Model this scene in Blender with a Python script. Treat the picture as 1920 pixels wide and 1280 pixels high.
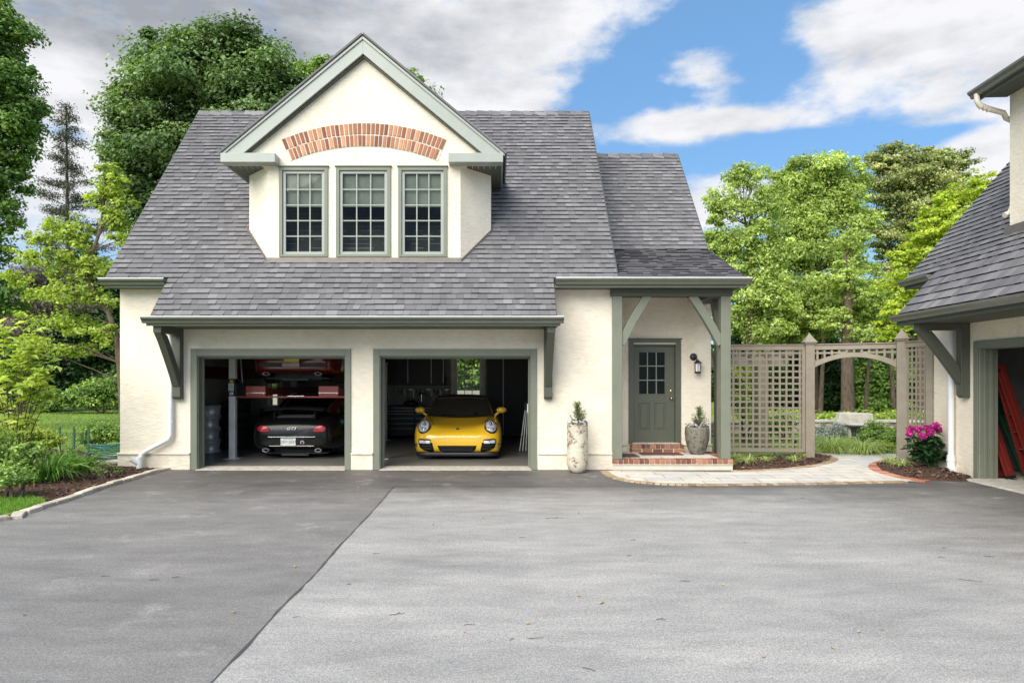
import bpy, bmesh, math, random
import numpy as np
from mathutils import Vector, Matrix, Euler
from mathutils.bvhtree import BVHTree
R = math.radians
for o in list(bpy.data.objects): bpy.data.objects.remove(o)
S = bpy.context.scene
C = S.collection

# ------------------------------------------------------------------ camera
CAMH = 1.70
F = 1280.0          # focal length in pixels of the 1920 wide photograph
CX, CY = 930.0, 710.0
cam = bpy.data.cameras.new('camera'); camo = bpy.data.objects.new('camera', cam); C.objects.link(camo)
camo.location = (0, 0, CAMH); camo.rotation_euler = (R(90), 0, 0)
cam.sensor_fit = 'HORIZONTAL'; cam.sensor_width = 36; cam.lens = 24
cam.shift_x = 0.0156; cam.shift_y = 0.0365
cam.clip_start = 0.1; cam.clip_end = 2000
S.camera = camo

# ------------------------------------------------------------------ exposure, sky, sun
S.view_settings.view_transform = 'Standard'; S.view_settings.look = 'None'
S.view_settings.exposure = 1.86; S.view_settings.gamma = 1.0
try: S.view_settings.use_curve_mapping = False
except Exception: pass
S.render.engine = 'CYCLES'
S.cycles.max_bounces = 8; S.cycles.transparent_max_bounces = 12; S.cycles.diffuse_bounces = 4
S.cycles.sample_clamp_indirect = 6.0
S.cycles.use_denoising = True
SUN_EL, SUN_AZ = 40, -33            # degrees; azimuth from straight behind the camera towards the right
sd = Vector((math.sin(R(SUN_AZ))*math.cos(R(SUN_EL)), -math.cos(R(SUN_AZ))*math.cos(R(SUN_EL)), math.sin(R(SUN_EL))))
sun = bpy.data.lights.new('sun', 'SUN'); suno = bpy.data.objects.new('sun', sun); C.objects.link(suno)
sun.energy = 1.7; sun.angle = R(58); sun.color = (1.0, 0.93, 0.82)
suno.rotation_euler = sd.to_track_quat('Z', 'Y').to_euler(); suno.location = (4, -10, 20)

world = bpy.data.worlds.new('World'); S.world = world; world.use_nodes = True
def build_sky():
    nt = world.node_tree; N = nt.nodes; L = nt.links
    for n in list(N): N.remove(n)
    def m(op, a, b=None, clamp=False):
        n = N.new('ShaderNodeMath'); n.operation = op; n.use_clamp = clamp
        for i, v in enumerate((a, b)):
            if v is None: continue
            if isinstance(v, (int, float)): n.inputs[i].default_value = v
            else: L.new(v, n.inputs[i])
        return n.outputs[0]
    def vm(op, a, b):
        n = N.new('ShaderNodeVectorMath'); n.operation = op
        for i, v in enumerate((a, b)):
            if isinstance(v, tuple): n.inputs[i].default_value = v
            else: L.new(v, n.inputs[i])
        return n
    tc = N.new('ShaderNodeTexCoord'); sep = N.new('ShaderNodeSeparateXYZ'); L.new(tc.outputs['Generated'], sep.inputs[0])
    az = m('ARCTAN2', sep.outputs[0], sep.outputs[1]); el = m('ARCSINE', sep.outputs[2])
    P = N.new('ShaderNodeCombineXYZ'); L.new(az, P.inputs[0]); L.new(el, P.inputs[1])
    def noise(vec, scale, det=6, rough=.6, mul=(1, 1, 1)):
        mm = vm('MULTIPLY', vec, mul).outputs[0]
        n = N.new('ShaderNodeTexNoise'); n.inputs['Scale'].default_value = scale; n.inputs['Detail'].default_value = det
        n.inputs['Roughness'].default_value = rough; L.new(mm, n.inputs['Vector']); return n
    wn = noise(P.outputs[0], 3.2, 4, .55, (1, 1.8, 1))
    wo = vm('SUBTRACT', wn.outputs['Color'], (.5, .5, .5)).outputs[0]
    wo = vm('MULTIPLY', wo, (.12, .07, 0)).outputs[0]
    Q = vm('ADD', P.outputs[0], wo).outputs[0]
    def blobs(lst):
        tot = None
        for (px, py, rx, ry, w) in lst:
            a = math.atan((px-CX)/F); e = math.atan((CY-py)/F*math.cos(a))
            d = vm('SUBTRACT', Q, (a, e, 0)).outputs[0]
            d = vm('MULTIPLY', d, (F/rx, F/ry, 0)).outputs[0]
            g = m('MULTIPLY', m('EXPONENT', m('MULTIPLY', vm('DOT_PRODUCT', d, d).outputs['Value'], -1.0)), w)
            tot = g if tot is None else m('ADD', tot, g)
        return tot
    cl = blobs([(380, 30, 480, 140, .9), (250, 200, 300, 60, .3), (1010, 20, 210, 75, 1.0), (820, 110, 230, 100, .9), (1150, 160, 90, 50, -.7), (1455, 110, 60, 70, -.8), (1300, 300, 500, 30, -.35), (1750, 235, 120, 25, -.5), (930, 180, 150, 45, .8), (1270, 60, 90, 30, -.4),
                (140, 150, 150, 70, .5), (40, 240, 120, 60, .5), (160, 330, 140, 90, .55), (100, 245, 70, 25, -.6),
                (1400, 222, 290, 26, 1.0), (1230, 228, 130, 30, .5), (1300, 120, 90, 26, .6), (1330, 150, 90, 14, .35), (1730, 50, 220, 75, .9), (1340, 20, 60, 40, -.4),
                (1600, 10, 120, 40, .5), (1890, 290, 90, 60, 1.0), (1330, 365, 90, 40, .9), (1250, 440, 200, 50, .5),
                (1750, 215, 150, 12, .4), (930, 150, 45, 22, -.7), (2300, 200, 400, 200, .9), (-400, 200, 400, 200, .8), (90, 250, 90, 22, -.5), (1560, 150, 150, 25, .3)])
    n1 = noise(P.outputs[0], 5.0, 9, .62, (1, 2.1, 1)).outputs['Fac']
    n2 = noise(P.outputs[0], 14.0, 6, .6, (1, 1.8, 1)).outputs['Fac']
    fld = m('ADD', m('ADD', cl, m('MULTIPLY', m('SUBTRACT', n1, .5), 2.3)), m('MULTIPLY', m('SUBTRACT', n2, .5), .9))
    # clouds elsewhere in the sky (behind, above): broken cover
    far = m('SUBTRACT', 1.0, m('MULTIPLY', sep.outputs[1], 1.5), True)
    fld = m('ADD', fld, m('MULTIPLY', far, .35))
    mr = N.new('ShaderNodeMapRange'); mr.interpolation_type = 'SMOOTHSTEP'
    mr.inputs['From Min'].default_value = .22; mr.inputs['From Max'].default_value = .98; L.new(fld, mr.inputs['Value'])
    mask = mr.outputs[0]
    gr = blobs([(430, 60, 330, 85, .95), (650, 10, 260, 50, .5), (100, 20, 240, 60, .5), (1560, 100, 200, 30, .25), (1500, 245, 200, 14, .3), (900, 90, 120, 40, .15)])
    n3 = noise(P.outputs[0], 6.5, 7, .6, (1, 2.4, 1)).outputs['Fac']
    gry = m('ADD', m('MULTIPLY', gr, .8), m('MULTIPLY', m('SUBTRACT', n3, .46), 1.9), True)
    ccol = N.new('ShaderNodeMix'); ccol.data_type = 'RGBA'
    L.new(gry, ccol.inputs['Factor']); ccol.inputs['A'].default_value = (.262, .262, .27, 1); ccol.inputs['B'].default_value = (.106, .114, .126, 1)
    # unseen cloud behind the camera and overhead, brightened to add fill light
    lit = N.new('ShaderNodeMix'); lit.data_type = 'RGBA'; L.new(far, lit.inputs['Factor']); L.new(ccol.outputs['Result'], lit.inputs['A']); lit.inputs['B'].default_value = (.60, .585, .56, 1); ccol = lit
    sky = N.new('ShaderNodeTexSky'); sky.sky_type = 'NISHITA'; sky.sun_disc = False
    sky.sun_elevation = R(SUN_EL); sky.sun_rotation = R(180-SUN_AZ); sky.air_density = 1.1; sky.dust_density = .4; sky.ozone_density = 2.2
    tint = N.new('ShaderNodeMix'); tint.data_type = 'RGBA'; tint.blend_type = 'MULTIPLY'; tint.inputs['Factor'].default_value = 1
    L.new(sky.outputs[0], tint.inputs['A']); tint.inputs['B'].default_value = (.044, .052, .060, 1)
    deep = N.new('ShaderNodeMix'); deep.data_type = 'RGBA'; deep.inputs['Factor'].default_value = .6
    L.new(tint.outputs['Result'], deep.inputs['A']); deep.inputs['B'].default_value = (.050, .112, .195, 1); tint = deep
    mx = N.new('ShaderNodeMix'); mx.data_type = 'RGBA'
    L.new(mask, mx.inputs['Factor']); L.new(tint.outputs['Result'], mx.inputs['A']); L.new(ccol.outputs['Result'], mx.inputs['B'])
    bg = N.new('ShaderNodeBackground'); bg.inputs['Strength'].default_value = 1.0
    L.new(mx.outputs['Result'], bg.inputs['Color'])
    out = N.new('ShaderNodeOutputWorld'); L.new(bg.outputs[0], out.inputs[0])
build_sky()

# ------------------------------------------------------------------ helpers
def W(px, py, Y): return Vector(((px-CX)/F*Y, Y, CAMH-(py-CY)/F*Y))
def G(px, py):
    Y = CAMH*F/(py-CY); return ((px-CX)/F*Y, Y)

class MB:
    def __init__(s): s.v = []; s.f = []; s.t = []; s.sm = []; s.M = None
    def add(s, vs, fs, tone=.5, smooth=False):
        b = len(s.v)
        if s.M is not None: vs = [s.M @ Vector(p) for p in vs]
        s.v += [tuple(p) for p in vs]
        for f in fs: s.f.append([b+i for i in f]); s.t.append(tone); s.sm.append(smooth)
    def box(s, x0, y0, z0, x1, y1, z1, tone=.5, M=None):
        vs = [(x0,y0,z0),(x1,y0,z0),(x1,y1,z0),(x0,y1,z0),(x0,y0,z1),(x1,y0,z1),(x1,y1,z1),(x0,y1,z1)]
        if M is not None: vs = [M @ Vector(p) for p in vs]
        s.add(vs, [(3,2,1,0),(4,5,6,7),(0,1,5,4),(1,2,6,5),(2,3,7,6),(3,0,4,7)], tone)
        return s
    def prism(s, pts, d, tone=.5):
        """pts: planar outline (3D), d: extrusion vector"""
        n = len(pts); d = Vector(d); a = [Vector(p) for p in pts]; b = [p+d for p in a]
        nr = Vector((0, 0, 0))
        for i in range(n): nr += a[i].cross(a[(i+1) % n])
        flip = nr.dot(d) > 0
        fs = [tuple(range(n))[::-1] if flip else tuple(range(n)), tuple(range(n, 2*n)) if flip else tuple(range(n, 2*n))[::-1]]
        for i in range(n):
            j = (i+1) % n
            fs.append((i, j, n+j, n+i) if flip else (j, i, n+i, n+j))
        s.add(a+b, fs, tone); return s
    def tube(s, pts, r, n=10, cap=True, tone=.5, smooth=True):
        pts = [Vector(p) for p in pts]; m = len(pts)
        rs = list(r) if hasattr(r, '__len__') else [r]*m
        vs = []; up = None
        for i, p in enumerate(pts):
            d = (pts[min(i+1, m-1)]-pts[max(i-1, 0)])
            d = d.normalized() if d.length > 1e-9 else Vector((0, 0, 1))
            if up is None: up = d.orthogonal().normalized()
            a = (up - d*up.dot(d)); a = a.normalized() if a.length > 1e-6 else d.orthogonal().normalized()
            up = a; b = d.cross(a)
            for k in range(n):
                t = 2*math.pi*k/n; vs.append(p + (a*math.cos(t)+b*math.sin(t))*rs[i])
        fs = []
        for i in range(m-1):
            for k in range(n):
                k2 = (k+1) % n; fs.append((i*n+k, i*n+k2, (i+1)*n+k2, (i+1)*n+k))
        s.add(vs, fs, tone, smooth)
        if cap:
            s.add(vs[:n], [tuple(range(n))[::-1]], tone); s.add(vs[-n:], [tuple(range(n))], tone)
        return s
    def lathe(s, prof, n=24, c=(0, 0, 0), axis='Z', tone=.5, smooth=True, M=None):
        vs = []
        for (r, h) in prof:
            for k in range(n):
                t = 2*math.pi*k/n; x, y = r*math.cos(t), r*math.sin(t)
                p = (x, y, h) if axis == 'Z' else ((x, h, y) if axis == 'Y' else (h, x, y))
                vs.append(Vector(p)+Vector(c))
        if M is not None: vs = [M @ p for p in vs]
        fs = []
        for i in range(len(prof)-1):
            for k in range(n):
                k2 = (k+1) % n; f = (i*n+k, i*n+k2, (i+1)*n+k2, (i+1)*n+k)
                fs.append(f if axis != 'Y' else f[::-1])
        s.add(vs, fs, tone, smooth); return s
    def ball(s, c, r, n=12, tone=.5, sc=(1, 1, 1)):
        pr = []
        for i in range(n//2+1):
            a = math.pi*i/(n//2)-math.pi/2; pr.append((max(math.cos(a), 1e-4)*r, math.sin(a)*r))
        M = Matrix.Translation(Vector(c)) @ Matrix.Diagonal((*sc, 1))
        s.lathe(pr, n, (0, 0, 0), 'Z', tone, True, M); return s
    def grid(s, P, tone=.5, smooth=True, flip=False):
        """P: rows x cols list of points"""
        r, c = len(P), len(P[0]); vs = [p for row in P for p in row]; fs = []
        for i in range(r-1):
            for j in range(c-1):
                f = (i*c+j, i*c+j+1, (i+1)*c+j+1, (i+1)*c+j); fs.append(f[::-1] if flip else f)
        s.add(vs, fs, tone, smooth); return s
    def wall(s, a0, a1, z0, z1, d0, d1, holes=(), mp=None):
        """slab with rectangular openings; a = along, d = depth; mp maps (a, d, z) to xyz"""
        mp = mp or (lambda a, d, z: (a, d, z))
        A = sorted(set([a0, a1]+[h[0] for h in holes]+[h[1] for h in holes])); Z = sorted(set([z0, z1]+[h[2] for h in holes]+[h[3] for h in holes]))
        A = [a for a in A if a0 <= a <= a1]; Z = [z for z in Z if z0 <= z <= z1]
        def solid(i, j):
            if i < 0 or j < 0 or i >= len(A)-1 or j >= len(Z)-1: return False
            a = (A[i]+A[i+1])/2; z = (Z[j]+Z[j+1])/2
            return not any(h[0] < a < h[1] and h[2] < z < h[3] for h in holes)
        for i in range(len(A)-1):
            for j in range(len(Z)-1):
                if not solid(i, j): continue
                a, b, c, d = A[i], A[i+1], Z[j], Z[j+1]
                q = lambda *p: s.add([mp(*x) for x in p], [(0, 1, 2, 3)])
                q((a,d0,c),(b,d0,c),(b,d0,d),(a,d0,d)); q((b,d1,c),(a,d1,c),(a,d1,d),(b,d1,d))
                if not solid(i-1, j): q((a,d1,c),(a,d0,c),(a,d0,d),(a,d1,d))
                if not solid(i+1, j): q((b,d0,c),(b,d1,c),(b,d1,d),(b,d0,d))
                if not solid(i, j-1): q((a,d1,c),(b,d1,c),(b,d0,c),(a,d0,c))
                if not solid(i, j+1): q((a,d0,d),(b,d0,d),(b,d1,d),(a,d1,d))
        return s
    def shingles(s, P0, U, V, Nn, vlen, ul, ur, e=.137, h=.026, seed=1, wmin=.10, wmax=.21):
        """courses of overlapping tabs; ul(v), ur(v) give the u limits"""
        rg = random.Random(seed); P0 = Vector(P0); U = Vector(U); V = Vector(V); Nn = Vector(Nn)
        n = int(math.ceil(vlen/e))
        for i in range(n):
            v0 = i*e; v1 = min(v0+e, vlen)
            a, b = ul((v0+v1)/2), ur((v0+v1)/2); u = a-rg.random()*wmax
            prev = .5
            while u < b:
                w = rg.uniform(wmin, wmax); x0, x1 = max(u, a), min(u+w, b); u += w
                if x1-x0 < .012: continue
                hi = rg.random() < .55; t = (.42+.5*rg.random()) if hi else (.10+.5*rg.random())  # low tabs toned darker, painting shade between the raised ones
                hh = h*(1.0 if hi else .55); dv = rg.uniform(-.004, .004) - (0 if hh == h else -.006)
                g = .0015
                p = lambda uu, vv, nn: P0+U*uu+V*vv+Nn*nn
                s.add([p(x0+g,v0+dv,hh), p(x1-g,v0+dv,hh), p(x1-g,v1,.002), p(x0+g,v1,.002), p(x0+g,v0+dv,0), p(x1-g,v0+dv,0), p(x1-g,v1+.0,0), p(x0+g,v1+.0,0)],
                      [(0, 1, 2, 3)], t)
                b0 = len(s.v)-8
                s.f += [[b0+4, b0+5, b0+1, b0], [b0+4, b0, b0+3, b0+7], [b0+5, b0+6, b0+2, b0+1]]; s.t += [-.35, t*.6, t*.6]; s.sm += [False]*3  # front edges and sides toned dark to paint course shadow lines
        return s
    def build(s, name, mat, parent=None, bev=0, segs=2, auto=None, label=None, local=False):
        me = bpy.data.meshes.new(name); me.from_pydata(s.v, [], s.f)
        a = me.attributes.new('tone', 'FLOAT', 'FACE'); a.data.foreach_set('value', s.t)
        if any(s.sm): me.polygons.foreach_set('use_smooth', s.sm)
        if auto is not None:
            me.polygons.foreach_set('use_smooth', [True]*len(s.f)); me.set_sharp_from_angle(angle=R(auto))
        me.update()
        if mat: me.materials.append(mat)
        o = bpy.data.objects.new(name, me); C.objects.link(o)
        if parent is not None:
            o.parent = parent
            if not local: o.matrix_parent_inverse = wm(parent).inverted()
        if bev:
            b = o.modifiers.new('b', 'BEVEL'); b.width = bev; b.segments = segs; b.limit_method = 'ANGLE'; b.angle_limit = R(40)
        if label: o['label'] = label
        return o
def wm(o):
    m = Matrix.Translation(o.location) @ o.rotation_euler.to_matrix().to_4x4() @ Matrix.Diagonal((*o.scale, 1))
    return (wm(o.parent) @ o.matrix_parent_inverse @ m) if o.parent else m
def thing(name, label, cat, loc=(0, 0, 0), rz=0, group=None, rot=None):
    o = bpy.data.objects.new(name, None); C.objects.link(o); o.location = loc; o.rotation_euler = rot or (0, 0, rz)
    o.empty_display_size = .2
    return tag(o, label, cat, group)
def tag(o, label, cat, group=None):
    o['label'] = label; o['category'] = cat
    if group: o['group'] = group
    return o
def struct(o): o['kind'] = 'structure'; return o
def setloc(o, loc, rz=0, sc=1):
    o.location = loc; o.rotation_euler = (0, 0, rz); o.scale = (sc, sc, sc); return o
def copy_tree(o, parent=None):
    c = o.copy(); C.objects.link(c)
    if parent is not None: c.parent = parent
    for ch in [x for x in bpy.data.objects if x.parent == o]: copy_tree(ch, c)
    return c
def grow(pts, n):
    """Catmull-Rom through the rows of pts, n samples per span"""
    P = np.array(pts, float); out = []
    for i in range(len(P)-1):
        p0 = P[max(i-1, 0)]; p1 = P[i]; p2 = P[i+1]; p3 = P[min(i+2, len(P)-1)]
        for k in range(n):
            t = k/n
            out.append(.5*((2*p1)+(-p0+p2)*t+(2*p0-5*p1+4*p2-p3)*t*t+(-p0+3*p1-3*p2+p3)*t**3))
    out.append(P[-1]); return np.array(out)

# ------------------------------------------------------------------ materials
def newmat(name):
    m = bpy.data.materials.new(name); m.use_nodes = True; nt = m.node_tree
    return m, nt, nt.nodes['Principled BSDF']
def nd(nt, t, **kw):
    n = nt.nodes.new(t)
    for k, v in kw.items():
        if k in n.inputs: n.inputs[k].default_value = v
        else: setattr(n, k, v)
    return n
def coords(nt, kind='Object'):
    """world-true coordinates: position in the world, in metres"""
    g = nt.nodes.new('ShaderNodeNewGeometry'); return g.outputs['Position']
def noise(nt, scale, det=4, rough=.55, mul=None, vec=None):
    n = nd(nt, 'ShaderNodeTexNoise', Scale=scale, Detail=det, Roughness=rough)
    v = vec or coords(nt)
    if mul:
        mp = nd(nt, 'ShaderNodeMapping'); mp.inputs['Scale'].default_value = mul; nt.links.new(v, mp.inputs[0]); v = mp.outputs[0]
    nt.links.new(v, n.inputs['Vector']); return n
def ramp(nt, src, stops, interp='LINEAR'):
    r = nt.nodes.new('ShaderNodeValToRGB'); cr = r.color_ramp; cr.interpolation = interp
    while len(cr.elements) < len(stops): cr.elements.new(.5)
    for e, (p, c) in zip(cr.elements, stops):
        e.position = p; e.color = (*c, 1) if len(c) == 3 else c
    nt.links.new(src, r.inputs[0]); return r.outputs[0]
def mixc(nt, fac, a, b, bt='MIX'):
    n = nt.nodes.new('ShaderNodeMix'); n.data_type = 'RGBA'; n.blend_type = bt
    for k, v in (('Factor', fac), ('A', a), ('B', b)):
        if isinstance(v, (int, float)): n.inputs[k].default_value = v
        elif isinstance(v, tuple): n.inputs[k].default_value = (*v, 1) if len(v) == 3 else v
        else: nt.links.new(v, n.inputs[k])
    return n.outputs['Result']
def bump(nt, bs, h, strength=.3, dist=.01):
    b = nd(nt, 'ShaderNodeBump', Strength=strength, Distance=dist); nt.links.new(h, b.inputs['Height']); nt.links.new(b.outputs[0], bs.inputs['Normal'])
def plain(name, col, rough=.5, metal=0., var=.12, vs=6., bm=0., bscale=60., coat=0., spec=.5):
    m, nt, bs = newmat(name)
    bs.inputs['Roughness'].default_value = rough; bs.inputs['Metallic'].default_value = metal
    bs.inputs['Coat Weight'].default_value = coat; bs.inputs['Specular IOR Level'].default_value = spec
    n = noise(nt, vs, 5, .6)
    lo = tuple(c*(1-var) for c in col); hi = tuple(min(c*(1+var), 1) for c in col)
    nt.links.new(ramp(nt, n.outputs['Fac'], [(.3, lo), (.7, hi)]), bs.inputs['Base Color'])
    if bm: bump(nt, bs, noise(nt, bscale, 3).outputs['Fac'], bm, .004)
    return m
def toned(name, stops, rough=.8, gran=.15, gs=150., bm=.3, spec=.3):
    """colour from the per-face tone with fine grain"""
    m, nt, bs = newmat(name); bs.inputs['Roughness'].default_value = rough; bs.inputs['Specular IOR Level'].default_value = spec
    a = nd(nt, 'ShaderNodeAttribute', attribute_name='tone')
    c = ramp(nt, a.outputs['Fac'], stops)
    g = noise(nt, gs, 2, .7); big = noise(nt, 1.1, 3, .6)
    c = mixc(nt, 1.0, c, ramp(nt, g.outputs['Fac'], [(.3, (1-gran,)*3), (.7, (1+gran*.6,)*3)]), 'MULTIPLY')
    c = mixc(nt, 1.0, c, ramp(nt, big.outputs['Fac'], [(.3, (.86,)*3), (.7, (1.08,)*3)]), 'MULTIPLY')
    nt.links.new(c, bs.inputs['Base Color'])
    if bm: bump(nt, bs, g.outputs['Fac'], bm, .003)
    return m
def stucco(name, col, seed=0.):
    m, nt, bs = newmat(name); bs.inputs['Roughness'].default_value = .92; bs.inputs['Specular IOR Level'].default_value = .2
    a = noise(nt, .9, 5, .65); b = noise(nt, 7, 4, .7, (1, 1, 2.6)); f = noise(nt, 16, 7, .75, (.6, .6, 2.6)); k = noise(nt, 2.3, 6, .7)
    c = mixc(nt, 1.0, col, ramp(nt, a.outputs['Fac'], [(.3, (.90, .885, .84)), (.62, (1.03, 1.03, 1.02))]), 'MULTIPLY')
    c = mixc(nt, 1.0, c, ramp(nt, b.outputs['Fac'], [(.32, (.94, .93, .91)), (.6, (1.02, 1.02, 1.02))]), 'MULTIPLY')
    c = mixc(nt, ramp(nt, k.outputs['Fac'], [(.60, (0, 0, 0)), (.78, (.35, .35, .35))]), c, (.44, .34, .22))
    z = nt.nodes.new('ShaderNodeSeparateXYZ'); nt.links.new(coords(nt), z.inputs[0])
    sp = mixc(nt, 1.0, ramp(nt, z.outputs[2], [(0.0, (.5, .5, .5)), (.5, (0, 0, 0))]), ramp(nt, noise(nt, 5, 5, .7).outputs['Fac'], [(.42, (0, 0, 0)), (.7, (1, 1, 1))]), 'MULTIPLY')
    c = mixc(nt, sp, c, (.36, .29, .2))
    nt.links.new(c, bs.inputs['Base Color'])
    ad = nt.nodes.new('ShaderNodeMath'); ad.operation = 'ADD'; nt.links.new(f.outputs['Fac'], ad.inputs[0]); nt.links.new(b.outputs['Fac'], ad.inputs[1])
    bump(nt, bs, ad.outputs[0], .65, .016); return m
def leafmat(name, dark, mid, light, trans=.35, rough=.5):
    m, nt, bs = newmat(name); bs.inputs['Roughness'].default_value = rough; bs.inputs['Specular IOR Level'].default_value = .35
    a = nd(nt, 'ShaderNodeAttribute', attribute_name='tone')
    c = ramp(nt, a.outputs['Fac'], [(0, dark), (.5, mid), (1, light)])
    nt.links.new(c, bs.inputs['Base Color'])
    tr = nt.nodes.new('ShaderNodeBsdfTranslucent')
    nt.links.new(mixc(nt, 1., c, (1.25, 1.35, .55), 'MULTIPLY'), tr.inputs[0])
    mx = nt.nodes.new('ShaderNodeMixShader'); mx.inputs[0].default_value = trans
    nt.links.new(bs.outputs[0], mx.inputs[1]); nt.links.new(tr.outputs[0], mx.inputs[2])
    nt.links.new(mx.outputs[0], nt.nodes['Material Output'].inputs[0]); return m
def glass(name, tint=(.5, .55, .52), refl=1.0, rough=.02):
    m, nt, bs = newmat(name); nt.nodes.remove(bs)
    t = nt.nodes.new('ShaderNodeBsdfTransparent'); t.inputs[0].default_value = (*tint, 1)
    g = nt.nodes.new('ShaderNodeBsdfGlossy'); g.inputs['Roughness'].default_value = rough
    n = noise(nt, 1.3, 2); b = nd(nt, 'ShaderNodeBump', Strength=.04, Distance=.05); nt.links.new(n.outputs['Fac'], b.inputs['Height']); nt.links.new(b.outputs[0], g.inputs['Normal'])
    fr = nd(nt, 'ShaderNodeFresnel', IOR=1.5); mu = nd(nt, 'ShaderNodeMath', operation='MULTIPLY'); mu.inputs[1].default_value = refl; nt.links.new(fr.outputs[0], mu.inputs[0])
    mx = nt.nodes.new('ShaderNodeMixShader'); nt.links.new(mu.outputs[0], mx.inputs[0]); nt.links.new(t.outputs[0], mx.inputs[1]); nt.links.new(g.outputs[0], mx.inputs[2])
    nt.links.new(mx.outputs[0], nt.nodes['Material Output'].inputs[0]); return m

M = {}
M['stucco'] = stucco('stucco', (.80, .735, .625))
M['stucco_r'] = stucco('stucco_rough', (.80, .73, .61))
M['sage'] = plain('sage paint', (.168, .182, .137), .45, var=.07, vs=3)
M['sage_l'] = plain('sage aluminium', (.31, .335, .30), .35, var=.05, vs=3)
M['door'] = plain('door paint', (.095, .103, .074), .4, var=.05)
M['gutter'] = plain('gutter metal', (.135, .145, .112), .28, .25, var=.08)
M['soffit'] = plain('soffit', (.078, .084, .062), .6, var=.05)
M['dark_trim'] = plain('dark trim', (.07, .085, .07), .55, var=.08)
M['bronze'] = plain('flashing', (.20, .17, .15), .4, .4)
M['white'] = plain('white paint', (.72, .73, .72), .4, var=.05)
M['cream'] = plain('cream trim', (.62, .57, .47), .6, var=.07)
M['taupe'] = plain('taupe paint', (.235, .205, .158), .6, var=.1, vs=8)
M['shingle'] = toned('asphalt shingle', [(0, (.03, .03, .032)), (.012, (.135, .131, .137)), (.35, (.163, .159, .165)), (.75, (.200, .194, .200)), (1, (.262, .253, .258))], .9, .30, 260., spec=.12)  # lowest stop is the painted shadow line
M['brick'] = toned('brick', [(0, (.20, .085, .055)), (.5, (.43, .185, .10)), (1, (.60, .31, .18))], .85, .2, 60.)
M['brick_p'] = toned('porch brick', [(0, (.15, .06, .04)), (.5, (.32, .135, .085)), (1, (.45, .22, .14))], .85, .25, 60.)
M['mortar'] = plain('mortar', (.62, .56, .46), .9, var=.1, vs=20)
M['concrete'] = plain('concrete', (.50, .46, .39), .85, var=.25, vs=9, bm=.4)
M['black'] = plain('black rubber', (.010, .010, .010), .75, spec=.2)
M['blackgloss'] = plain('black gloss', (.010, .010, .011), .18, coat=.6)
M['blackmetal'] = plain('black metal', (.02, .02, .022), .45)
M['chrome'] = plain('chrome', (.75, .76, .78), .15, 1., var=.03)
M['steel'] = plain('steel', (.36, .37, .38), .38, .85)
M['brass'] = plain('brass', (.70, .50, .20), .22, 1.)
M['red'] = plain('red steel', (.27, .03, .022), .42, coat=.2)
M['glass'] = glass('window glass', (.80, .84, .81), .5)
M['carglass'] = glass('car glass', (.42, .46, .45), 1.0)
M['darkroom'] = plain('dark room', (.035, .035, .033), .9)
# ================================================================== SETTING: ground, driveway, path, beds
def flat(name, pts, z, mat, subdiv=0):
    mb = MB(); mb.add([(x, y, z) for x, y in pts], [tuple(range(len(pts)))])
    o = mb.build(name, mat); return struct(o)

def lawn_mat():
    m, nt, bs = newmat('lawn'); bs.inputs['Roughness'].default_value = .9
    a = noise(nt, .35, 5, .6); b = noise(nt, 6, 5, .7, (1, .25, 1)); c = noise(nt, 60, 2, .7)
    col = ramp(nt, a.outputs['Fac'], [(.3, (.17, .235, .045)), (.7, (.29, .35, .075))])
    col = mixc(nt, 1., col, ramp(nt, b.outputs['Fac'], [(.3, (.75, .8, .7)), (.7, (1.25, 1.2, 1.1))]), 'MULTIPLY')
    col = mixc(nt, 1., col, ramp(nt, c.outputs['Fac'], [(.3, (.7, .7, .7)), (.7, (1.3, 1.3, 1.2))]), 'MULTIPLY')
    nt.links.new(col, bs.inputs['Base Color']); bump(nt, bs, c.outputs['Fac'], .8, .03); return m
M['lawn'] = lawn_mat()

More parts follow.
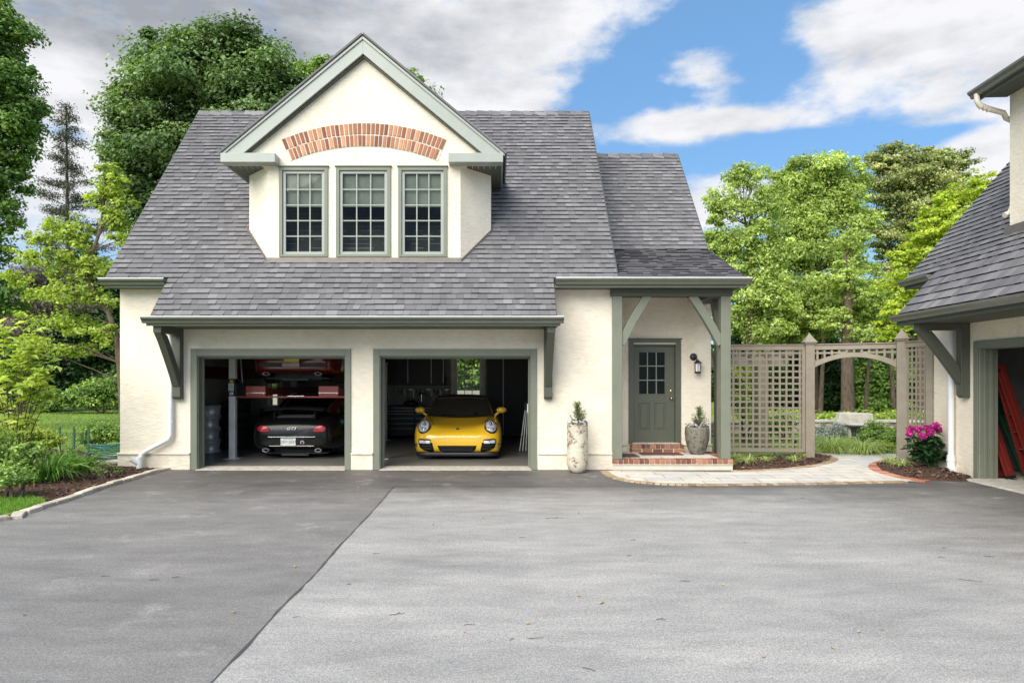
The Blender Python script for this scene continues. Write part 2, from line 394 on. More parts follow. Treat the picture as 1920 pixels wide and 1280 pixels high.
def asphalt_mat():
    m, nt, bs = newmat('asphalt'); bs.inputs['Specular IOR Level'].default_value = .38
    sep = nt.nodes.new('ShaderNodeSeparateXYZ'); nt.links.new(coords(nt), sep.inputs[0])
    def mt(op, a, b=0., clamp=False):
        n = nt.nodes.new('ShaderNodeMath'); n.operation = op; n.use_clamp = clamp
        for i, v in enumerate((a, b)):
            if isinstance(v, (int, float)): n.inputs[i].default_value = v
            else: nt.links.new(v, n.inputs[i])
        return n.outputs[0]
    X, Y = sep.outputs[0], sep.outputs[1]
    wob = mt('MULTIPLY', mt('SUBTRACT', noise(nt, 1.6, 4, .6).outputs['Fac'], .5), .22)
    # newer lane right of the seam at x = -1.60
    sx = mt('SUBTRACT', X, -1.60)
    sx = mt('ADD', sx, mt('MULTIPLY', wob, .12))
    right = mt('MULTIPLY', mt('MULTIPLY', sx, 40, True), mt('MULTIPLY', mt('SUBTRACT', 10.8, Y), 3, True))
    # pale middle of the court, glare put into the colour, darker near the buildings
    pale_y = mt('MULTIPLY', mt('SUBTRACT', mt('ADD', 11.0, mt('MULTIPLY', wob, 8)), Y), .55, True)
    pale_x = mt('MULTIPLY', mt('SUBTRACT', mt('ADD', 7.1, mt('MULTIPLY', wob, 6)), X), .30, True)
    base = mixc(nt, right, mixc(nt, pale_y, (.115, .108, .102), (.215, .204, .194)), mixc(nt, mt('MULTIPLY', pale_y, pale_x), (.14, .133, .126), (.345, .332, .316)))
    st = noise(nt, .9, 6, .65, (.55, 1.5, 1)); st2 = noise(nt, 3.5, 6, .7, (.6, 1.4, 1)); sp = noise(nt, 95, 2, .85); sp2 = noise(nt, 36, 4, .85)
    base = mixc(nt, 1., base, ramp(nt, st.outputs['Fac'], [(.28, (.80, .80, .81)), (.5, (1, 1, 1)), (.72, (1.2, 1.19, 1.18))]), 'MULTIPLY')
    base = mixc(nt, 1., base, ramp(nt, st2.outputs['Fac'], [(.3, (.84, .84, .85)), (.7, (1.16, 1.15, 1.14))]), 'MULTIPLY')
    pat = noise(nt, 1.7, 8, .75)
    base = mixc(nt, ramp(nt, pat.outputs['Fac'], [(.56, (0, 0, 0)), (.68, (.55, .55, .55))]), base, (.36, .35, .335))
    base = mixc(nt, 1., base, ramp(nt, sp.outputs['Fac'], [(.28, (.42, .42, .42)), (.5, (1, 1, 1)), (.74, (1.7, 1.68, 1.62))]), 'MULTIPLY')
    base = mixc(nt, 1., base, ramp(nt, sp2.outputs['Fac'], [(.3, (.68, .68, .68)), (.7, (1.32, 1.31, 1.29))]), 'MULTIPLY')
    nt.links.new(base, bs.inputs['Base Color'])
    nt.links.new(ramp(nt, st.outputs['Fac'], [(.3, (.50,)*3), (.7, (.72,)*3)]), bs.inputs['Roughness'])
    bump(nt, bs, mixc(nt, .5, sp.outputs['Fac'], sp2.outputs['Fac']), .45, .006); return m
M['asphalt'] = asphalt_mat()

def mulch_mat():
    m, nt, bs = newmat('mulch'); bs.inputs['Roughness'].default_value = .95
    v = nd(nt, 'ShaderNodeTexVoronoi', Scale=38.); nt.links.new(coords(nt), v.inputs['Vector'])
    c = ramp(nt, noise(nt, 45, 4, .8).outputs['Fac'], [(.3, (.035, .018, .012)), (.55, (.10, .052, .032)), (.75, (.24, .14, .09))])
    nt.links.new(c, bs.inputs['Base Color']); bump(nt, bs, v.outputs['Distance'], 1., .03); return m
M['mulch'] = mulch_mat()
M['chips'] = toned('mulch chips', [(0, (.03, .015, .01)), (.6, (.11, .055, .035)), (.9, (.22, .13, .08)), (1, (.38, .27, .18))], .9, .2, 80, 0)

def path_mat():
    m, nt, bs = newmat('bluestone'); bs.inputs['Roughness'].default_value = .8
    mp = nd(nt, 'ShaderNodeMapping'); nt.links.new(coords(nt), mp.inputs[0]); mp.inputs['Rotation'].default_value = (0, 0, .02); mp.inputs['Location'].default_value = (.2, .12, 0)
    br = nd(nt, 'ShaderNodeTexBrick', Scale=1.0); br.inputs['Mortar Size'].default_value = .011; br.inputs['Brick Width'].default_value = .62
    br.inputs['Row Height'].default_value = .37; br.inputs['Bias'].default_value = 0; br.inputs['Color1'].default_value = (.56, .55, .52, 1); br.inputs['Color2'].default_value = (.68, .63, .55, 1)
    br.inputs['Mortar'].default_value = (.30, .24, .16, 1); br.offset = .37; br.squash = 1.5; br.squash_frequency = 3; br.inputs['Mortar Smooth'].default_value = .4
    nt.links.new(mp.outputs[0], br.inputs['Vector'])
    c = mixc(nt, 1., br.outputs['Color'], ramp(nt, noise(nt, 3, 5, .7).outputs['Fac'], [(.3, (.82, .82, .8)), (.7, (1.12, 1.1, 1.08))]), 'MULTIPLY')
    c = mixc(nt, 1., c, ramp(nt, noise(nt, 60, 3, .7).outputs['Fac'], [(.3, (.88,)*3), (.7, (1.08,)*3)]), 'MULTIPLY')
    nt.links.new(c, bs.inputs['Base Color']); bump(nt, bs, br.outputs['Fac'], -.4, .01); return m
M['path'] = path_mat()

flat('ground', [(-300, -60), (300, -60), (300, 400), (-300, 400)], -.035, M['lawn'])
drive = [G(300, 881), G(250, 894), G(192, 912), G(130, 934), G(60, 955), G(0, 972), (-8.2, 6.6), (-10.5, 3.5), (-13, -4), (-13, -30), (14, -30), (14, -4), (9.4, 3), (8.4, 12.9), (8.2, 13.2), (4.0, 12.75), (-6.3, 12.82)]
flat('driveway', drive, 0, M['asphalt'])
# tar seam between the two asphalt lanes, slightly wandering
mb = MB(); rg = random.Random(3); ys = [10.77-.16*i for i in range(100)]; xs = []; w = 0
rows = []
for i, y in enumerate(ys):
    w = w*.8+rg.uniform(-.012, .012); x = -1.60+w*.8; hw = rg.uniform(.004, .014)
    rows.append([(x-hw, y, .003), (x+hw, y, .003)])
mb.grid(rows, flip=True)
rows = []
for i in range(40):
    x = -1.60+i*.28; rows.append([(x, 10.77+rg.uniform(-.01, .01), .0025), (x, 10.785+rg.uniform(0, .012), .0025)])
mb.grid(rows, flip=False)
M['tar'] = plain('tar', (.075, .072, .07), .8, var=.4, vs=9)
struct(mb.build('driveway_seam', M['tar']))

# stone edging on the left of the driveway
def smooth_path(pts, n=8): return [tuple(p) for p in grow(pts, n)]
edge = smooth_path([G(315, 880), G(288, 886), G(250, 897), G(192, 914), G(130, 936), G(60, 957), G(0, 976), (-7.4, 6.9), (-9.6, 3.6)])
def along(path, step, rg, jit=.25):
    out = []; need = 0; acc = 0
    for (a, b) in zip(path[:-1], path[1:]):
        a = Vector(a); b = Vector(b); L = (b-a).length; t = need
        while t < L:
            out.append((a+(b-a)*(t/L), (b-a).normalized())); t += step*rg.uniform(1-jit, 1+jit)
        need = t-L
    return out
mb = MB(); rg = random.Random(8)
P = along(edge, .33, rg, .15)
for k in range(len(P)-1):
    (p, d), (q, _) = P[k], P[k+1]
    L = (q-p).length-.012; mid = (p+q)/2; n = Vector((-d.y, d.x)); hw = rg.uniform(.06, .07); h = rg.uniform(.045, .058)
    c = [mid-d*L/2-n*hw, mid+d*L/2-n*hw*rg.uniform(.95, 1.05), mid+d*L/2+n*hw*rg.uniform(.85, 1.1), mid-d*L/2+n*hw]
    mb.prism([(x.x, x.y, -.02) for x in c], (0, 0, h+.02), rg.random())
M['edging'] = toned('edging stone', [(0, (.46, .40, .31)), (1, (.72, .64, .51))], .85, .3, 40, .6)
struct(mb.build('stone_kerb', M['edging'], bev=.012))

def bed(name, pts, z=.02, chips=900, seed=1, hump=.05):
    """mulch bed: a humped sheet with loose bark chips"""
    mb = MB(); n = len(pts); cx = sum(p[0] for p in pts)/n; cy = sum(p[1] for p in pts)/n; rg = random.Random(seed)
    rings = []
    for t in (1, .93, .8, .6, .4, .2, .02):
        zz = z-.03 if t == 1 else z+hump*(1-t**3)
        rings.append([(cx+(x-cx)*t, cy+(y-cy)*t, zz+(rg.uniform(-.008, .008) if t < 1 else 0)) for x, y in pts]+[(cx+(pts[0][0]-cx)*t, cy+(pts[0][1]-cy)*t, zz)])
    mb.grid(rings, flip=False)
    o = struct(mb.build(name, M['mulch']))
    mb = MB()
    for i in range(chips):
        k = rg.random()*n; a = pts[int(k)]; b = pts[(int(k)+1) % n]; f = k % 1; t = math.sqrt(rg.random())*.98
        x = cx+(a[0]*(1-f)+b[0]*f-cx)*t; y = cy+(a[1]*(1-f)+b[1]*f-cy)*t; zz = z+hump*(1-t**3)+.004
        L = rg.uniform(.012, .035); wd = L*rg.uniform(.2, .5); Mx = Matrix.Translation((x, y, zz)) @ Euler((rg.uniform(-.5, .5), rg.uniform(-.5, .5), rg.random()*6.3)).to_matrix().to_4x4()
        mb.add([Mx @ Vector(p) for p in ((-L, -wd, 0), (L, -wd, 0), (L, wd, .004), (-L, wd, .004))], [(0, 1, 2, 3)], rg.random())
    c = mb.build('bark_chips', M['chips']); c['kind'] = 'stuff'
    return o
bed('mulch_bed', [G(318, 879), G(250, 893), G(192, 910), G(140, 930), G(70, 938), G(-40, 938), G(-200, 900), G(-150, 850), G(40, 838), G(150, 846), G(205, 855), G(260, 868)], chips=3200, seed=4, hump=.06)
bed('mulch_bed', [G(1374, 883), G(1374, 872), G(1420, 856), G(1500, 853), G(1534, 853), G(1562, 858), G(1556, 865), G(1530, 872), G(1480, 878), G(1430, 882)], z=.03, chips=1000, seed=5, hump=.04)
bed('mulch_bed', [G(1640, 872), G(1655, 866), G(1690, 860), G(1740, 862), G(1765, 874), G(1803, 892), (8.1, 11.55), G(1808, 903), G(1730, 900), G(1685, 893), G(1652, 884)], z=.03, chips=1000, seed=6, hump=.05)
# green turf patch in the lower left corner
flat('turf', [G(-300, 1000), G(-250, 930), G(-20, 930), G(60, 931), G(82, 936), G(84, 944), G(40, 960), G(0, 970)], .012, M['lawn'])

path_pts = [G(1131, 884), G(1141, 890), G(1158, 897), G(1190, 903), G(1250, 907.5), G(1350, 908.5), G(1500, 907), G(1600, 905), G(1715, 903), G(1685, 896), G(1655, 887), G(1636, 877), G(1645, 868), G(1668, 861), G(1715, 852), G(1715, 846), G(1660, 846), G(1520, 848), G(1555, 855), G(1567, 862), G(1560, 869), G(1520, 877), G(1450, 883), G(1373, 886), G(1150, 883)]
flat('path', path_pts, .014, M['path'])
def brick_edging(name, pts, seed, w=.1, z=.014):
    mb = MB(); rg = random.Random(seed); P = along(smooth_path(pts), .105, rg, .04)
    for k in range(len(P)-1):
        (p, d), (q, _) = P[k], P[k+1]; L = (q-p).length-.01; n = Vector((-d.y, d.x)); mid = (p+q)/2; hh = rg.uniform(.012, .02)
        c = [mid-d*L/2-n*w, mid+d*L/2-n*w, mid+d*L/2+n*w, mid-d*L/2+n*w]
        mb.prism([(x.x, x.y, -.01) for x in c], (0, 0, z+hh), rg.random())
    return struct(mb.build(name, M['brick_t'], bev=.004))
M['brick_t'] = toned('paving brick', [(0, (.26, .19, .11)), (.5, (.40, .29, .18)), (1, (.52, .41, .28))], .85, .25, 50)
M['brick_r'] = toned('red paving brick', [(0, (.33, .12, .08)), (.5, (.48, .20, .13)), (1, (.60, .30, .2))], .85, .25, 50)
brick_edging('brick_edging', [G(1133, 884), G(1142, 891), G(1160, 898), G(1192, 903.5), G(1250, 908), G(1350, 909), G(1500, 907.5), G(1600, 905.5), G(1700, 903.5)], 1, .07)
brick_edging('brick_edging', [G(1375, 884.5), G(1450, 881.5), G(1512, 875.5), G(1552, 867.5), G(1563, 861), G(1550, 855.5), G(1530, 852)], 2, .09)
o = brick_edging('brick_edging', [G(1740, 903), G(1700, 898), G(1662, 889), G(1641, 880), G(1641, 872), G(1655, 866), G(1680, 861)], 3, .10); o.data.materials[0] = M['brick_r']

# ================================================================== MAIN HOUSE
PT = 1.162                                     # tan of the main roof pitch
ca = 1/math.sqrt(1+PT*PT); sa = PT*ca           # cos, sin of the pitch
YE, ZE = 12.55, 3.55                            # main eave line
def roofz(y): return ZE+PT*(y-YE)
YR = 16.5; ZR = roofz(YR)
XL, XR = -7.18, 2.24
YF = 12.8
house = thing('garage_house', 'cream stucco garage house with steep grey shingle roof and two open garage bays', 'house', (-2.4, 16.5, 0))
def hp(name, mb, mat, **k): return mb.build(name, mat, house, **k)
YB = 20.2
L0, L1, R0, R1, DH = -5.6, -2.82, -2.18, .66, 2.13
mb = MB()
mb.wall(-7.05, 2.2, 0, 3.42, YF, YF+.3, [(L0, L1, 0, DH), (R0, R1, 0, DH)])
mb.wall(2.2-.003, 4.44, 0, 3.6, 14.1, 14.35, [(2.82, 3.73, .36, 2.42)])
mb.wall(YF+.3, YB, 0, 3.5, -7.05, -6.8, [], lambda a, d, z: (d, a, z))
mb.wall(YF+.3, YB, 0, 3.5, 1.95, 2.2, [], lambda a, d, z: (d, a, z))
mb.wall(14.35, YB, 0, 3.5, 4.19, 4.44, [], lambda a, d, z: (d, a, z))
mb.wall(-7.05, 4.44, 0, 3.5, YB, YB+.25, [(-6.78, -6.36, .82, 1.9), (-1.28, -.36, .95, 2.75)])
# gable ends (set in from the wall faces by a hair)
for x0, x1 in ((-7.045, -6.85), (1.995, 2.195)):
    mb.prism([(x0, 12.86, 3.4), (x0, YR, ZR-.16), (x0, 2*YR-12.86, 3.4)], (x1-x0, 0, 0))
mb.prism([(4.2, 14.2, 3.5), (4.2, 14.7, 4.3), (4.2, 17.2, 7.1), (4.2, 20.1, 3.5)], (.235, 0, 0))
hp('wall', mb, M['stucco'])
# plinth and its drip ledge
for a, b in ((-7.08, L0-.125), (L1+.105, R0-.125), (R1+.125, 2.215)):
    mb = MB(); mb.box(a, YF-.035, 0, b, YF-.002, .29); mb.box(a, YF-.065, .29, b, YF-.001, .318); hp('plinth', mb, M['stucco'], bev=.006)
for a, b in ((2.2, 2.70), (3.84, 4.45)):
    mb = MB(); mb.box(a, 14.06, .2, b, 14.098, .33); mb.box(a, 14.03, .33, b, 14.098, .355); hp('plinth', mb, M['stucco'], bev=.006)

# roofs ------------------------------------------------------------
U = (1, 0, 0); Vs = (0, ca, sa); Ns = (0, -sa, ca)
def slabpoly(mb, pts, n, th=.05, drop=.0):
    n = Vector(n); mb.prism([Vector(p)-n*(th+drop) for p in pts], n*th)
mbr = MB(); mbs = MB()
slen = (YR-YE)/ca
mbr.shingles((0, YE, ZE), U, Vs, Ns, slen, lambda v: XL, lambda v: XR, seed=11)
YX, XE0, XE1 = 11.90, -6.02, 1.05
elen = (YE-YX)/ca
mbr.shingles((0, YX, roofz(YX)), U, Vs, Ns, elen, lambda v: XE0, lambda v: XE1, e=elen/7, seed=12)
slabpoly(mbs, [(XL, YE, ZE), (XR, YE, ZE), (XR, YR, ZR), (XL, YR, ZR)], Ns, .10)
slabpoly(mbs, [(XE0, YX, roofz(YX)), (XE1, YX, roofz(YX)), (XE1, YE, ZE), (XE0, YE, ZE)], Ns, .09)
# back slope, plainly shingled
Vb = (0, -ca, sa); Nb = (0, sa, ca)
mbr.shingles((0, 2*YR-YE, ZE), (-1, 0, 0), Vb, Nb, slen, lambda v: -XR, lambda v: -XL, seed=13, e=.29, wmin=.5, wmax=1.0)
slabpoly(mbs, [(XR, 2*YR-YE, ZE), (XL, 2*YR-YE, ZE), (XL, YR, ZR), (XR, YR, ZR)], Nb, .10)
# wing roof over the porch: upper slope and flared lower slope
XW = 4.56; YK, ZK = 14.7, 4.48; YWR, ZWR = 17.15, 4.48+(17.15-14.7)*PT
EY, EZ = 12.45, 3.54
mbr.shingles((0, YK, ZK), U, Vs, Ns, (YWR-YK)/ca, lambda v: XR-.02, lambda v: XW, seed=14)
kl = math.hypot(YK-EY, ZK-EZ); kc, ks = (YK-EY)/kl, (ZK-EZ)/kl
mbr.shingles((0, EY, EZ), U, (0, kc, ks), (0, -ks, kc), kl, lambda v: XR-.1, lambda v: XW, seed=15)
slabpoly(mbs, [(XR-.05, YK, ZK), (XW, YK, ZK), (XW, YWR, ZWR), (XR-.05, YWR, ZWR)], Ns, .09, .0)
slabpoly(mbs, [(XR-.05, EY, EZ), (XW, EY, EZ), (XW, YK, ZK), (XR-.05, YK, ZK)], (0, -ks, kc), .09, .0)
slabpoly(mbs, [(XW, 20.3, 3.6), (XR, 20.3, 3.6), (XR, YWR, ZWR), (XW, YWR, ZWR)], Nb, .09)
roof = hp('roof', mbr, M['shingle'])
mbs.build('roof_deck', M['dark_trim'], roof)
# ridge caps
rg = random.Random(5)
def ridgecap(x0, x1, y, z):
    x = x0; mb = MB()
    while x < x1:
        w = min(.28, x1-x); t = rg.random()*.8+.2; h = rg.uniform(.018, .03)
        for s in (-1, 1):
            mb.add([(x, y, z+h+.02), (x+w, y, z+.022), (x+w, y+s*.13, z+.018-.15), (x, y+s*.13, z+h+.012-.15)], [(0, 1, 2, 3) if s < 0 else (3, 2, 1, 0)], t)
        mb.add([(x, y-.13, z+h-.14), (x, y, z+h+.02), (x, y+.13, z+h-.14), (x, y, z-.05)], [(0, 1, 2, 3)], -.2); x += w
    mb.build('ridge_cap', M['shingle'], roof)
ridgecap(XL, XR, YR, ZR); ridgecap(XR, XW, YWR, ZWR)

# gutters ----------------------------------------------------------
GP = [(0, 0), (0, -.115), (-.06, -.115), (-.095, -.085), (-.1, -.05), (-.125, -.02), (-.125, 0), (-.115, 0), (-.115, -.015), (-.02, -.1), (-.01, 0)]
def gutter(x0, x1, y, z, name='gutter', sc=1.0):
    mb = MB(); pr = [(-.0, 0), (-.0, -.11), (-.07, -.11), (-.085, -.07), (-.125, -.035), (-.13, .0), (-.12, .0), (-.11, -.03), (-.075, -.06), (-.06, -.095), (-.012, -.095), (-.012, 0)]
    mb.prism([(x0, y+a*sc, z+b*sc) for a, b in pr], (x1-x0, 0, 0))
    for x in (x0, x1-.01): mb.prism([(x, y+a*sc, z+b*sc) for a, b in pr[:6]], (.01, 0, 0))
    g = hp(name, mb, M['gutter'], bev=.003)
    l = MB(); l.box(x0, y-.132*sc, z-.004, x1, y-.112*sc, z+.012); l.build('gutter_lip', M['white'], g); return g  # lip coloured white to paint in a highlight
gutter(-7.22, -6.03, 12.5, 3.52); gutter(1.08, 4.62, 12.42, 3.52); gutter(-6.12, 1.17, 11.86, 2.77)
# fascia and soffits
mb = MB()
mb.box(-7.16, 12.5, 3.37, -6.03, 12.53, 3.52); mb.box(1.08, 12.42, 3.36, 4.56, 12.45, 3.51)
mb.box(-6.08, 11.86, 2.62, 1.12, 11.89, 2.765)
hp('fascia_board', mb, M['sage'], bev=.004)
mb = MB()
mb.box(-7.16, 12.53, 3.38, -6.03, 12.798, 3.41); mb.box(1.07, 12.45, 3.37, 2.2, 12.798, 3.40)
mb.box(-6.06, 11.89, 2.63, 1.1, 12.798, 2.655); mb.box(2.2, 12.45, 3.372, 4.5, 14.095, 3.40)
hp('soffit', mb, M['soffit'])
# stucco cheeks closing the ends of the low eave
for x in (XE0+.03, XE1-.09):
    hp('eave_cheek', MB().prism([(x, 11.95, 2.66), (x, 12.798, 2.66), (x, 12.798, 3.40), (x, 12.50, 3.40)], (.06, 0, 0)), M['cream'])
# rake trim
for x, s in ((XL, -1), (XR, 1)):
    hp('rake_trim', MB().prism([(x, YE, ZE-.11), (x, YR, ZR-.13), (x, YR, ZR+.0), (x, YE, ZE+.0)], (.02*s, 0, 0)), M['dark_trim'])
mb = MB()
mb.prism([(XW, YK, ZK-.1), (XW, YWR, ZWR-.1), (XW, YWR, ZWR), (XW, YK, ZK)], (.02, 0, 0))
mb.prism([(XW, EY, EZ-.1), (XW, YK, ZK-.1), (XW, YK, ZK), (XW, EY, EZ)], (.02, 0, 0))
hp('rake_trim', mb, M['dark_trim']); mb = MB()
mb.prism([(XE0, YX, roofz(YX)-.1), (XE0, YE, ZE-.1), (XE0, YE, ZE), (XE0, YX, roofz(YX))], (-.015, 0, 0))
hp('rake_trim', mb, M['dark_trim']); mb = MB()
mb.prism([(XE1, YX, roofz(YX)-.1), (XE1, YE, ZE-.1), (XE1, YE, ZE), (XE1, YX, roofz(YX))], (.015, 0, 0))
hp('rake_trim', mb, M['dark_trim'])

# garage door frames ----------------------------------------------
def gframe(a, b):
    mb = MB()
    mb.box(a-.12, YF-.03, 0, a+.002, YF+.0, DH+.13); mb.box(b-.002, YF-.03, 0, b+.10, YF+.0, DH+.13)
    mb.box(a+.002, YF-.03, DH, b-.002, YF+.0, DH+.13)
    mb.box(a+.0, YF+.0, 0, a+.02, YF+.29, DH-.02); mb.box(b-.02, YF+.0, 0, b-.0, YF+.29, DH-.02); mb.box(a, YF+.0, DH-.02, b, YF+.29, DH+.0)
    for x0, x1 in ((a+.02, a+.05), (b-.05, b-.02)): mb.box(x0, YF+.16, 0, x1, YF+.20, DH-.02)
    mb.box(a+.05, YF+.16, DH-.05, b-.05, YF+.20, DH-.02)
    f = hp('garage_door_frame', mb, M['sage'], bev=.004)
    l = MB(); l.box(a-.14, YF-.045, DH+.13, b+.12, YF-.001, DH+.145); l.build('drip_cap', M['cream'], f)
    return f
gframe(L0, L1); gframe(R0, R1)
mb = MB()
for a, b in ((L0, L1), (R0, R1)): mb.prism([(a, 12.7, .006), (a, 13.1, .03), (a, 13.1, -.02), (a, 12.7, -.02)], (b-a, 0, 0))
hp('threshold', mb, M['concrete'])

# brackets -----------------------------------------------------------
def bracket(xc, mp=None, yw=12.8, arm=.86, ztop=2.63, h=1.31, w=.15, parent=None, name='bracket', mat='soffit'):
    mb = MB(); x0, x1 = xc-w/2, xc+w/2
    mp = mp or (lambda x, y, z: (x, y, z))
    def pr(pts, a, b): mb.prism([mp(a, y, z) for y, z in pts], Vector(mp(b, 0, 0))-Vector(mp(a, 0, 0)))
    pr([(yw-.002, ztop), (yw-.15, ztop), (yw-.15, ztop-h+.05), (yw-.11, ztop-h), (yw-.002, ztop-h)], x0, x1)
    pr([(yw-.15, ztop), (yw-arm, ztop), (yw-arm, ztop-.12), (yw-.15, ztop-.12)], x0+.004, x1-.004)
    # curved brace
    out = []; inn = []
    for i in range(9):
        t = i/8; y = yw-arm+.02+(arm-.19)*t; z = ztop-.10-(h-.36)*t
        cv = math.sin(t*math.pi)*.06
        out.append((y+cv*.7, z-cv*.5-.02)); inn.append((y+cv*.7+.135, z-cv*.5+.075))
    inn = [(min(a, yw-.15), min(b, ztop-.12)) for a, b in inn]
    pr([(yw-arm, ztop-.12)]+out[1:-1]+[(yw-.17, ztop-h+.24), (yw-.15, ztop-h+.24)]+inn[::-1], x0+.012, x1-.012)
    return mb
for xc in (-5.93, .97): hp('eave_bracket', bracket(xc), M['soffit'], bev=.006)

# dormer ----------------------------------------------------------------
DX, DY = -2.48, 12.85
def drz(dx): return 8.02-.832*abs(dx)
mb = MB()
wins = [(-4.03, -3.14, 3.98, 5.62), (-2.96, -1.98, 3.98, 5.62), (-1.82, -.90, 3.98, 5.62)]
wz0 = CAMH+(CY-480)/99.6
holes = [(a, b, wz0, 5.66) for a, b in ((-4.07, -3.17), (-3.00, -1.99), (-1.83, -.93))]
mb.wall(DX-1.81, DX+1.81, 3.86, 5.70, DY, DY+.18, holes)
top = [(DX-2.5, DY, 5.70), (DX+2.5, DY, 5.70), (DX+2.5, DY, drz(2.5)-.08), (DX, DY, drz(0)-.12), (DX-2.5, DY, drz(2.5)-.08)]
mb.prism(top, (0, .18, 0))
for s in (-1, 1):
    a = (DX+s*1.81, DY); b = (DX+s*2.38, 13.45); c = (DX+s*2.38, 14.45)
    mb.prism([(a[0], a[1], 3.80), (b[0], b[1], 4.3), (b[0], b[1], 5.70), (a[0], a[1], 5.70)], (-s*.1, .16, 0))
    mb.prism([(b[0], b[1], 4.3), (c[0], c[1], 5.6), (c[0], c[1], 5.7), (b[0], b[1], 5.70)], (-s*.15, 0, 0))
dorm = hp('dormer', mb, M['stucco'])
mb = MB()     # flashing along the foot
zf = 3.93
mb.prism([(DX-1.83, DY-.03, zf-.05), (DX+1.83, DY-.03, zf-.05), (DX+1.83, DY-.03, zf+.045), (DX-1.83, DY-.03, zf+.045)], (0, .025, 0))
for s in (-1, 1):
    a = Vector((DX+s*1.82, DY-.03, 0)); b = Vector((DX+s*2.42, 13.44, 0)); z0 = roofz(a.y)+.0; z1 = roofz(b.y)
    mb.prism([(a.x, a.y, z0-.02), (b.x, b.y, z1-.04), (b.x, b.y, z1+.08), (a.x, a.y, z0+.07)], (-s*.02, .03, 0))
mb.build('flashing', M['bronze'], dorm)
# rake boards, returns, soffits and roof of the dormer
mb = MB()
hw = 2.61
for s in (-1, 1):
    mb.prism([(DX, 12.71, 8.04), (DX, 12.71, 7.75), (DX+s*2.26, 12.71, 5.87), (DX+s*hw, 12.71, 5.87)], (0, .05, 0))
    mb.prism([(DX, 12.685, 8.07), (DX, 12.685, 8.01), (DX+s*(hw+.03), 12.685, 5.83), (DX+s*(hw+.03), 12.685, 5.885)], (0, .03, 0))
    x0, x1 = sorted((DX+s*1.60, DX+s*hw))
    mb.box(x0, 12.60, 5.70, x1, 12.845, 5.868)
    x0, x1 = sorted((DX+s*(hw-.03), DX+s*hw)); mb.box(x0, 12.85, 5.70, x1, 14.5, 5.86)
mb.build('rake_board', M['sage_l'], dorm, bev=.004)
mb = MB()
for s in (-1, 1):
    x0, x1 = sorted((DX+s*1.85, DX+s*(hw-.031)))
    mb.box(x0, 12.85, 5.705, x1, 14.5, 5.72)
    for k in range(6):
        x = DX+s*(1.93+k*.11); mb.box(min(x, x+s*.1), 12.855, 5.697, max(x, x+s*.1), 14.48, 5.7045)
    mb.prism([(DX, 12.76, 7.73), (DX, 12.76, 7.71), (DX+s*2.24, 12.76, 5.86), (DX+s*2.24, 12.76, 5.88)], (0, .085, 0))
mb.build('dormer_soffit', M['soffit'], dorm)
mb = MB()
for s in (-1, 1):
    n = Vector((s*.64, 0, .769)).normalized()
    pts = [(DX+s*(hw+.05), 12.66, 5.875), (DX, 12.66, 8.09), (DX, 16.43, 8.09), (DX+s*(hw+.05), 14.58, 5.875)]
    if s > 0: pts = pts[::-1]
    mb.prism([Vector(p) for p in pts], n*.035)
mb.build('dormer_roof', M['shingle'], dorm)
# brick arch
mb = MB(); acx, acz = DX-.005, CAMH+(CY-231)/100-4.05+.02; rg = random.Random(21)
n = 37; A = R(22.6)
for ring, (r0, r1) in enumerate(((3.62, 3.815), (3.84, 4.04))):
    for k in range(n):
        a0 = -A+2*A*(k+.14+rg.uniform(-.03, .03))/n; a1 = -A+2*A*(k+.86+rg.uniform(-.03, .03))/n
        if ring == 0: a0 *= .975; a1 *= .975
        j = rg.uniform(-.004, .004)
        pts = [(acx+r*math.sin(t), DY-.018-rg.uniform(0, .004), acz+r*math.cos(t)) for r, t in ((r0+j, a0), (r0+j, a1), (r1+j, a1), (r1+j, a0))]
        mb.prism(pts, (0, .03, 0), rg.random())
arch = mb.build('brick_arch', M['brick'], dorm, bev=.004)
mb = MB(); rows = []
for k in range(41):
    t = -A*1.0+2*A*k/40; rows.append([(acx+r*math.sin(t), DY-.008, acz+r*math.cos(t)) for r in (3.61, 4.05)])
mb.grid(rows, smooth=False, flip=False); mb.build('mortar', M['mortar'], arch)
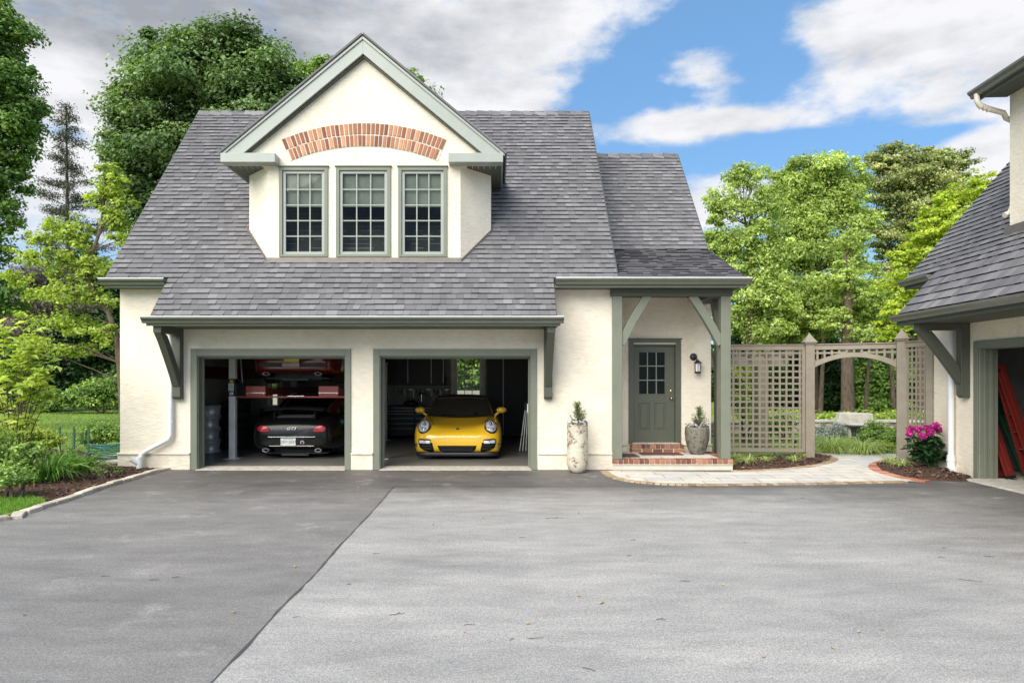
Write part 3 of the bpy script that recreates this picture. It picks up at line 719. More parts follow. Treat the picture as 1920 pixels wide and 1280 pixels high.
# windows of the dormer
M['blind'] = plain('blind', (.36, .38, .33), .8)
M['muntin'] = plain('muntin', (.27, .305, .25), .45)
def window(parent, x0, x1, z0, z1, y, cols, rows, blind=0, tw=.055, sw=.055, fm='sage_l', mm='muntin', name='window', out=.03, room=True, trim=True, mp=None):
    mb = MB(); k = dict()
    if trim:
        mb.box(x0-.01, y-out, z0-.02, x0+tw, y+.06, z1+.02); mb.box(x1-tw, y-out, z0-.02, x1+.01, y+.06, z1+.02)
        mb.box(x0+tw, y-out, z1-tw+.01, x1-tw, y+.06, z1+.02); mb.box(x0+tw, y-out, z0-.02, x1-tw, y+.06, z0+tw*.5)
        mb.box(x0-.03, y-out-.02, z1+.02, x1+.03, y+.01, z1+.045)
    w = mb.build(name, M['sage'] if fm == 'sage_l' else M[fm], parent, bev=.004)
    a, b, c, d = x0+tw, x1-tw, z0+tw*.5, z1-tw+.01
    s = MB(); ys = y+.005
    s.box(a, ys, c, a+sw, ys+.05, d); s.box(b-sw, ys, c, b, ys+.05, d); s.box(a+sw, ys, c, b-sw, ys+.05, c+sw); s.box(a+sw, ys, d-sw, b-sw, ys+.05, d)
    s.build('sash', M[fm], w, bev=.003)
    a += sw; b -= sw; c += sw; d -= sw
    mu = MB(); t = .011
    for i in range(1, cols): x = a+(b-a)*i/cols; mu.box(x-t, ys+.012, c, x+t, ys+.035, d)
    for j in range(1, rows):
        z = c+(d-c)*j/rows
        for i in range(cols):
            xa = a+(b-a)*i/cols+(t if i else 0); xb = a+(b-a)*(i+1)/cols-(t if i < cols-1 else 0)
            mu.box(xa, ys+.012, z-t, xb, ys+.035, z+t)
    mu.build('muntin', M[mm], w)
    g = MB(); g.add([(a-.01, ys+.04, c-.01), (b+.01, ys+.04, c-.01), (b+.01, ys+.04, d+.01), (a-.01, ys+.04, d+.01)], [(0, 1, 2, 3)]); g.build('pane', M['glass'], w)
    if blind:
        q = MB(); zb = d-(d-c)*blind; n = 28
        for i in range(n): z = zb+(d-zb)*i/n; q.prism([(a-.03, ys+.085, z), (a-.03, ys+.075, z+(d-zb)/n), (a-.03, ys+.08, z+(d-zb)/n), (a-.03, ys+.09, z)], (b-a+.06, 0, 0))
        q.box(a-.03, ys+.07, zb-.022, b+.03, ys+.095, zb); q.build('blind', M['blind'], w)
    return w
for (a, b, c, d) in holes: window(dorm, a, b, c, d, DY, 3, 5, blind=.4)
mb = MB(); mb.box(DX-1.75, 14.3, 4.0, DX+1.75, 14.35, 5.7); mb.prism([(DX-1.75, 13.04, roofz(13.04)+.03), (DX-1.75, 14.29, roofz(14.29)+.04), (DX-1.75, 14.29, roofz(14.29)+.02), (DX-1.75, 13.04, 3.9)], (3.5, 0, 0)); mb.box(DX-1.75, 13.1, 5.66, DX+1.75, 14.3, 5.68)
mb.build('room_lining', M['darkroom'], dorm)

# front door -----------------------------------------------------------------
mb = MB()
dx0, dx1, dz0, dz1 = 2.85, 3.70, .385, 2.385
yd = 14.1
mb.box(dx0-.115, yd-.03, .36, dx0-.012, yd-.001, dz1+.06); mb.box(dx1+.012, yd-.03, .36, dx1+.115, yd-.001, dz1+.06); mb.box(dx0-.115, yd-.03, dz1+.06, dx1+.115, yd-.001, dz1+.13)
mb.box(dx0-.14, yd-.045, dz1+.13, dx1+.14, yd-.001, dz1+.15)
mb.box(dx0-.024, yd, .36, dx0-.002, yd+.18, dz1+.035); mb.box(dx1+.002, yd, .36, dx1+.024, yd+.18, dz1+.035); mb.box(dx0-.002, yd, dz1+.002, dx1+.002, yd+.18, dz1+.035)
hp('door_frame', mb, M['door'], bev=.004)
mb = MB(); yl = yd+.07
gx0, gx1, gz0, gz1 = dx0+.11, dx1-.19, 1.38, 2.26
mb.wall(dx0, dx1, dz0, dz1, yl, yl+.045, [(gx0, gx1, gz0, gz1), (dx0+.11, dx0+.345, .63, 1.20), (dx1-.41, dx1-.175, .63, 1.20)])
for a, b in ((dx0+.11, dx0+.345), (dx1-.41, dx1-.175)):
    rows = [[(a, yl, .63), (b, yl, .63), (b, yl, 1.20), (a, yl, 1.20)]]
    def fr(q, yy): return [(a+q, yy, .63+q), (b-q, yy, .63+q), (b-q, yy, 1.20-q), (a+q, yy, 1.20-q)]
    lv = [fr(0, yl), fr(.015, yl+.014), fr(.03, yl+.014), fr(.05, yl+.003)]
    for p, q in zip(lv[:-1], lv[1:]):
        for i in range(4): j = (i+1) % 4; mb.add([p[i], p[j], q[j], q[i]], [(0, 1, 2, 3)])
    mb.add(lv[-1], [(0, 1, 2, 3)])
t = .018
mb.box(gx0-t, yl-.008, gz0-t, gx0+t*.6, yl+.03, gz1+t); mb.box(gx1-t*.6, yl-.008, gz0-t, gx1+t, yl+.03, gz1+t); mb.box(gx0+t*.6, yl-.008, gz0-t, gx1-t*.6, yl+.03, gz0+t*.6); mb.box(gx0+t*.6, yl-.008, gz1-t*.6, gx1-t*.6, yl+.03, gz1+t)
door = hp('door', mb, M['door'], bev=.002)
mu = MB()
for i in (1, 2):
    x = gx0+(gx1-gx0)*i/3; mu.box(x-.01, yl, gz0, x+.01, yl+.02, gz1)
    z = gz0+(gz1-gz0)*i/3
    for k in range(3): mu.box(gx0+(gx1-gx0)*k/3+.01*(k > 0), yl, z-.01, gx0+(gx1-gx0)*(k+1)/3-.01*(k < 2), yl+.02, z+.01)
M['muntin_d'] = plain('door muntin', (.20, .23, .19), .4)
mu.build('muntin', M['muntin_d'], door)
g = MB(); g.add([(gx0, yl+.025, gz0), (gx1, yl+.025, gz0), (gx1, yl+.025, gz1), (gx0, yl+.025, gz1)], [(0, 1, 2, 3)]); g.build('pane', M['glass'], door)
kx = dx1-.07
g = MB(); g.lathe([(.03, 0), (.032, -.006), (.012, -.012), (.011, -.035), (.024, -.042), (.029, -.055), (.024, -.068), (.001, -.072)], 16, (kx, yl, 1.30), 'Y'); g.build('door_knob', M['brass'], door)
g = MB(); g.lathe([(.028, 0), (.029, -.012), (.02, -.018), (.001, -.019)], 16, (kx, yl, 1.45), 'Y'); g.box(kx-.004, yl-.03, 1.435, kx+.004, yl-.017, 1.465); g.build('deadbolt', M['brass'], door)
g = MB(); g.box(2.2, 15.5, .2, 4.2, 15.55, 3.4); g.box(2.2, 14.35, .3, 4.2, 15.5, .34); g.build('hall_lining', M['darkroom'], door)

# porch ------------------------------------------------------------------------
sx0, sx1, sy0, sz = 2.17, 4.41, 12.68, .205
mb = MB(); mb.box(sx0, sy0+.03, 0, sx1, 14.098, .10); mb.box(sx0+.1, sy0+.2, .1, sx1-.1, 14.06, sz-.002)
hp('porch_slab', mb, M['cream'], bev=.006)
mb = MB(); rg = random.Random(31)
def bricks_x(mb, x0, x1, y0, y1, z0, z1, w=.098, g=.012):
    n = max(1, round((x1-x0)/w)); st = (x1-x0)/n
    for i in range(n): mb.box(x0+i*st+g/2, y0-rg.uniform(0, .004), z0, x0+(i+1)*st-g/2, y1, z1+rg.uniform(-.002, .002), rg.random())
def bricks_y(mb, y0, y1, x0, x1, z0, z1, w=.098, g=.012):
    n = max(1, round((y1-y0)/w)); st = (y1-y0)/n
    for i in range(n): mb.box(x0, y0+i*st+g/2, z0, x1, y0+(i+1)*st-g/2, z1+rg.uniform(-.002, .002), rg.random())
bricks_x(mb, sx0, sx1, sy0, sy0+.2, .125, sz+.003); bricks_y(mb, sy0+.2, 14.05, sx1-.2, sx1, .125, sz+.003)
hp('porch_edging', mb, M['brick_p'], bev=.005); mb = MB()
# step under the door
ex0, ex1 = 2.74, 3.80
bricks_x(mb, ex0, ex1, 13.78, 13.97, .30, .372, .1)
bricks_x(mb, ex0, ex1, 13.80, 14.05, .212, .285, .2)
pb = hp('door_step', mb, M['brick_p'], bev=.005)
mb = MB(); mb.box(sx0+.006, sy0+.012, .10, sx1-.006, sy0+.19, sz-.004); mb.box(sx1-.19, sy0+.2, .10, sx1-.01, 14.05, sz-.006); mb.box(ex0+.01, 13.80, sz, ex1-.01, 14.06, .366)
mb.build('mortar', M['mortar'], pb)
mb = MB(); mb.box(2.80, 13.98, .366, 3.76, 14.17, .384); hp('door_sill', mb, M['cream'])
M['paver'] = M['path']
mb = MB(); mb.box(sx0+.2, sy0+.2, sz-.001, sx1-.2, 14.0, sz+.002); hp('porch_paving', mb, M['path'])
def post(x0, x1, y0, y1, z0=sz, z1=3.26):
    mb = MB(); mb.box(x0, y0, z0, x1, y1, z1); mb.box(x0-.012, y0-.012, z0, x1+.012, y1+.012, z0+.0); return mb
hp('porch_post', MB().box(2.17, 12.70, sz+.003, 2.35, 12.88, 3.24), M['sage'], bev=.008)
hp('porch_post', MB().box(4.19, 12.70, sz+.003, 4.37, 12.88, 3.24), M['sage'], bev=.008)
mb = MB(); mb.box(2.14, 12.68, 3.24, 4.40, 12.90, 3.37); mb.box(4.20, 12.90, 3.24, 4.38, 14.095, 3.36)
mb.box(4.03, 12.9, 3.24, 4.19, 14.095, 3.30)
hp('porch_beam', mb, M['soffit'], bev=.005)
def brace(x0, z0, x1, z1, y0, y1, w=.17, bow=.05, mp=None):
    """from (x0,z0) low on the post to (x1,z1) at the beam"""
    mb = MB(); a = []; b = []; d = Vector((x1-x0, z1-z0)); L = d.length; d.normalize(); n = Vector((d.y, -d.x))
    for i in range(9):
        t = i/8; c = Vector((x0, z0))+d*L*t+n*math.sin(t*math.pi)*bow*(1 if x1 > x0 else -1)
        a.append(c+n*w/2); b.append(c-n*w/2)
    mp = mp or (lambda x, y, z: (x, y, z))
    mb.prism([mp(p.x, y0, p.y) for p in a+b[::-1]], Vector(mp(0, y1, 0))-Vector(mp(0, y0, 0))); return mb
hp('porch_brace', brace(2.33, 2.35, 2.84, 3.26, 12.73, 12.86, .15, -.02), M['sage'], bev=.005)
hp('porch_brace', brace(4.21, 2.35, 3.66, 3.26, 12.73, 12.86, .15, -.02), M['sage'], bev=.005)
hp('porch_brace', brace(12.86, 2.35, 13.42, 3.26, 4.22, 4.35, .15, .04, lambda x, y, z: (y, x, z)), M['sage'], bev=.005)

# downspout on the left corner
mb = MB(); pth = [(-5.98, 12.2, 2.66), (-6.0, 12.5, 2.62), (-6.06, 12.72, 2.5), (-6.06, 12.73, 2.2), (-6.06, 12.73, .66), (-6.10, 12.72, .58), (-6.5, 12.68, .36), (-6.58, 12.67, .30), (-6.6, 12.66, .22), (-6.6, 12.64, .05)]
mb.tube(pth, .045, 12); mb.tube([(-6.6, 12.64, .26), (-6.6, 12.64, .02)], .058, 12); mb.tube([(-6.6, 12.64, .13), (-6.72, 12.58, .23)], .055, 12)
for z in (.9, 1.9): mb.tube([(-6.06, 12.73, z-.015), (-6.06, 12.73, z+.015)], .05, 12)
hp('downspout', mb, M['white'])

# ------------------------------------------------------------------ garage interior shell
M['inwall'] = plain('inner wall', (.36, .34, .30), .8, var=.1, vs=3)
M['inred'] = plain('inner red band', (.12, .012, .014), .7)
M['ceil'] = plain('inner ceiling', (.22, .21, .2), .85)
def gfloor():
    m, nt, bs = newmat('epoxy floor'); bs.inputs['Roughness'].default_value = .38
    c = ramp(nt, noise(nt, 70, 3, .8).outputs['Fac'], [(.3, (.11, .105, .095)), (.5, (.21, .20, .18)), (.7, (.36, .34, .3))])
    c = mixc(nt, 1., c, ramp(nt, noise(nt, 1.2, 4, .6).outputs['Fac'], [(.3, (.8,)*3), (.7, (1.15,)*3)]), 'MULTIPLY'); nt.links.new(c, bs.inputs['Base Color']); return m
M['epoxy'] = gfloor()
mb = MB(); mb.box(-6.8, 13.1, -.02, 1.95, 20.2, .03); hp('garage_floor', mb, M['epoxy'])
mb = MB(); mb.box(-6.8, 13.1, 3.1, 1.95, 20.2, 3.12); hp('garage_ceiling', mb, M['ceil'])
mb = MB()
mb.wall(-6.8, 1.95, .03, 3.1, 20.17, 20.198, [(-6.75, -6.39, .85, 1.87), (-1.25, -.39, .98, 2.72)])
mb.wall(13.105, 20.17, .03, 3.1, -6.8+.002, -6.79, [], lambda a, d, z: (d, a, z)); mb.wall(13.105, 20.17, .03, 3.1, 1.93, 1.948, [], lambda a, d, z: (d, a, z))
hp('garage_lining', mb, M['inwall'])
mb = MB(); mb.box(-6.789, 13.2, 1.70, -6.783, 20.16, 1.99); mb.box(-6.38, 20.160, 1.70, -3.2, 20.166, 1.99)
hp('wall_stripe', mb, M['inred'])
M['wintrim'] = plain('inner window trim', (.80, .77, .69), .5)
def backwin(x0, x1, z0, z1, cols, rows):
    w = window(house, x0, x1, z0, z1, 20.24, cols, rows, fm='wintrim', mm='wintrim', tw=.04, sw=.05, name='rear_window')
    mb = MB(); mb.box(x0-.09, 20.13, z0-.1, x0+.01, 20.165, z1+.1); mb.box(x1-.01, 20.13, z0-.1, x1+.09, 20.165, z1+.1); mb.box(x0+.01, 20.13, z1, x1-.01, 20.165, z1+.1); mb.box(x0-.1, 20.08, z0-.03, x1+.1, 20.165, z0)
    mb.build('inner_casing', M['wintrim'], w)
backwin(-6.72, -6.40, .86, 1.86, 1, 2); backwin(-1.24, -.40, .99, 2.71, 3, 5)
# ================================================================== RIGHT BUILDING (turned about three degrees)
rot = -math.atan(67/F)
RB = thing('carriage_house', 'cream stucco building at the right edge with grey shingle roof and open garage bay', 'house', (8.1, 10.46, 0), rot)
def rp(name, mb, mat, **k): return mb.build(name, mat, RB, local=True, **k)
sw_ = lambda a, d, z: (d, a, z)          # along = local y, depth = local x
OY0, OY1, OH = -1.75, 1.06, 2.22
mb = MB()
mb.wall(-6.5, 2.42, 0, 3.55, 0, .3, [(OY0, OY1, 0, OH)], sw_)
mb.wall(.3, 7.5, 0, 3.55, 2.12, 2.42, [], lambda a, d, z: (a, d, z))
mb.wall(.3, 7.5, 0, 3.55, -6.5, -6.2, [], lambda a, d, z: (a, d, z))
mb.wall(-6.2, 2.12, 0, 3.55, 7.2, 7.5, [], sw_)
for y in (2.13, -6.49): mb.prism([(.05, y, 3.5), (3.9, y, 8.0), (7.45, y, 3.5)], (0, .28, 0))
# upper dormer wall
mb.wall(-4.0, .40, 3.95, 6.22, .05, .3, [], sw_)
mb.prism([(.3, .10, 4.2), (2.2, .10, 6.2), (.3, .10, 6.22)], (0, .30, 0))
rp('wall', mb, M['stucco_r'])
xe, ze = -.95, 2.86
def rz(x): return ze+PT*(x-xe)
xu = -.30; xr_ = 3.6
mb = MB(); dk = MB()
# u runs along -y (towards the camera), v up the slope
nR = (-sa, 0, ca); vR = (ca, 0, sa)
el2 = (xu-xe)/ca
mb.shingles((xe, 0, ze), (0, -1, 0), vR, nR, el2, lambda v: -1.78, lambda v: 5.9, e=el2/5, seed=41)
mb.shingles((xu, 0, rz(xu)), (0, -1, 0), vR, nR, (xr_-xu)/ca, lambda v: -2.75, lambda v: 6.8, seed=42)
dk.prism([Vector(p)-Vector(nR)*.10 for p in ((xe, 1.78, ze), (xe, -5.9, ze), (xu, -5.9, rz(xu)), (xu, 1.78, rz(xu)))], Vector(nR)*.097)
dk.prism([Vector(p)-Vector(nR)*.10 for p in ((xu, 2.75, rz(xu)), (xu, -6.8, rz(xu)), (xr_, -6.8, rz(xr_)), (xr_, 2.75, rz(xr_)))], Vector(nR)*.097)
nB = Vector((sa, 0, ca))
dk.prism([Vector(p)-nB*.1 for p in ((xr_, 2.75, rz(xr_)), (xr_, -6.8, rz(xr_)), (2*xr_-xu, -6.8, rz(xu)), (2*xr_-xu, 2.75, rz(xu)))], nB*.12)
r2 = rp('roof', mb, M['shingle']); dk.build('roof_deck', M['dark_trim'], r2, local=True)
def gutter_y(y0, y1, x, z):
    pr = [(-.0, 0), (-.0, -.11), (-.07, -.11), (-.085, -.07), (-.125, -.035), (-.13, .0), (-.12, .0), (-.11, -.03), (-.075, -.06), (-.06, -.095), (-.012, -.095), (-.012, 0)]
    mb = MB(); mb.prism([(x+a, y0, z+b) for a, b in pr], (0, y1-y0, 0))
    for y in (y0, y1-.01): mb.prism([(x+a, y, z+b) for a, b in pr[:6]], (0, .01, 0))
    g = rp('gutter', mb, M['gutter_w'], bev=.003)
    return g
M['gutter_w'] = plain('aged gutter metal', (.17, .17, .145), .3, .2)
gutter_y(-6, 1.84, xe-.02, ze-.03); gutter_y(1.84, 2.80, xu-.03, rz(xu)-.03)
gutter_y(-4.3, .50, -.42, 6.30)
mb = MB()
mb.box(xe-.02, -5.9, ze-.20, xe+.01, 1.80, ze-.03); mb.box(xu-.03, 1.8, rz(xu)-.2, xu, 2.76, rz(xu)-.03)
mb.box(-.42, -4.3, 6.14, -.39, .46, 6.30)
rp('fascia_board', mb, M['dark_trim'])
mb = MB(); mb.box(xe+.01, -5.9, ze-.2, -.002, 1.78, ze-.175); mb.box(xu, 1.8, rz(xu)-.19, -.002, 2.72, rz(xu)-.165); mb.box(-.39, -4.3, 6.20, .049, .46, 6.225)
rp('soffit', mb, M['soffit'])
mb = MB(); mb.prism([(-.42, .5, 6.31), (-.42, -4.3, 6.31), (2.4, -4.3, 7.7), (2.4, .5, 7.7)], (0, 0, -.06)); mb.prism([(-.40, .40, 6.2), (2.2, .40, 6.22), (2.2, .40, 7.55), (-.40, .40, 6.26)], (0, -.03, 0))
rp('upper_roof', mb, M['dark_trim'])
mb = MB(); mb.box(-.0, -4.0, rz(0)-.12, .045, .46, 4.12); rp('flashing', mb, M['bronze'])
# door frame
mb = MB(); a, b = OY0, OY1
mb.box(-.03, b-.002, 0, -.001, b+.115, OH+.12); mb.box(-.03, a-.115, 0, -.001, a+.002, OH+.12); mb.box(-.03, a+.002, OH, -.001, b-.002, OH+.12)
mb.box(0, b-.02, 0, .29, b, OH-.02); mb.box(0, a, 0, .29, a+.02, OH-.02); mb.box(0, a, OH-.02, .29, b, OH)
for q0, q1 in ((b-.05, b-.02), (a+.02, a+.05)): mb.box(.15, q0, 0, .20, q1, OH-.02); mb.box(.06, q0+.01*(q0 > 0), 0, .10, q1-.008*(q0 < 0), OH-.02)
rp('garage_door_frame', mb, M['sage'], bev=.004)
rp('eave_bracket', bracket(1.37, lambda x, y, z: (y, x, z), yw=0., arm=.87, ztop=2.66, h=1.29, w=.15), M['soffit'], bev=.006)
mb = MB(); mb.box(-.28, a-.2, -.02, .45, b-.0, .025); rp('threshold', mb, M['concrete'], bev=.01)
mb = MB(); mb.box(.3, -6.2, -.02, 7.2, 2.12, .012); rp('garage_floor', mb, M['concrete'])
mb = MB(); mb.box(.3, -6.2, 3.0, 7.2, 2.12, 3.02); rp('garage_ceiling', mb, M['ceil'])
M['inwall_r'] = plain('inner wall painted', (.12, .12, .115), .8)
mb = MB(); mb.box(.31, 2.1, .02, 7.19, 2.115, 3.0); mb.box(7.17, -6.1, .02, 7.19, 2.09, 3.0); mb.box(.31, -6.19, .02, 7.16, -6.17, 3.0)
mb.box(2.0, 1.98, .02, 2.12, 2.1, 3.0); rp('garage_lining', mb, M['inwall_r'])
# pipes
mb = MB(); mb.tube([(-.07, 1.72, 2.66), (-.07, 1.72, .28)], .052, 14); mb.tube([(-.07, 1.72, .34), (-.07, 1.72, .10)], .068, 14); mb.tube([(-.07, 1.72, .26), (-.07, 1.72, .24)], .078, 14)
mb.tube([(-.07, 1.72, .12), (-.13, 1.66, .07), (-.22, 1.60, .07)], .062, 14, cap=False); mb.tube([(-.19, 1.62, .07), (-.24, 1.585, .07)], .072, 14, cap=False); mb.tube([(-.07, 1.70, .12), (-.05, 1.70, .02)], .085, 14)
rp('downspout', mb, M['white'])
mb = MB(); mb.tube([(-.48, .36, 6.22), (-.48, .36, 6.12), (-.44, .36, 6.04), (-.30, .36, 5.98), (-.06, .38, 5.92), (.04, .47, 5.87), (.17, .49, 5.80), (.17, .49, 4.50), (.10, .47, 4.36), (.0, .45, 4.31)], .042, 12)
for x in (-.42, -.36, -.30): mb.tube([(x, .36, 6.02-(x+.42)*.4), (x+.012, .36, 6.01-(x+.42)*.4)], .046, 12)
rp('upper_downspout', mb, M['cream'])

# things inside the right garage -----------------------------------------------
RB.rotation_euler = (0, 0, rot)
rbm = wm(RB)
def ladder(name, label, mats, base, lean, L, w, rungs, rz, roll=0):
    """step ladder folded: two pairs of rails side by side, with rungs and a top cap; leaned by 'lean' (x,y) at its top"""
    t = thing(name, label, 'ladder', base, rz)
    d = Vector((lean[0], lean[1], 0)); h = math.sqrt(max(L*L-d.length_squared, .1)); ax = Vector((lean[0], lean[1], h)).normalized()
    s = Vector((0, 1, 0)); s = (s-ax*s.dot(ax)).normalized(); n = ax.cross(s)
    def bar(mb, p, q, a, b):
        vs = [o+s*i*a+n*j*b for o in (p, q) for i, j in ((-1, -1), (1, -1), (1, 1), (-1, 1))]
        mb.add(vs, [(3, 2, 1, 0), (4, 5, 6, 7), (0, 1, 5, 4), (1, 2, 6, 5), (2, 3, 7, 6), (3, 0, 4, 7)])
    for i, off in enumerate((0, .075)):
        mb = MB()
        for sgn in (-1, 1): bar(mb, n*off+s*sgn*w/2, n*off+s*sgn*(w/2-.06)+ax*(L-off), .015, .038)
        mb.build('rail', mats[0], t, local=True, bev=.004)
        for k in range(rungs):
            r = MB(); q = n*off+ax*(L*(k+.8)/(rungs+.6)); ww = w/2-.02-.06*(k/rungs); bar(r, q-s*ww, q+s*ww, .02, .032); r.build('rung', mats[1], t, local=True)
    c = MB(); bar(c, ax*(L-.03)+n*.03, ax*(L+.035)+n*.03, w/2-.03, .085); c.build('top_cap', mats[2], t, local=True, bev=.01)
    for off in (0, .075):
        for sgn in (-1, 1): f = MB(); bar(f, n*off+s*sgn*w/2-ax*.02, n*off+s*sgn*w/2+ax*.03, .022, .045); f.build('foot', M['black'], t, local=True)
    return t
M['yellowp'] = plain('yellow plastic', (.55, .38, .03), .5)
M['redfg'] = plain('red fibreglass', (.13, .012, .008), .4, var=.1)
M['greenfg'] = plain('green fibreglass', (.02, .10, .05), .45, var=.1)
M['alu'] = plain('aluminium', (.5, .5, .49), .4, .7)
def mk_ladder(label, mats, lx, ly, lean, L, w, rungs):
    p = rbm @ Vector((lx, ly, .035)); return ladder('step_ladder', label, mats, (p.x, p.y, p.z), lean, L, w, rungs, 0)
mk_ladder('tall red fibreglass step ladder leaning inside the right garage doorway', (M['redfg'], M['alu'], M['redfg']), .84, .94, (-.44, .22), 1.93, .20, 6)
mk_ladder('short narrow red ladder leaning behind the tall red step ladder', (M['redfg'], M['alu'], M['redfg']), .50, 1.10, (-.14, .26), 1.15, .20, 4)
mk_ladder('dark green ladder with a yellow top leaning right of the red ladder', (M['greenfg'], M['alu'], M['yellowp']), 1.12, 1.35, (-.50, .42), 2.02, .30, 6)
def pole(label, lx, ly, lean, L, r, mat, name='extension_pole', cat='pole'):
    p = rbm @ Vector((lx, ly, .02)); t = thing(name, label, cat, (p.x, p.y, p.z))
    mb = MB(); e = Vector((lean[0], lean[1], L)); mb.tube([(0, 0, 0), e*.6], r, 8); mb.build('handle', mat, t, local=True)
    mb = MB(); mb.tube([e*.6, e], r*.7, 8); mb.build('shaft', M['alu'], t, local=True); return t
pole('white telescopic pole leaning by the green ladder', 1.20, 1.22, (-.05, .05), 1.35, .02, M['white'])
# shelf with pots
p = rbm @ Vector((2.3, 1.70, .012)); sh = thing('storage_shelf', 'dark metal storage shelf against the rear wall of the right garage', 'shelf', p, rot)
mb = MB()
for z in (.35, .75): mb.box(-.6, -.2, z, .8, .22, z+.025)
mb.build('shelf_board', M['blackmetal'], sh, local=True)
for x in (-.6, .77):
    for y in (-.2, .19): MB().box(x, y, 0, x+.03, y+.03, 1.2).build('upright', M['blackmetal'], sh, local=True)
M['greyp'] = plain('grey plastic', (.22, .22, .21), .6); M['offw'] = plain('off white plastic', (.5, .49, .45), .5)
for i, (x, r, h, z, lab, mt) in enumerate(((-.42, .14, .34, .376, 'grey bucket on the middle board of the dark storage shelf', 'greyp'), (-.45, .07, .22, .776, 'off white jug on top of the dark storage shelf', 'offw'), (-.15, .11, .13, .776, 'low round tin on top of the dark storage shelf', 'steel'))):
    q = rbm @ Vector((2.3+x, 1.70, .012+z)); t = thing('bucket' if i == 0 else ('jug' if i == 1 else 'tin'), lab, 'bucket' if i == 0 else ('jug' if i == 1 else 'tin'), q)
    mb = MB(); mb.lathe([(.001, 0), (r*.85, 0), (r*.9, .01), (r, h*.95), (r*1.03, h), (r*.95, h), (r*.9, h*.9), (.001, h*.9)], 20); mb.build('body', M[mt], t, local=True)
    mb = MB(); mb.tube([(-r, 0, h*.9), (-r*.6, 0, h*1.25), (0, 0, h*1.35), (r*.6, 0, h*1.25), (r, 0, h*.9)], .005, 6); mb.build('handle', M['blackmetal'], t, local=True)

# ================================================================== LANTERN, PLANTERS, MATS, HOSE
lx, lz, ly = 4.08, CAMH+41/90.8, 14.1
t = thing('wall_lantern', 'black wall lantern with frosted glass beside the green front door', 'lamp', (lx, ly, lz))
mb = MB(); mb.lathe([(.001, -.045), (.04, -.042), (.068, -.02), (.078, 0)], 24, (0, 0, 0), 'Y'); mb.build('mounting_plate', M['blackmetal'], t, local=True)
mb = MB(); mb.tube([(0, -.03, 0), (0, -.09, .01), (.02, -.13, -.02), (.045, -.14, -.09)], .012, 8); mb.build('arm', M['blackmetal'], t, local=True)
lc = (.045, -.14)
mb = MB(); mb.lathe([(.001, -.06), (.03, -.07), (.05, -.095), (.088, -.125), (.088, -.132), (.001, -.135)], 24, (*lc, 0)); mb.build('cap', M['blackmetal'], t, local=True)
mb = MB()
for k in range(6):
    a = k*math.pi/3+.3; mb.box(lc[0]+.06*math.cos(a)-.005, lc[1]+.06*math.sin(a)-.005, -.31, lc[0]+.06*math.cos(a)+.005, lc[1]+.06*math.sin(a)+.005, -.13)
mb.lathe([(.001, -.35), (.04, -.345), (.066, -.33), (.066, -.30), (.001, -.30)], 24, (*lc, 0)); mb.build('cage', M['blackmetal'], t, local=True)
M['frost'] = plain('frosted glass', (.75, .74, .70), .3, coat=.3)
mb = MB(); mb.lathe([(.052, -.305), (.052, -.135)], 24, (*lc, 0)); mb.build('lamp_glass', M['frost'], t, local=True)

def potmat(name, stops, sc):
    m, nt, bs = newmat(name); bs.inputs['Roughness'].default_value = .75
    a = noise(nt, sc, 7, .72); b = noise(nt, sc*3.3, 5, .8)
    c = ramp(nt, mixc(nt, .35, a.outputs['Fac'], b.outputs['Fac']), stops)
    nt.links.new(c, bs.inputs['Base Color']); bump(nt, bs, a.outputs['Fac'], .8, .02); return m
M['pot_w'] = potmat('worn white glaze', [(.36, (.10, .06, .04)), (.43, (.18, .12, .08)), (.455, (.45, .39, .30)), (.52, (.60, .55, .45)), (.60, (.42, .43, .35)), (.66, (.62, .48, .33))], 6.5)
M['pot_g'] = potmat('mottled grey pot', [(.36, (.035, .032, .026)), (.46, (.09, .085, .066)), (.52, (.20, .19, .155)), (.60, (.12, .11, .085)), (.68, (.34, .33, .28))], 11)
M['soil'] = plain('potting soil', (.03, .02, .015), .95)
tp = thing('planter', 'tall cylindrical planter with worn white glaze standing between garage and porch', 'planter', (1.48, 12.42, 0))
mb = MB(); mb.lathe([(.001, 0), (.09, 0), (.13, .02), (.165, .07), (.188, .16), (.19, .3), (.187, .6), (.19, .87), (.194, .88), (.18, .885), (.172, .87), (.17, .8), (.001, .8)], 36); mb.build('pot', M['pot_w'], tp, local=True)
mb = MB(); mb.lathe([(.001, .84), (.172, .835)], 20); mb.build('soil', M['soil'], tp, local=True)
sp = thing('planter', 'squat mottled grey planter standing on the porch beside the door', 'planter', (3.99, 13.55, sz+.003))
mb = MB(); mb.lathe([(.001, 0), (.12, 0), (.135, .01), (.185, .12), (.225, .28), (.24, .42), (.236, .50), (.228, .54), (.222, .545), (.212, .54), (.215, .50), (.001, .49)], 36); mb.build('pot', M['pot_g'], sp, local=True)
mb = MB(); mb.lathe([(.001, .51), (.214, .505)], 20); mb.build('soil', M['soil'], sp, local=True)
M['mat_b'] = plain('coir', (.10, .055, .035), .95, var=.3, vs=30, bm=.8)
def doormat(x0, x1, y0, y1, z, lab):
    mb = MB(); mb.box(x0, y0, z, x1, y1, z+.014); mb.box(x0+.03, y0+.03, z+.014, x1-.03, y1-.03, z+.02)
    tag(mb.build('doormat', M['mat_b'], bev=.004), lab, 'doormat')
doormat(2.86, 3.68, 13.36, 13.72, sz+.003, 'long brown doormat lying in front of the brick door step')
doormat(2.42, 2.74, 13.0, 13.5, sz+.003, 'small dark brown mat beside the left porch post')
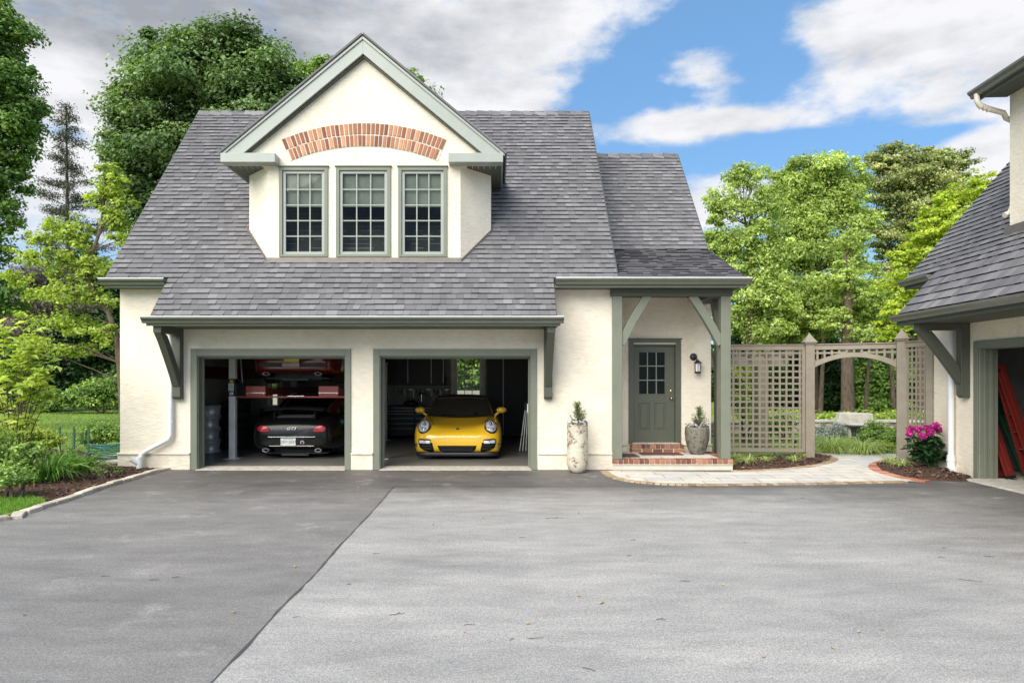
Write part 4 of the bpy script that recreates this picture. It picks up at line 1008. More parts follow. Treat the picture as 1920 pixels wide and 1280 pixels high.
# green hose coil
M['hose'] = plain('garden hose', (.03, .16, .13), .4, var=.2)
mb = MB(); rg = random.Random(6); pts = []
for i in range(420):
    a = i*.105; r = .30+.05*math.sin(i*.13)+.03*math.sin(i*.037+1)+rg.uniform(-.003, .003)
    pts.append((r*math.cos(a)*1.15, r*math.sin(a)*.9, .03+.30*(i/420)+.02*math.sin(i*.21)))
pts += [(-.5, -.2, .05), (-.62, -.1, .02)]
mb.tube(pts, .011, 7); hx, hy = G(203, 864); hs = mb.build('garden_hose', M['hose']); hs.location = (hx, hy, .04)
tag(hs, 'coiled teal garden hose lying at the left corner of the garage', 'hose')
# stepping stones
M['stone'] = plain('stepping stone', (.46, .44, .39), .85, var=.15, vs=8, bm=.3)
for (px, py, w, d, r, lab) in ((208, 873, .62, .45, .1, 'grey stepping stone in the mulch right of the daylilies'), (258, 878, .55, .24, -.2, 'grey stepping stone nearest the white downspout'), (196, 862, .6, .3, .1, 'pale slab lying beneath the coiled hose')):
    x, y = G(px, py); mb = MB(); rgp = random.Random(px)
    out = [(math.cos(a)*w/2*rgp.uniform(.9, 1.1)*(1 if abs(math.cos(a)) < .8 else .95), math.sin(a)*d/2*rgp.uniform(.9, 1.1), 0) for a in [i*math.pi/5+.2 for i in range(10)]]
    mb.prism(out, (0, 0, .05)); o = mb.build('stepping_stone', M['stone'], bev=.01); o.location = (x, y, .055); o.rotation_euler = (0, 0, r); tag(o, lab, 'stepping stone', 'stepping stones in the mulch')
# low green wire fence
M['gwire'] = plain('green wire', (.015, .07, .035), .5)
fx0, fy0 = G(112, 846); fx1, fy1 = G(166, 848)
fe = thing('wire_fence', 'low green wire mesh fence behind the daylilies', 'fence', (fx1, fy1, 0))
d = Vector((fx0-fx1, fy0-fy1, 0))
mb = MB()
for i in range(26): q = d*(i/25); mb.tube([q+Vector((0, 0, .05)), q+Vector((0, 0, .45))], .003, 4, False)
for j in range(9): z = .05+j*.05; mb.tube([Vector((0, 0, z)), d+Vector((0, 0, z))], .003, 4, False)
mb.build('mesh', M['gwire'], fe, local=True)
for q in (Vector((0, 0, 0)), d*.5, d): MB().box(q.x-.02, q.y-.015, 0, q.x+.02, q.y+.015, .58).build('stake', M['gwire'], fe, local=True)

# ================================================================== TRELLIS, ARCH, PERGOLA
def lattice(mb, A, B, z0, z1, nx, nz, w=.034, th=.008, bow=None):
    """crossing slats between plan points A and B"""
    A = Vector((*A, 0)); B = Vector((*B, 0)); d = (B-A); L = d.length; d.normalize(); n = Vector((-d.y, d.x, 0))
    if n.y > 0: n = -n
    def bar(p, q, wd, off):
        ax = (q-p).normalized(); s = ax.cross(n).normalized()*wd/2; o = n*off
        vs = [p-s+o, q-s+o, q+s+o, p+s+o]; vs += [v-n*th for v in vs]
        mb.add(vs, [(0, 1, 2, 3), (7, 6, 5, 4), (0, 3, 7, 4), (1, 5, 6, 2), (3, 2, 6, 7), (0, 4, 5, 1)])
    for i in range(nx):
        p = A+d*(L*(i+.5)/nx); zl = z0 if bow is None else bow((i+.5)/nx)
        bar(p+Vector((0, 0, zl)), p+Vector((0, 0, z1)), w, .006)
    for j in range(nz):
        z = z0+(z1-z0)*(j+.5)/nz
        if bow is None: bar(A+Vector((0, 0, z)), B+Vector((0, 0, z)), w, -.004)
        else:
            ts = [t/40 for t in range(41) if bow(t/40) < z]
            for grp in ([t for t in ts if t < .5], [t for t in ts if t >= .5]) if z < bow(.5) else (ts,):
                if len(grp) > 1: bar(A+d*L*min(grp)+Vector((0, 0, z)), A+d*L*max(grp)+Vector((0, 0, z)), w, -.004)
def rail(mb, A, B, z0, z1, th=.05, off=0):
    A = Vector((*A, 0)); B = Vector((*B, 0)); d = (B-A).normalized(); n = Vector((-d.y, d.x, 0))*th/2
    vs = [A-n, B-n, B+n, A+n]; mb.add([v+Vector((0, 0, z0)) for v in vs]+[v+Vector((0, 0, z1)) for v in vs], [(3, 2, 1, 0), (4, 5, 6, 7), (0, 1, 5, 4), (1, 2, 6, 5), (2, 3, 7, 6), (3, 0, 4, 7)])
def sq(mb, p, w, z0, z1, rz=0): 
    Mx = Matrix.Translation((*p, 0)) @ Matrix.Rotation(rz, 4, 'Z'); mb.box(-w/2, -w/2, z0, w/2, w/2, z1, M=Mx)
PL = (6.55, 14.28); PRr = (8.02, 13.50); PE = (8.19, 12.86); P0 = (4.72, 14.42)
ZT = CAMH+(CY-647)/89.5
t = thing('trellis_screen', 'taupe lattice trellis panel between the porch and the garden arch', 'trellis', ((P0[0]+PL[0])/2, 14.36, 0))
mb = MB(); lattice(mb, (4.80, 14.41), (6.43, 14.295), .26, ZT-.10, 12, 16, .040); mb.build('lattice', M['taupe'], t)
mb = MB(); rail(mb, (4.72, 14.415), (6.46, 14.29), ZT-.10, ZT, .05); rail(mb, (4.72, 14.415), (6.46, 14.29), ZT, ZT+.02, .09); rail(mb, (4.76, 14.41), (6.46, 14.29), .17, .25, .05)
rail(mb, (6.40, 14.292), (6.462, 14.288), .25, ZT-.10, .05); mb.build('rail', M['taupe'], t, bev=.003)
mb = MB(); mb.box(4.64, 14.36, 0, 4.82, 14.54, ZT+.04); mb.build('end_post', M['taupe'], t, bev=.006)
def fpost(parent, p, rz, zt, w=.175):
    mb = MB(); sq(mb, p, w, 0, zt, rz); mb.build('post', M['taupe'], parent, bev=.005)
    mb = MB(); sq(mb, p, w+.05, zt+.0, zt+.03, rz); sq(mb, p, w+.09, zt+.03, zt+.05, rz)
    Mx = Matrix.Translation((*p, zt+.05)) @ Matrix.Rotation(rz, 4, 'Z'); h = (w+.07)/2
    mb.add([Mx @ Vector(v) for v in ((-h, -h, 0), (h, -h, 0), (h, h, 0), (-h, h, 0), (-.03, -.03, .14), (.03, -.03, .14), (.03, .03, .14), (-.03, .03, .14), (0, 0, .2))], [(0, 1, 5, 4), (1, 2, 6, 5), (2, 3, 7, 6), (3, 0, 4, 7), (4, 5, 8), (5, 6, 8), (6, 7, 8), (7, 4, 8)])
    mb.build('post_cap', M['taupe'], parent, bev=.003)
dA = Vector(PRr)-Vector(PL); ra = math.atan2(dA.y, dA.x)
t = thing('garden_arch', 'taupe garden gateway arch with pyramid capped posts over the flagstone path', 'arch', ((PL[0]+PRr[0])/2, 13.9, 0))
fpost(t, PL, ra*.3, ZT+.02); fpost(t, PRr, ra, ZT+.05)
u = dA.normalized(); A1 = tuple(Vector(PL)+u*.09); B1 = tuple(Vector(PRr)-u*.09)
archz = lambda s: ZT-.40+.19*math.sin(math.pi*min(max(s, 0), 1))**.85
mb = MB(); lattice(mb, A1, B1, ZT-.40, ZT-.09, 11, 2, .040, .008, lambda s: archz(s)+.05); mb.build('lattice', M['taupe'], t)
mb = MB(); rail(mb, A1, B1, ZT-.10, ZT+.0, .05); rail(mb, A1, B1, ZT, ZT+.02, .10)
A3 = Vector((*A1, 0)); B3 = Vector((*B1, 0)); n3 = Vector((-u.y, u.x, 0))*.05; up = []; lo = []
for i in range(25):
    s = i/24; p = A3+(B3-A3)*s; up.append(p+Vector((0, 0, archz(s)+.045))); lo.append(p+Vector((0, 0, archz(s)-.05-.03*(abs(2*s-1)**3))))
mb.prism([p-n3/2 for p in up+lo[::-1]], n3); mb.build('rail', M['taupe'], t, bev=.002)
t = thing('trellis_screen', 'narrow lattice trellis panel joining the arch to the right building', 'trellis', ((PRr[0]+PE[0])/2, 13.2, 0))
a = (PRr[0]+.03, PRr[1]-.10); b = (PE[0]-.02, PE[1]+.08)
mb = MB(); lattice(mb, a, b, .26, ZT-.09, 5, 17, .040); mb.build('lattice', M['taupe'], t)
mb = MB(); rail(mb, a, b, ZT-.09, ZT+.01, .05); rail(mb, a, b, ZT+.01, ZT+.03, .09); rail(mb, a, b, .17, .25, .05); mb.build('rail', M['taupe'], t, bev=.003)
mb = MB(); sq(mb, (PE[0]-.02, PE[1]+.02), .11, 0, ZT+.02, ra); mb.build('end_post', M['taupe'], t)
# pergola behind the lattice
t = thing('pergola', 'taupe timber pergola with heavy posts behind the lattice panel', 'pergola', (6.4, 17.0, 0))
for x, y in ((6.45, 16.6), (6.45, 19.6)): MB().box(x-.13, y-.13, 0, x+.13, y+.13, 2.02).build('post', M['taupe'], t, bev=.01)
for y in (16.6, 19.2): MB().box(4.3, y-.05, 2.02, 7.1, y+.05, 2.24).build('beam', M['taupe'], t, bev=.01)
for i in range(7): MB().box(4.4+i*.42, 16.1, 2.24, 4.45+i*.42, 19.7, 2.36).build('rafter', M['taupe'], t)
# garden walls, stone bench, birdbath, path light
def rubble():
    m, nt, bs = newmat('field stone wall'); bs.inputs['Roughness'].default_value = .9
    v = nd(nt, 'ShaderNodeTexVoronoi', Scale=4.2); mp = nd(nt, 'ShaderNodeMapping'); mp.inputs['Scale'].default_value = (1, 1, 1.9); nt.links.new(coords(nt), mp.inputs[0]); nt.links.new(mp.outputs[0], v.inputs['Vector'])
    c = mixc(nt, 1., ramp(nt, v.outputs['Color'], [(.2, (.36, .29, .21)), (.8, (.62, .56, .47))]), ramp(nt, v.outputs['Distance'], [(0, (1.05,)*3), (.45, (.8,)*3), (.62, (.35,)*3)]), 'MULTIPLY')
    nt.links.new(c, bs.inputs['Base Color']); bump(nt, bs, v.outputs['Distance'], -.8, .04); return m
M['rubble'] = rubble(); M['cap'] = plain('stone cap', (.50, .46, .40), .85, var=.2, vs=5, bm=.3)
t = thing('garden_wall', 'low curved field stone garden wall with flat capstones behind the path', 'wall', (9.5, 21.5, 0))
mb = MB(); cp = MB(); pl = smooth_path([(4.6, 19.9), (6.5, 20.9), (8.6, 21.5), (11, 21.6), (14, 21.2), (17, 20)], 5)
for a, b in zip(pl[:-1], pl[1:]): rail(mb, a, b, 0, .34, .38); rail(cp, a, b, .34, .41, .46)
mb.build('stonework', M['rubble'], t); cp.build('capstone', M['cap'], t, bev=.01)
t = thing('stone_bench', 'large pale stone bench with a high back among the garden plants', 'bench', (9.9, 20.2, 0))
mb = MB(); mb.prism([(-.62, 0, 0), (.60, 0, 0), (.58, 0, .35), (.50, 0, .68), (-.46, 0, .71), (-.58, 0, .35)], (0, .28, 0)); o = mb.build('backrest', M['cap'], t, local=True, bev=.04)
mb = MB(); mb.box(-.6, -.5, .28, .6, 0, .40); mb.build('seat', M['cap'], t, local=True, bev=.03)
[MB().box(x, -.42, 0, x+.17, -.05, .28).build('support', M['cap'], t, local=True) for x in (-.45, .28)]
t.location = (10.66, 20.2, 0)
M['darkstone'] = plain('dark stone', (.055, .06, .055), .6)
t = thing('birdbath', 'dark birdbath on a slim pedestal among ornamental grasses', 'birdbath', (8.70, 16.6, 0))
mb = MB(); mb.lathe([(.001, 0), (.14, 0), (.12, .05), (.06, .1), (.05, .3), (.065, .47), (.09, .51), (.001, .51)], 20); mb.build('pedestal', M['darkstone'], t, local=True)
mb = MB(); mb.lathe([(.06, .50), (.15, .525), (.21, .56), (.2, .565), (.12, .54), (.001, .53)], 24); mb.build('basin', M['darkstone'], t, local=True)
t = thing('path_light', 'slim black path light standing before the lattice panel', 'garden light', (*G(1490, 853+2), 0))
mb = MB(); mb.tube([(0, 0, 0), (0, 0, .26)], .012, 8); mb.build('stem', M['blackmetal'], t, local=True)
mb = MB(); mb.lathe([(.02, .26), (.03, .28), (.045, .30), (.045, .31), (.02, .34), (.001, .35)], 14); mb.build('lamp_head', M['blackmetal'], t, local=True)
t.location.z = .03
# ================================================================== CARS
def lerp(a, b, t): return a+(b-a)*t
def to_mesh(ob):
    dg = bpy.context.evaluated_depsgraph_get(); me = bpy.data.meshes.new_from_object(ob.evaluated_get(dg)); n = bpy.data.objects.new(ob.name, me); C.objects.link(n)
    n.parent = ob.parent; n.location = ob.location.copy(); n.rotation_euler = ob.rotation_euler.copy(); n.scale = ob.scale.copy(); nm = ob.name; bpy.data.objects.remove(ob); n.name = nm; return n
M['yellow'] = plain('yellow car paint', (.90, .53, .02), .28, var=.02, coat=1.0)
M['blackcar'] = plain('black car paint', (.006, .006, .007), .22, var=.02, coat=.12, spec=.3)
M['redcar'] = plain('red car paint', (.13, .006, .006), .25, var=.02, coat=1.0)
M['roof_shade'] = plain('shaded yellow roof', (.085, .048, .022), .7)  # yellow roof and pillars with the shade put into the colour
M['under'] = plain('underbody', (.035, .036, .034), .6, var=.4, vs=8)
M['tyre'] = plain('tyre', (.015, .015, .015), .8)
M['rim'] = plain('alloy rim', (.75, .75, .75), .32, .35)
def lampmat():
    m, nt, bs = newmat('lamp reflector'); bs.inputs['Metallic'].default_value = .25; bs.inputs['Roughness'].default_value = .35; bs.inputs['Coat Weight'].default_value = 1.
    v = noise(nt, 26, 3, .7)
    nt.links.new(ramp(nt, v.outputs['Fac'], [(.36, (.10, .105, .11)), (.45, (.95, .96, 1)), (.58, (1, 1, 1)), (.66, (.25, .26, .28))]), bs.inputs['Base Color']); return m  # light and dark noise paints reflections into the colour
M['reflector'] = lampmat()
M['taillamp'] = plain('tail lamp red', (.38, .006, .012), .25, coat=.4)
M['lens'] = glass('lens', (.95, .95, .95), 1.5)
M['seat'] = plain('car seat', (.03, .028, .025), .7)
M['plate'] = plain('plate white', (.72, .72, .66), .4); M['ink'] = plain('plate ink', (.03, .04, .16), .5); M['plate_y'] = plain('plate yellow', (.75, .62, .12), .5)

BODY = [  # y, half width, z bottom, z widest, crest z, crest x, centre z
 (0.00, .52, .30, .38, .47, .42, .475), (.035, .70, .21, .36, .535, .54, .54), (.11, .82, .155, .40, .60, .62, .59), (.22, .885, .13, .46, .69, .67, .635),
 (.40, .915, .125, .50, .765, .69, .675), (.80, .925, .13, .54, .805, .715, .745), (1.20, .91, .14, .56, .835, .725, .825), (1.8, .895, .15, .58, .855, .76, .88),
 (2.6, .90, .16, .58, .885, .76, .92), (3.2, .925, .16, .58, .925, .74, .95), (3.75, .925, .17, .58, .905, .71, .925), (4.10, .875, .20, .56, .86, .66, .885), (4.32, .82, .24, .53, .80, .61, .83), (4.41, .75, .27, .50, .745, .57, .765), (4.45, .66, .31, .47, .665, .52, .68)]
def body_section(p):
    y, hw, zb, zm, zs, xs, zc = p
    pts = [(0, zb), (hw*.5, zb), (hw*.86, zb+.005), (hw*.965, zb+.05), (hw, zm-(zm-zb)*.35), (hw, zm+.02), (lerp(hw, xs, .12), zs-(zs-zm)*.42), (lerp(hw, xs, .45), zs-.035*(zs-zm)/.25), (xs, zs), (xs*.8, lerp(zs, zc, .35)), (xs*.5, lerp(zs, zc, .8)), (0, zc)]
    return grow(pts, 3)
def make_body(sc=1.0):
    rows = grow(BODY, 5); P = []
    for p in rows:
        s = body_section(p); full = [(-x, p[0], z) for x, z in s[::-1]]+[(x, p[0], z) for x, z in s[1:-1]]
        P.append(full+[full[0]])
    return P
GH = [(1.12, .76, .80, .74, .835), (1.40, .765, .82, .705, .985), (1.70, .77, .84, .645, 1.135), (1.95, .775, .855, .595, 1.235), (2.20, .78, .87, .565, 1.285), (2.55, .78, .88, .555, 1.30), (2.9, .775, .89, .55, 1.262), (3.3, .75, .905, .545, 1.155), (3.65, .70, .905, .53, 1.03), (3.95, .60, .90, .50, .91)]
def make_car(kind, paint, loc, rz, label, name='sports_car', extra=None):
    t = thing(name, label, 'car', loc, rz)
    def B(n, mb, mat, par=None, **k): return mb.build(n, mat, par or t, local=True, **k)
    P = make_body(); mb = MB(); mb.grid(P, smooth=True, flip=True)
    n = len(P[0])-1
    mb.add(P[0][:-1], [tuple(range(n))], smooth=False); mb.add(P[-1][:-1], [tuple(range(n))[::-1]], smooth=False)
    # cut the wheel arches
    bm = bmesh.new(); tmp = mb.build('tmp', None); bm.from_mesh(tmp.data); bmesh.ops.remove_doubles(bm, verts=bm.verts, dist=.0005); bmesh.ops.recalc_face_normals(bm, faces=bm.faces)
    bm.to_mesh(tmp.data); bvh = BVHTree.FromBMesh(bm); bm.free()
    WY = (.93, 3.30)
    cb = MB()
    for wy in WY:
        for sx in (-1, 1): cb.lathe([(.001, sx*.62), (.345, sx*.62), (.345, sx*1.1), (.001, sx*1.1)], 40, (0, wy, .33), 'X', smooth=False)
    ct = cb.build('cut', None); bmc = bmesh.new(); bmc.from_mesh(ct.data); bmesh.ops.remove_doubles(bmc, verts=bmc.verts, dist=.0005); bmesh.ops.recalc_face_normals(bmc, faces=bmc.faces); bmc.to_mesh(ct.data); bmc.free()
    md = tmp.modifiers.new('x', 'BOOLEAN'); md.operation = 'DIFFERENCE'; md.object = ct; md.solver = 'EXACT'
    dg = bpy.context.evaluated_depsgraph_get(); me = bpy.data.meshes.new_from_object(tmp.evaluated_get(dg))
    for o in (tmp, ct): bpy.data.objects.remove(o)
    me.polygons.foreach_set('use_smooth', [True]*len(me.polygons)); me.set_sharp_from_angle(angle=R(32))
    me.materials.clear(); me.materials.append(paint); me.name = 'body'
    bo = bpy.data.objects.new('body', me); C.objects.link(bo); bo.parent = t
    front = kind != 'rear'
    def hit(x, z, back=False):
        o = Vector((x, 6 if back else -2, z)); r = bvh.ray_cast(o, Vector((0, -1 if back else 1, 0)))
        return r[0], r[1]
    def patch(poly, off, mat, nm, back=False, res=.02, par=None, thick=.012, inset=None):
        """panel that hugs the bodywork: outline in (x,z)"""
        bmp = bmesh.new(); xs = [p[0] for p in poly]; zs = [p[1] for p in poly]
        vs = [bmp.verts.new((p[0], 0, p[1])) for p in poly]; f = bmp.faces.new(vs)
        k = min(xs)+res
        while k < max(xs): bmesh.ops.bisect_plane(bmp, geom=bmp.verts[:]+bmp.edges[:]+bmp.faces[:], plane_co=(k, 0, 0), plane_no=(1, 0, 0)); k += res
        k = min(zs)+res
        while k < max(zs): bmesh.ops.bisect_plane(bmp, geom=bmp.verts[:]+bmp.edges[:]+bmp.faces[:], plane_co=(0, 0, k), plane_no=(0, 0, 1)); k += res
        for v in bmp.verts:
            h, nn = hit(v.co.x, v.co.z, back)
            if h is None: h = Vector((v.co.x, 4.4 if back else .15, v.co.z))
            v.co.y = h.y+(off if back else -off)
        bmp.normal_update()
        tri = [v.co.copy() for v in bmp.verts]; idx = {v: i for i, v in enumerate(bmp.verts)}; m2 = MB(); m2.add(tri, [tuple(idx[v] for v in f.verts) for f in bmp.faces], smooth=True); bmp.free()
        o = m2.build(nm, mat, par or t, local=True)
        s = o.modifiers.new('s', 'SOLIDIFY'); s.thickness = thick; s.offset = 0; return o
    def mir(poly, s): return [(x*s, z) for x, z in poly]
    # greenhouse
    rows = grow(GH, 4); N = len(rows); SEC = []
    for (y, bw, zb, tw, zt) in rows:
        hgt = zt-zb; pts = [(bw, zb), (lerp(bw, tw, .45)+.012*hgt, lerp(zb, zt-.035*hgt/.4, .5)), (tw, zt-.05*max(hgt, .02)/.4), (tw*.82, zt-.018*max(hgt, .02)/.4), (tw*.45, zt-.004), (0, zt)]
        s = grow(pts, 4); full = [(-x, z) for x, z in s]+[(x, z) for x, z in s[-2::-1]]
        sh = .30*max(0, 1-(y-1.12)/1.0)
        SEC.append([(x, y+sh*(x/.76)**2, z) for x, z in full])
    c = len(SEC[0]); S8 = 8
    def panel(r0, r1, c0, c1, nm, mat, off=0):
        m2 = MB(); m2.grid([[tuple(v) for v in row[c0:c1]] for row in SEC[r0:r1]], smooth=True, flip=True); o = B(nm, m2, mat); return o
    hd, rb = 13, 26
    panel(0, hd, S8, c-S8, 'windscreen', M['carglass']); panel(hd-1, rb, S8, c-S8, 'roof', M['roof_shade'] if kind == 'front' else paint); panel(rb-1, N-2, S8, c-S8, 'rear_glass', M['carglass'])
    panel(2, N-4, 0, S8+1, 'side_glass', M['carglass']); panel(2, N-4, c-S8-1, c, 'side_glass', M['carglass'])
    m2 = MB()
    for k in (S8, c-S8-1):
        m2.tube([Vector(SEC[i][k])+Vector((0, -.004, .003)) for i in range(0, N-2)], [.022]*(N-2), 8)
    for i in (hd-1,): m2.tube([Vector(SEC[i][k])+Vector((0, -.003, .002)) for k in range(S8, c-S8)], .016, 8)
    B('pillar', m2, M['roof_shade'] if kind == 'front' else paint)
    m2 = MB(); m2.tube([Vector(SEC[0][k])+Vector((0, -.02, .005)) for k in range(S8-2, c-S8+2)], .022, 8); B('cowl', m2, M['black'])
    # interior
    m2 = MB()
    for sx in (-1, 1):
        m2.prism([(sx*.36-.22, 2.25, .5), (sx*.36-.22, 2.12, .5), (sx*.36-.20, 2.42, 1.0), (sx*.36-.13, 2.47, 1.13), (sx*.36-.13, 2.55, 1.13), (sx*.36-.2, 2.6, .5)], (.42, 0, 0))
    m2.box(-.6, 3.0, .85, .6, 3.1, .99); m2.tube([(-.17+.34*0, 1.9, .95)]+[(-.36+.18*math.cos(a), 1.95+.05*math.sin(a), .92+.16*math.sin(a)) for a in [i*math.pi/8 for i in range(17)]], .014, 6)
    B('seat', m2, M['seat'])
    m2 = MB(); m2.ball((0, 1.80, 1.13), .09, 12, sc=(1.0, .25, .42)); B('rear_view_mirror', m2, M['black'])
    # wheels
    for wy, ww in zip(WY, (.225, .27)):
        for sx in (-1, 1):
            xo = sx*(.90 if wy < 2 else .905); m2 = MB(); xi = xo-sx*ww
            m2.lathe([(.225, xo-sx*.02), (.27, xo), (.315, xo-sx*.008), (.33, xo-sx*.03), (.33, xi+sx*.03), (.31, xi), (.225, xi+sx*.02)], 40, (0, wy, .33), 'X')
            w = B('wheel', m2, M['tyre'])
            r = MB(); r.lathe([(.226, xo-sx*.03), (.215, xo-sx*.035), (.205, xo-sx*.10), (.205, xi+sx*.02)], 32, (0, wy, .33), 'X')
            for k in range(5):
                a = k*2*math.pi/5+.3; ca_, sa_ = math.cos(a), math.sin(a)
                r.tube([(xo-sx*.045, wy+.03*ca_, .33+.03*sa_), (xo-sx*.035, wy+.215*ca_, .33+.215*sa_)], [.034, .024], 6)
            r.lathe([(.06, xo-sx*.06), (.055, xo-sx*.03), (.001, xo-sx*.028)], 16, (0, wy, .33), 'X')
            r.build('rim', M['rim'], w, local=True)
    # underside panel
    m2 = MB(); m2.box(-.66, .45, .105, .66, 4.1, .125); 
    if kind == 'rear': m2.box(-.28, 3.6, .07, .28, 4.2, .105); m2.tube([(-.5, 3.9, .14), (.5, 3.9, .14)], .09, 12); m2.tube([(-.1, .6, .09), (-.1, 3.6, .09)], .05, 8); m2.box(-.62, 3.1, .08, .62, 3.2, .12)
    B('underbody', m2, M['under'])
    # mirrors
    for sx in (-1, 1):
        m2 = MB(); m2.ball((sx*.925, 1.48, .965), .115, 16, sc=(1.0, .55, .62)); m2.prism([(sx*.76, 1.44, .86), (sx*.76, 1.54, .86), (sx*.86, 1.52, .94), (sx*.86, 1.45, .94)], (0, 0, -.05)); B('door_mirror', m2, paint)
    if kind == 'front':
        for sx in (-1, 1):
            h, nn = hit(sx*.685, .665); h = Vector((sx*.688, h.y, .662)); fwd = Vector((sx*.20, -1, .80)).normalized()
            q = fwd.to_track_quat('Y', 'Z').to_matrix().to_4x4(); Mx = Matrix.Translation(h+fwd*.042) @ q @ Matrix.Diagonal((.92, 1, 1.18, 1))
            m2 = MB(); m2.lathe([(.142, -.06), (.142, .012), (.134, .022), (.126, .014), (.126, -.03)], 36, axis='Y', M=Mx); hl = B('headlight', m2, M['blackmetal'])
            m2 = MB(); m2.lathe([(.001, -.030), (.06, -.026), (.105, -.012), (.126, .008)], 30, axis='Y', M=Mx); m2.build('reflector', M['reflector'], hl, local=True)
            m2 = MB()
            m2.ball(Mx @ Vector((0, -.005, .058)), .042, 14); m2.ball(Mx @ Vector((-.03, -.01, -.045)), .030, 12); m2.ball(Mx @ Vector((.05, -.01, -.03)), .02, 12); m2.build('projector', M['steel'], hl, local=True)
            m2 = MB(); m2.lathe([(.127, .014), (.10, .036), (.06, .050), (.001, .056)], 30, axis='Y', M=Mx); m2.build('lens', M['lens'], hl, local=True)
            patch(mir([(.54, .42), (.55, .37), (.51, .36), (.475, .19), (.52, .165), (.68, .20), (.77, .26), (.80, .36), (.80, .42), (.76, .44), (.60, .435)], sx), .003, M['black'], 'side_intake')
            m2 = patch(mir([(.555, .375), (.56, .405), (.78, .41), (.785, .35), (.60, .34), (.55, .345)], sx), .016, M['reflector'], 'running_light', thick=.02)
            for z in (.225, .28): patch(mir([(.52, z), (.52, z+.012), (.74, z+.02), (.74, z+.008)], sx), .014, M['blackmetal'], 'intake_slat', thick=.014)
            hh, nn = hit(sx*.845, .30)
            if hh:
                m2 = MB(); m2.lathe([(.04, -.012), (.036, -.02), (.028, -.012), (.001, -.01)], 18, (sx*.845, hh.y, .30), 'Y'); B('fog_lamp', m2, M['blackmetal'])
            # bonnet shut line
            pl = []
            for i in range(14):
                s_ = i/13; x = sx*lerp(.69, .50, s_**1.3) if s_ < .9 else sx*.50; y = lerp(1.22, .30, s_); r = bvh.ray_cast(Vector((x, y, 2)), Vector((0, 0, -1)))
                if r[0]: pl.append(r[0]+Vector((0, 0, .0015)))
            m2 = MB(); m2.tube(pl, .006, 5); B('bonnet_seam', m2, M['black'])
        patch([(-.40, .30), (.40, .30), (.375, .225), (.33, .175), (.26, .155), (-.26, .155), (-.33, .175), (-.375, .225)], .003, M['black'], 'lower_grille')
        for z in (.19, .232, .272): patch([(-.33-(z-.19)*.3, z), (.33+(z-.19)*.3, z), (.33+(z-.19)*.3, z+.010), (-.33-(z-.19)*.3, z+.010)], .016, M['blackmetal'], 'grille_bar', thick=.016)
        m2 = MB(); out = []
        for i in range(25):
            x = -.86+1.72*i/24; hh, nn = hit(x, .17); out.append((x, (hh.y if hh else .3)))
        m2.grid([[(x, y-.02, .15) for x, y in out], [(x, y-.035, .115) for x, y in out], [(x, y-.02, .075) for x, y in out], [(x, y+.25, .07) for x, y in out]], smooth=True, flip=True); B('chin_spoiler', m2, M['blackmetal'])
        hh, nn = hit(0, .625); r = bvh.ray_cast(Vector((0, .19, 2)), Vector((0, 0, -1)))[0]
        m2 = MB(); m2.prism([r+Vector(p) for p in ((-.028, -.03, -.012), (.028, -.03, -.012), (.034, .0, .0), (.03, .03, .012), (-.03, .03, .012), (-.034, .0, .0))], (0, -.004, .008)); B('bonnet_badge', m2, M['darkstone'], bev=.002)
        m2 = MB()
        for sx in (.05, -.45): m2.tube([(sx, 1.22, .855), (sx+.35, 1.30, .91)], .008, 5)
        B('wiper', m2, M['black'])
    if kind == 'rear':
        for sx in (-1, 1):
            patch(mir([(.45, .60), (.47, .67), (.55, .71), (.64, .71), (.70, .67), (.70, .62), (.64, .585), (.52, .58)], sx), .010, M['taillamp'], 'tail_light', True, thick=.02)
            hh, nn = hit(sx*.52, .30, True); yy = (hh.y if hh else 4.4)
            m2 = MB(); Mx = Matrix.Translation((sx*.54, yy-.03, .205)) @ Matrix.Diagonal((1.5, 1, .8, 1)); m2.lathe([(.040, -.12), (.048, .03), (.045, .034), (.036, .03), (.034, -.1)], 22, axis='Y', M=Mx)
            B('exhaust_tip', m2, M['steel'])
        patch([(-.50, .475), (.50, .475), (.50, .485), (-.50, .485)], .006, M['chrome'] if paint is M['blackcar'] else M['under'], 'bumper_trim', True, thick=.01)
        patch([(-.44, .29), (.44, .29), (.47, .298), (-.47, .298)], .006, M['rim'] if paint is M['blackcar'] else M['under'], 'lower_trim', True, thick=.01)
        hh, nn = hit(0, .38, True); py = hh.y+.012
        pc = -.065
        m2 = MB(); dz = 0 if paint is M['blackcar'] else .12; m2.box(-.155, py-.004, .30+dz, .155, py+.004, .455+dz); pm = B('licence_plate', m2, M['plate'] if paint is M['blackcar'] else M['plate_y'], bev=.006)
        if paint is M['blackcar']:
            pm.location.x = .065
            for txt, size, x, z, mt in (('PENNSYLVANIA', .022, 0, .432, 'ink'), ('DKP-2027', .062, 0, .358, 'ink')):
                cu = bpy.data.curves.new('lettering', 'FONT'); cu.body = txt; cu.size = size*1.25; cu.align_x = 'CENTER'; cu.extrude = .001; ob = bpy.data.objects.new('lettering', cu); C.objects.link(ob)
                ob.parent = pm; ob.location = (x, py+.0055, z-size*.1); ob.rotation_euler = (R(90), 0, R(180)); cu.materials.append(M[mt]); to_mesh(ob)
            m3 = MB(); m3.box(-.15, py+.004, .302, -.115, py+.0055, .325); m3.box(.115, py+.004, .302, .15, py+.0055, .325); m3.build('plate_corner', M['plate_y'], pm, local=True)
            cu = bpy.data.curves.new('badge_lettering', 'FONT'); cu.body = 'GT3'; cu.size = .085; cu.align_x = 'CENTER'; cu.extrude = .003; cu.shear = .35; cu.offset = .002
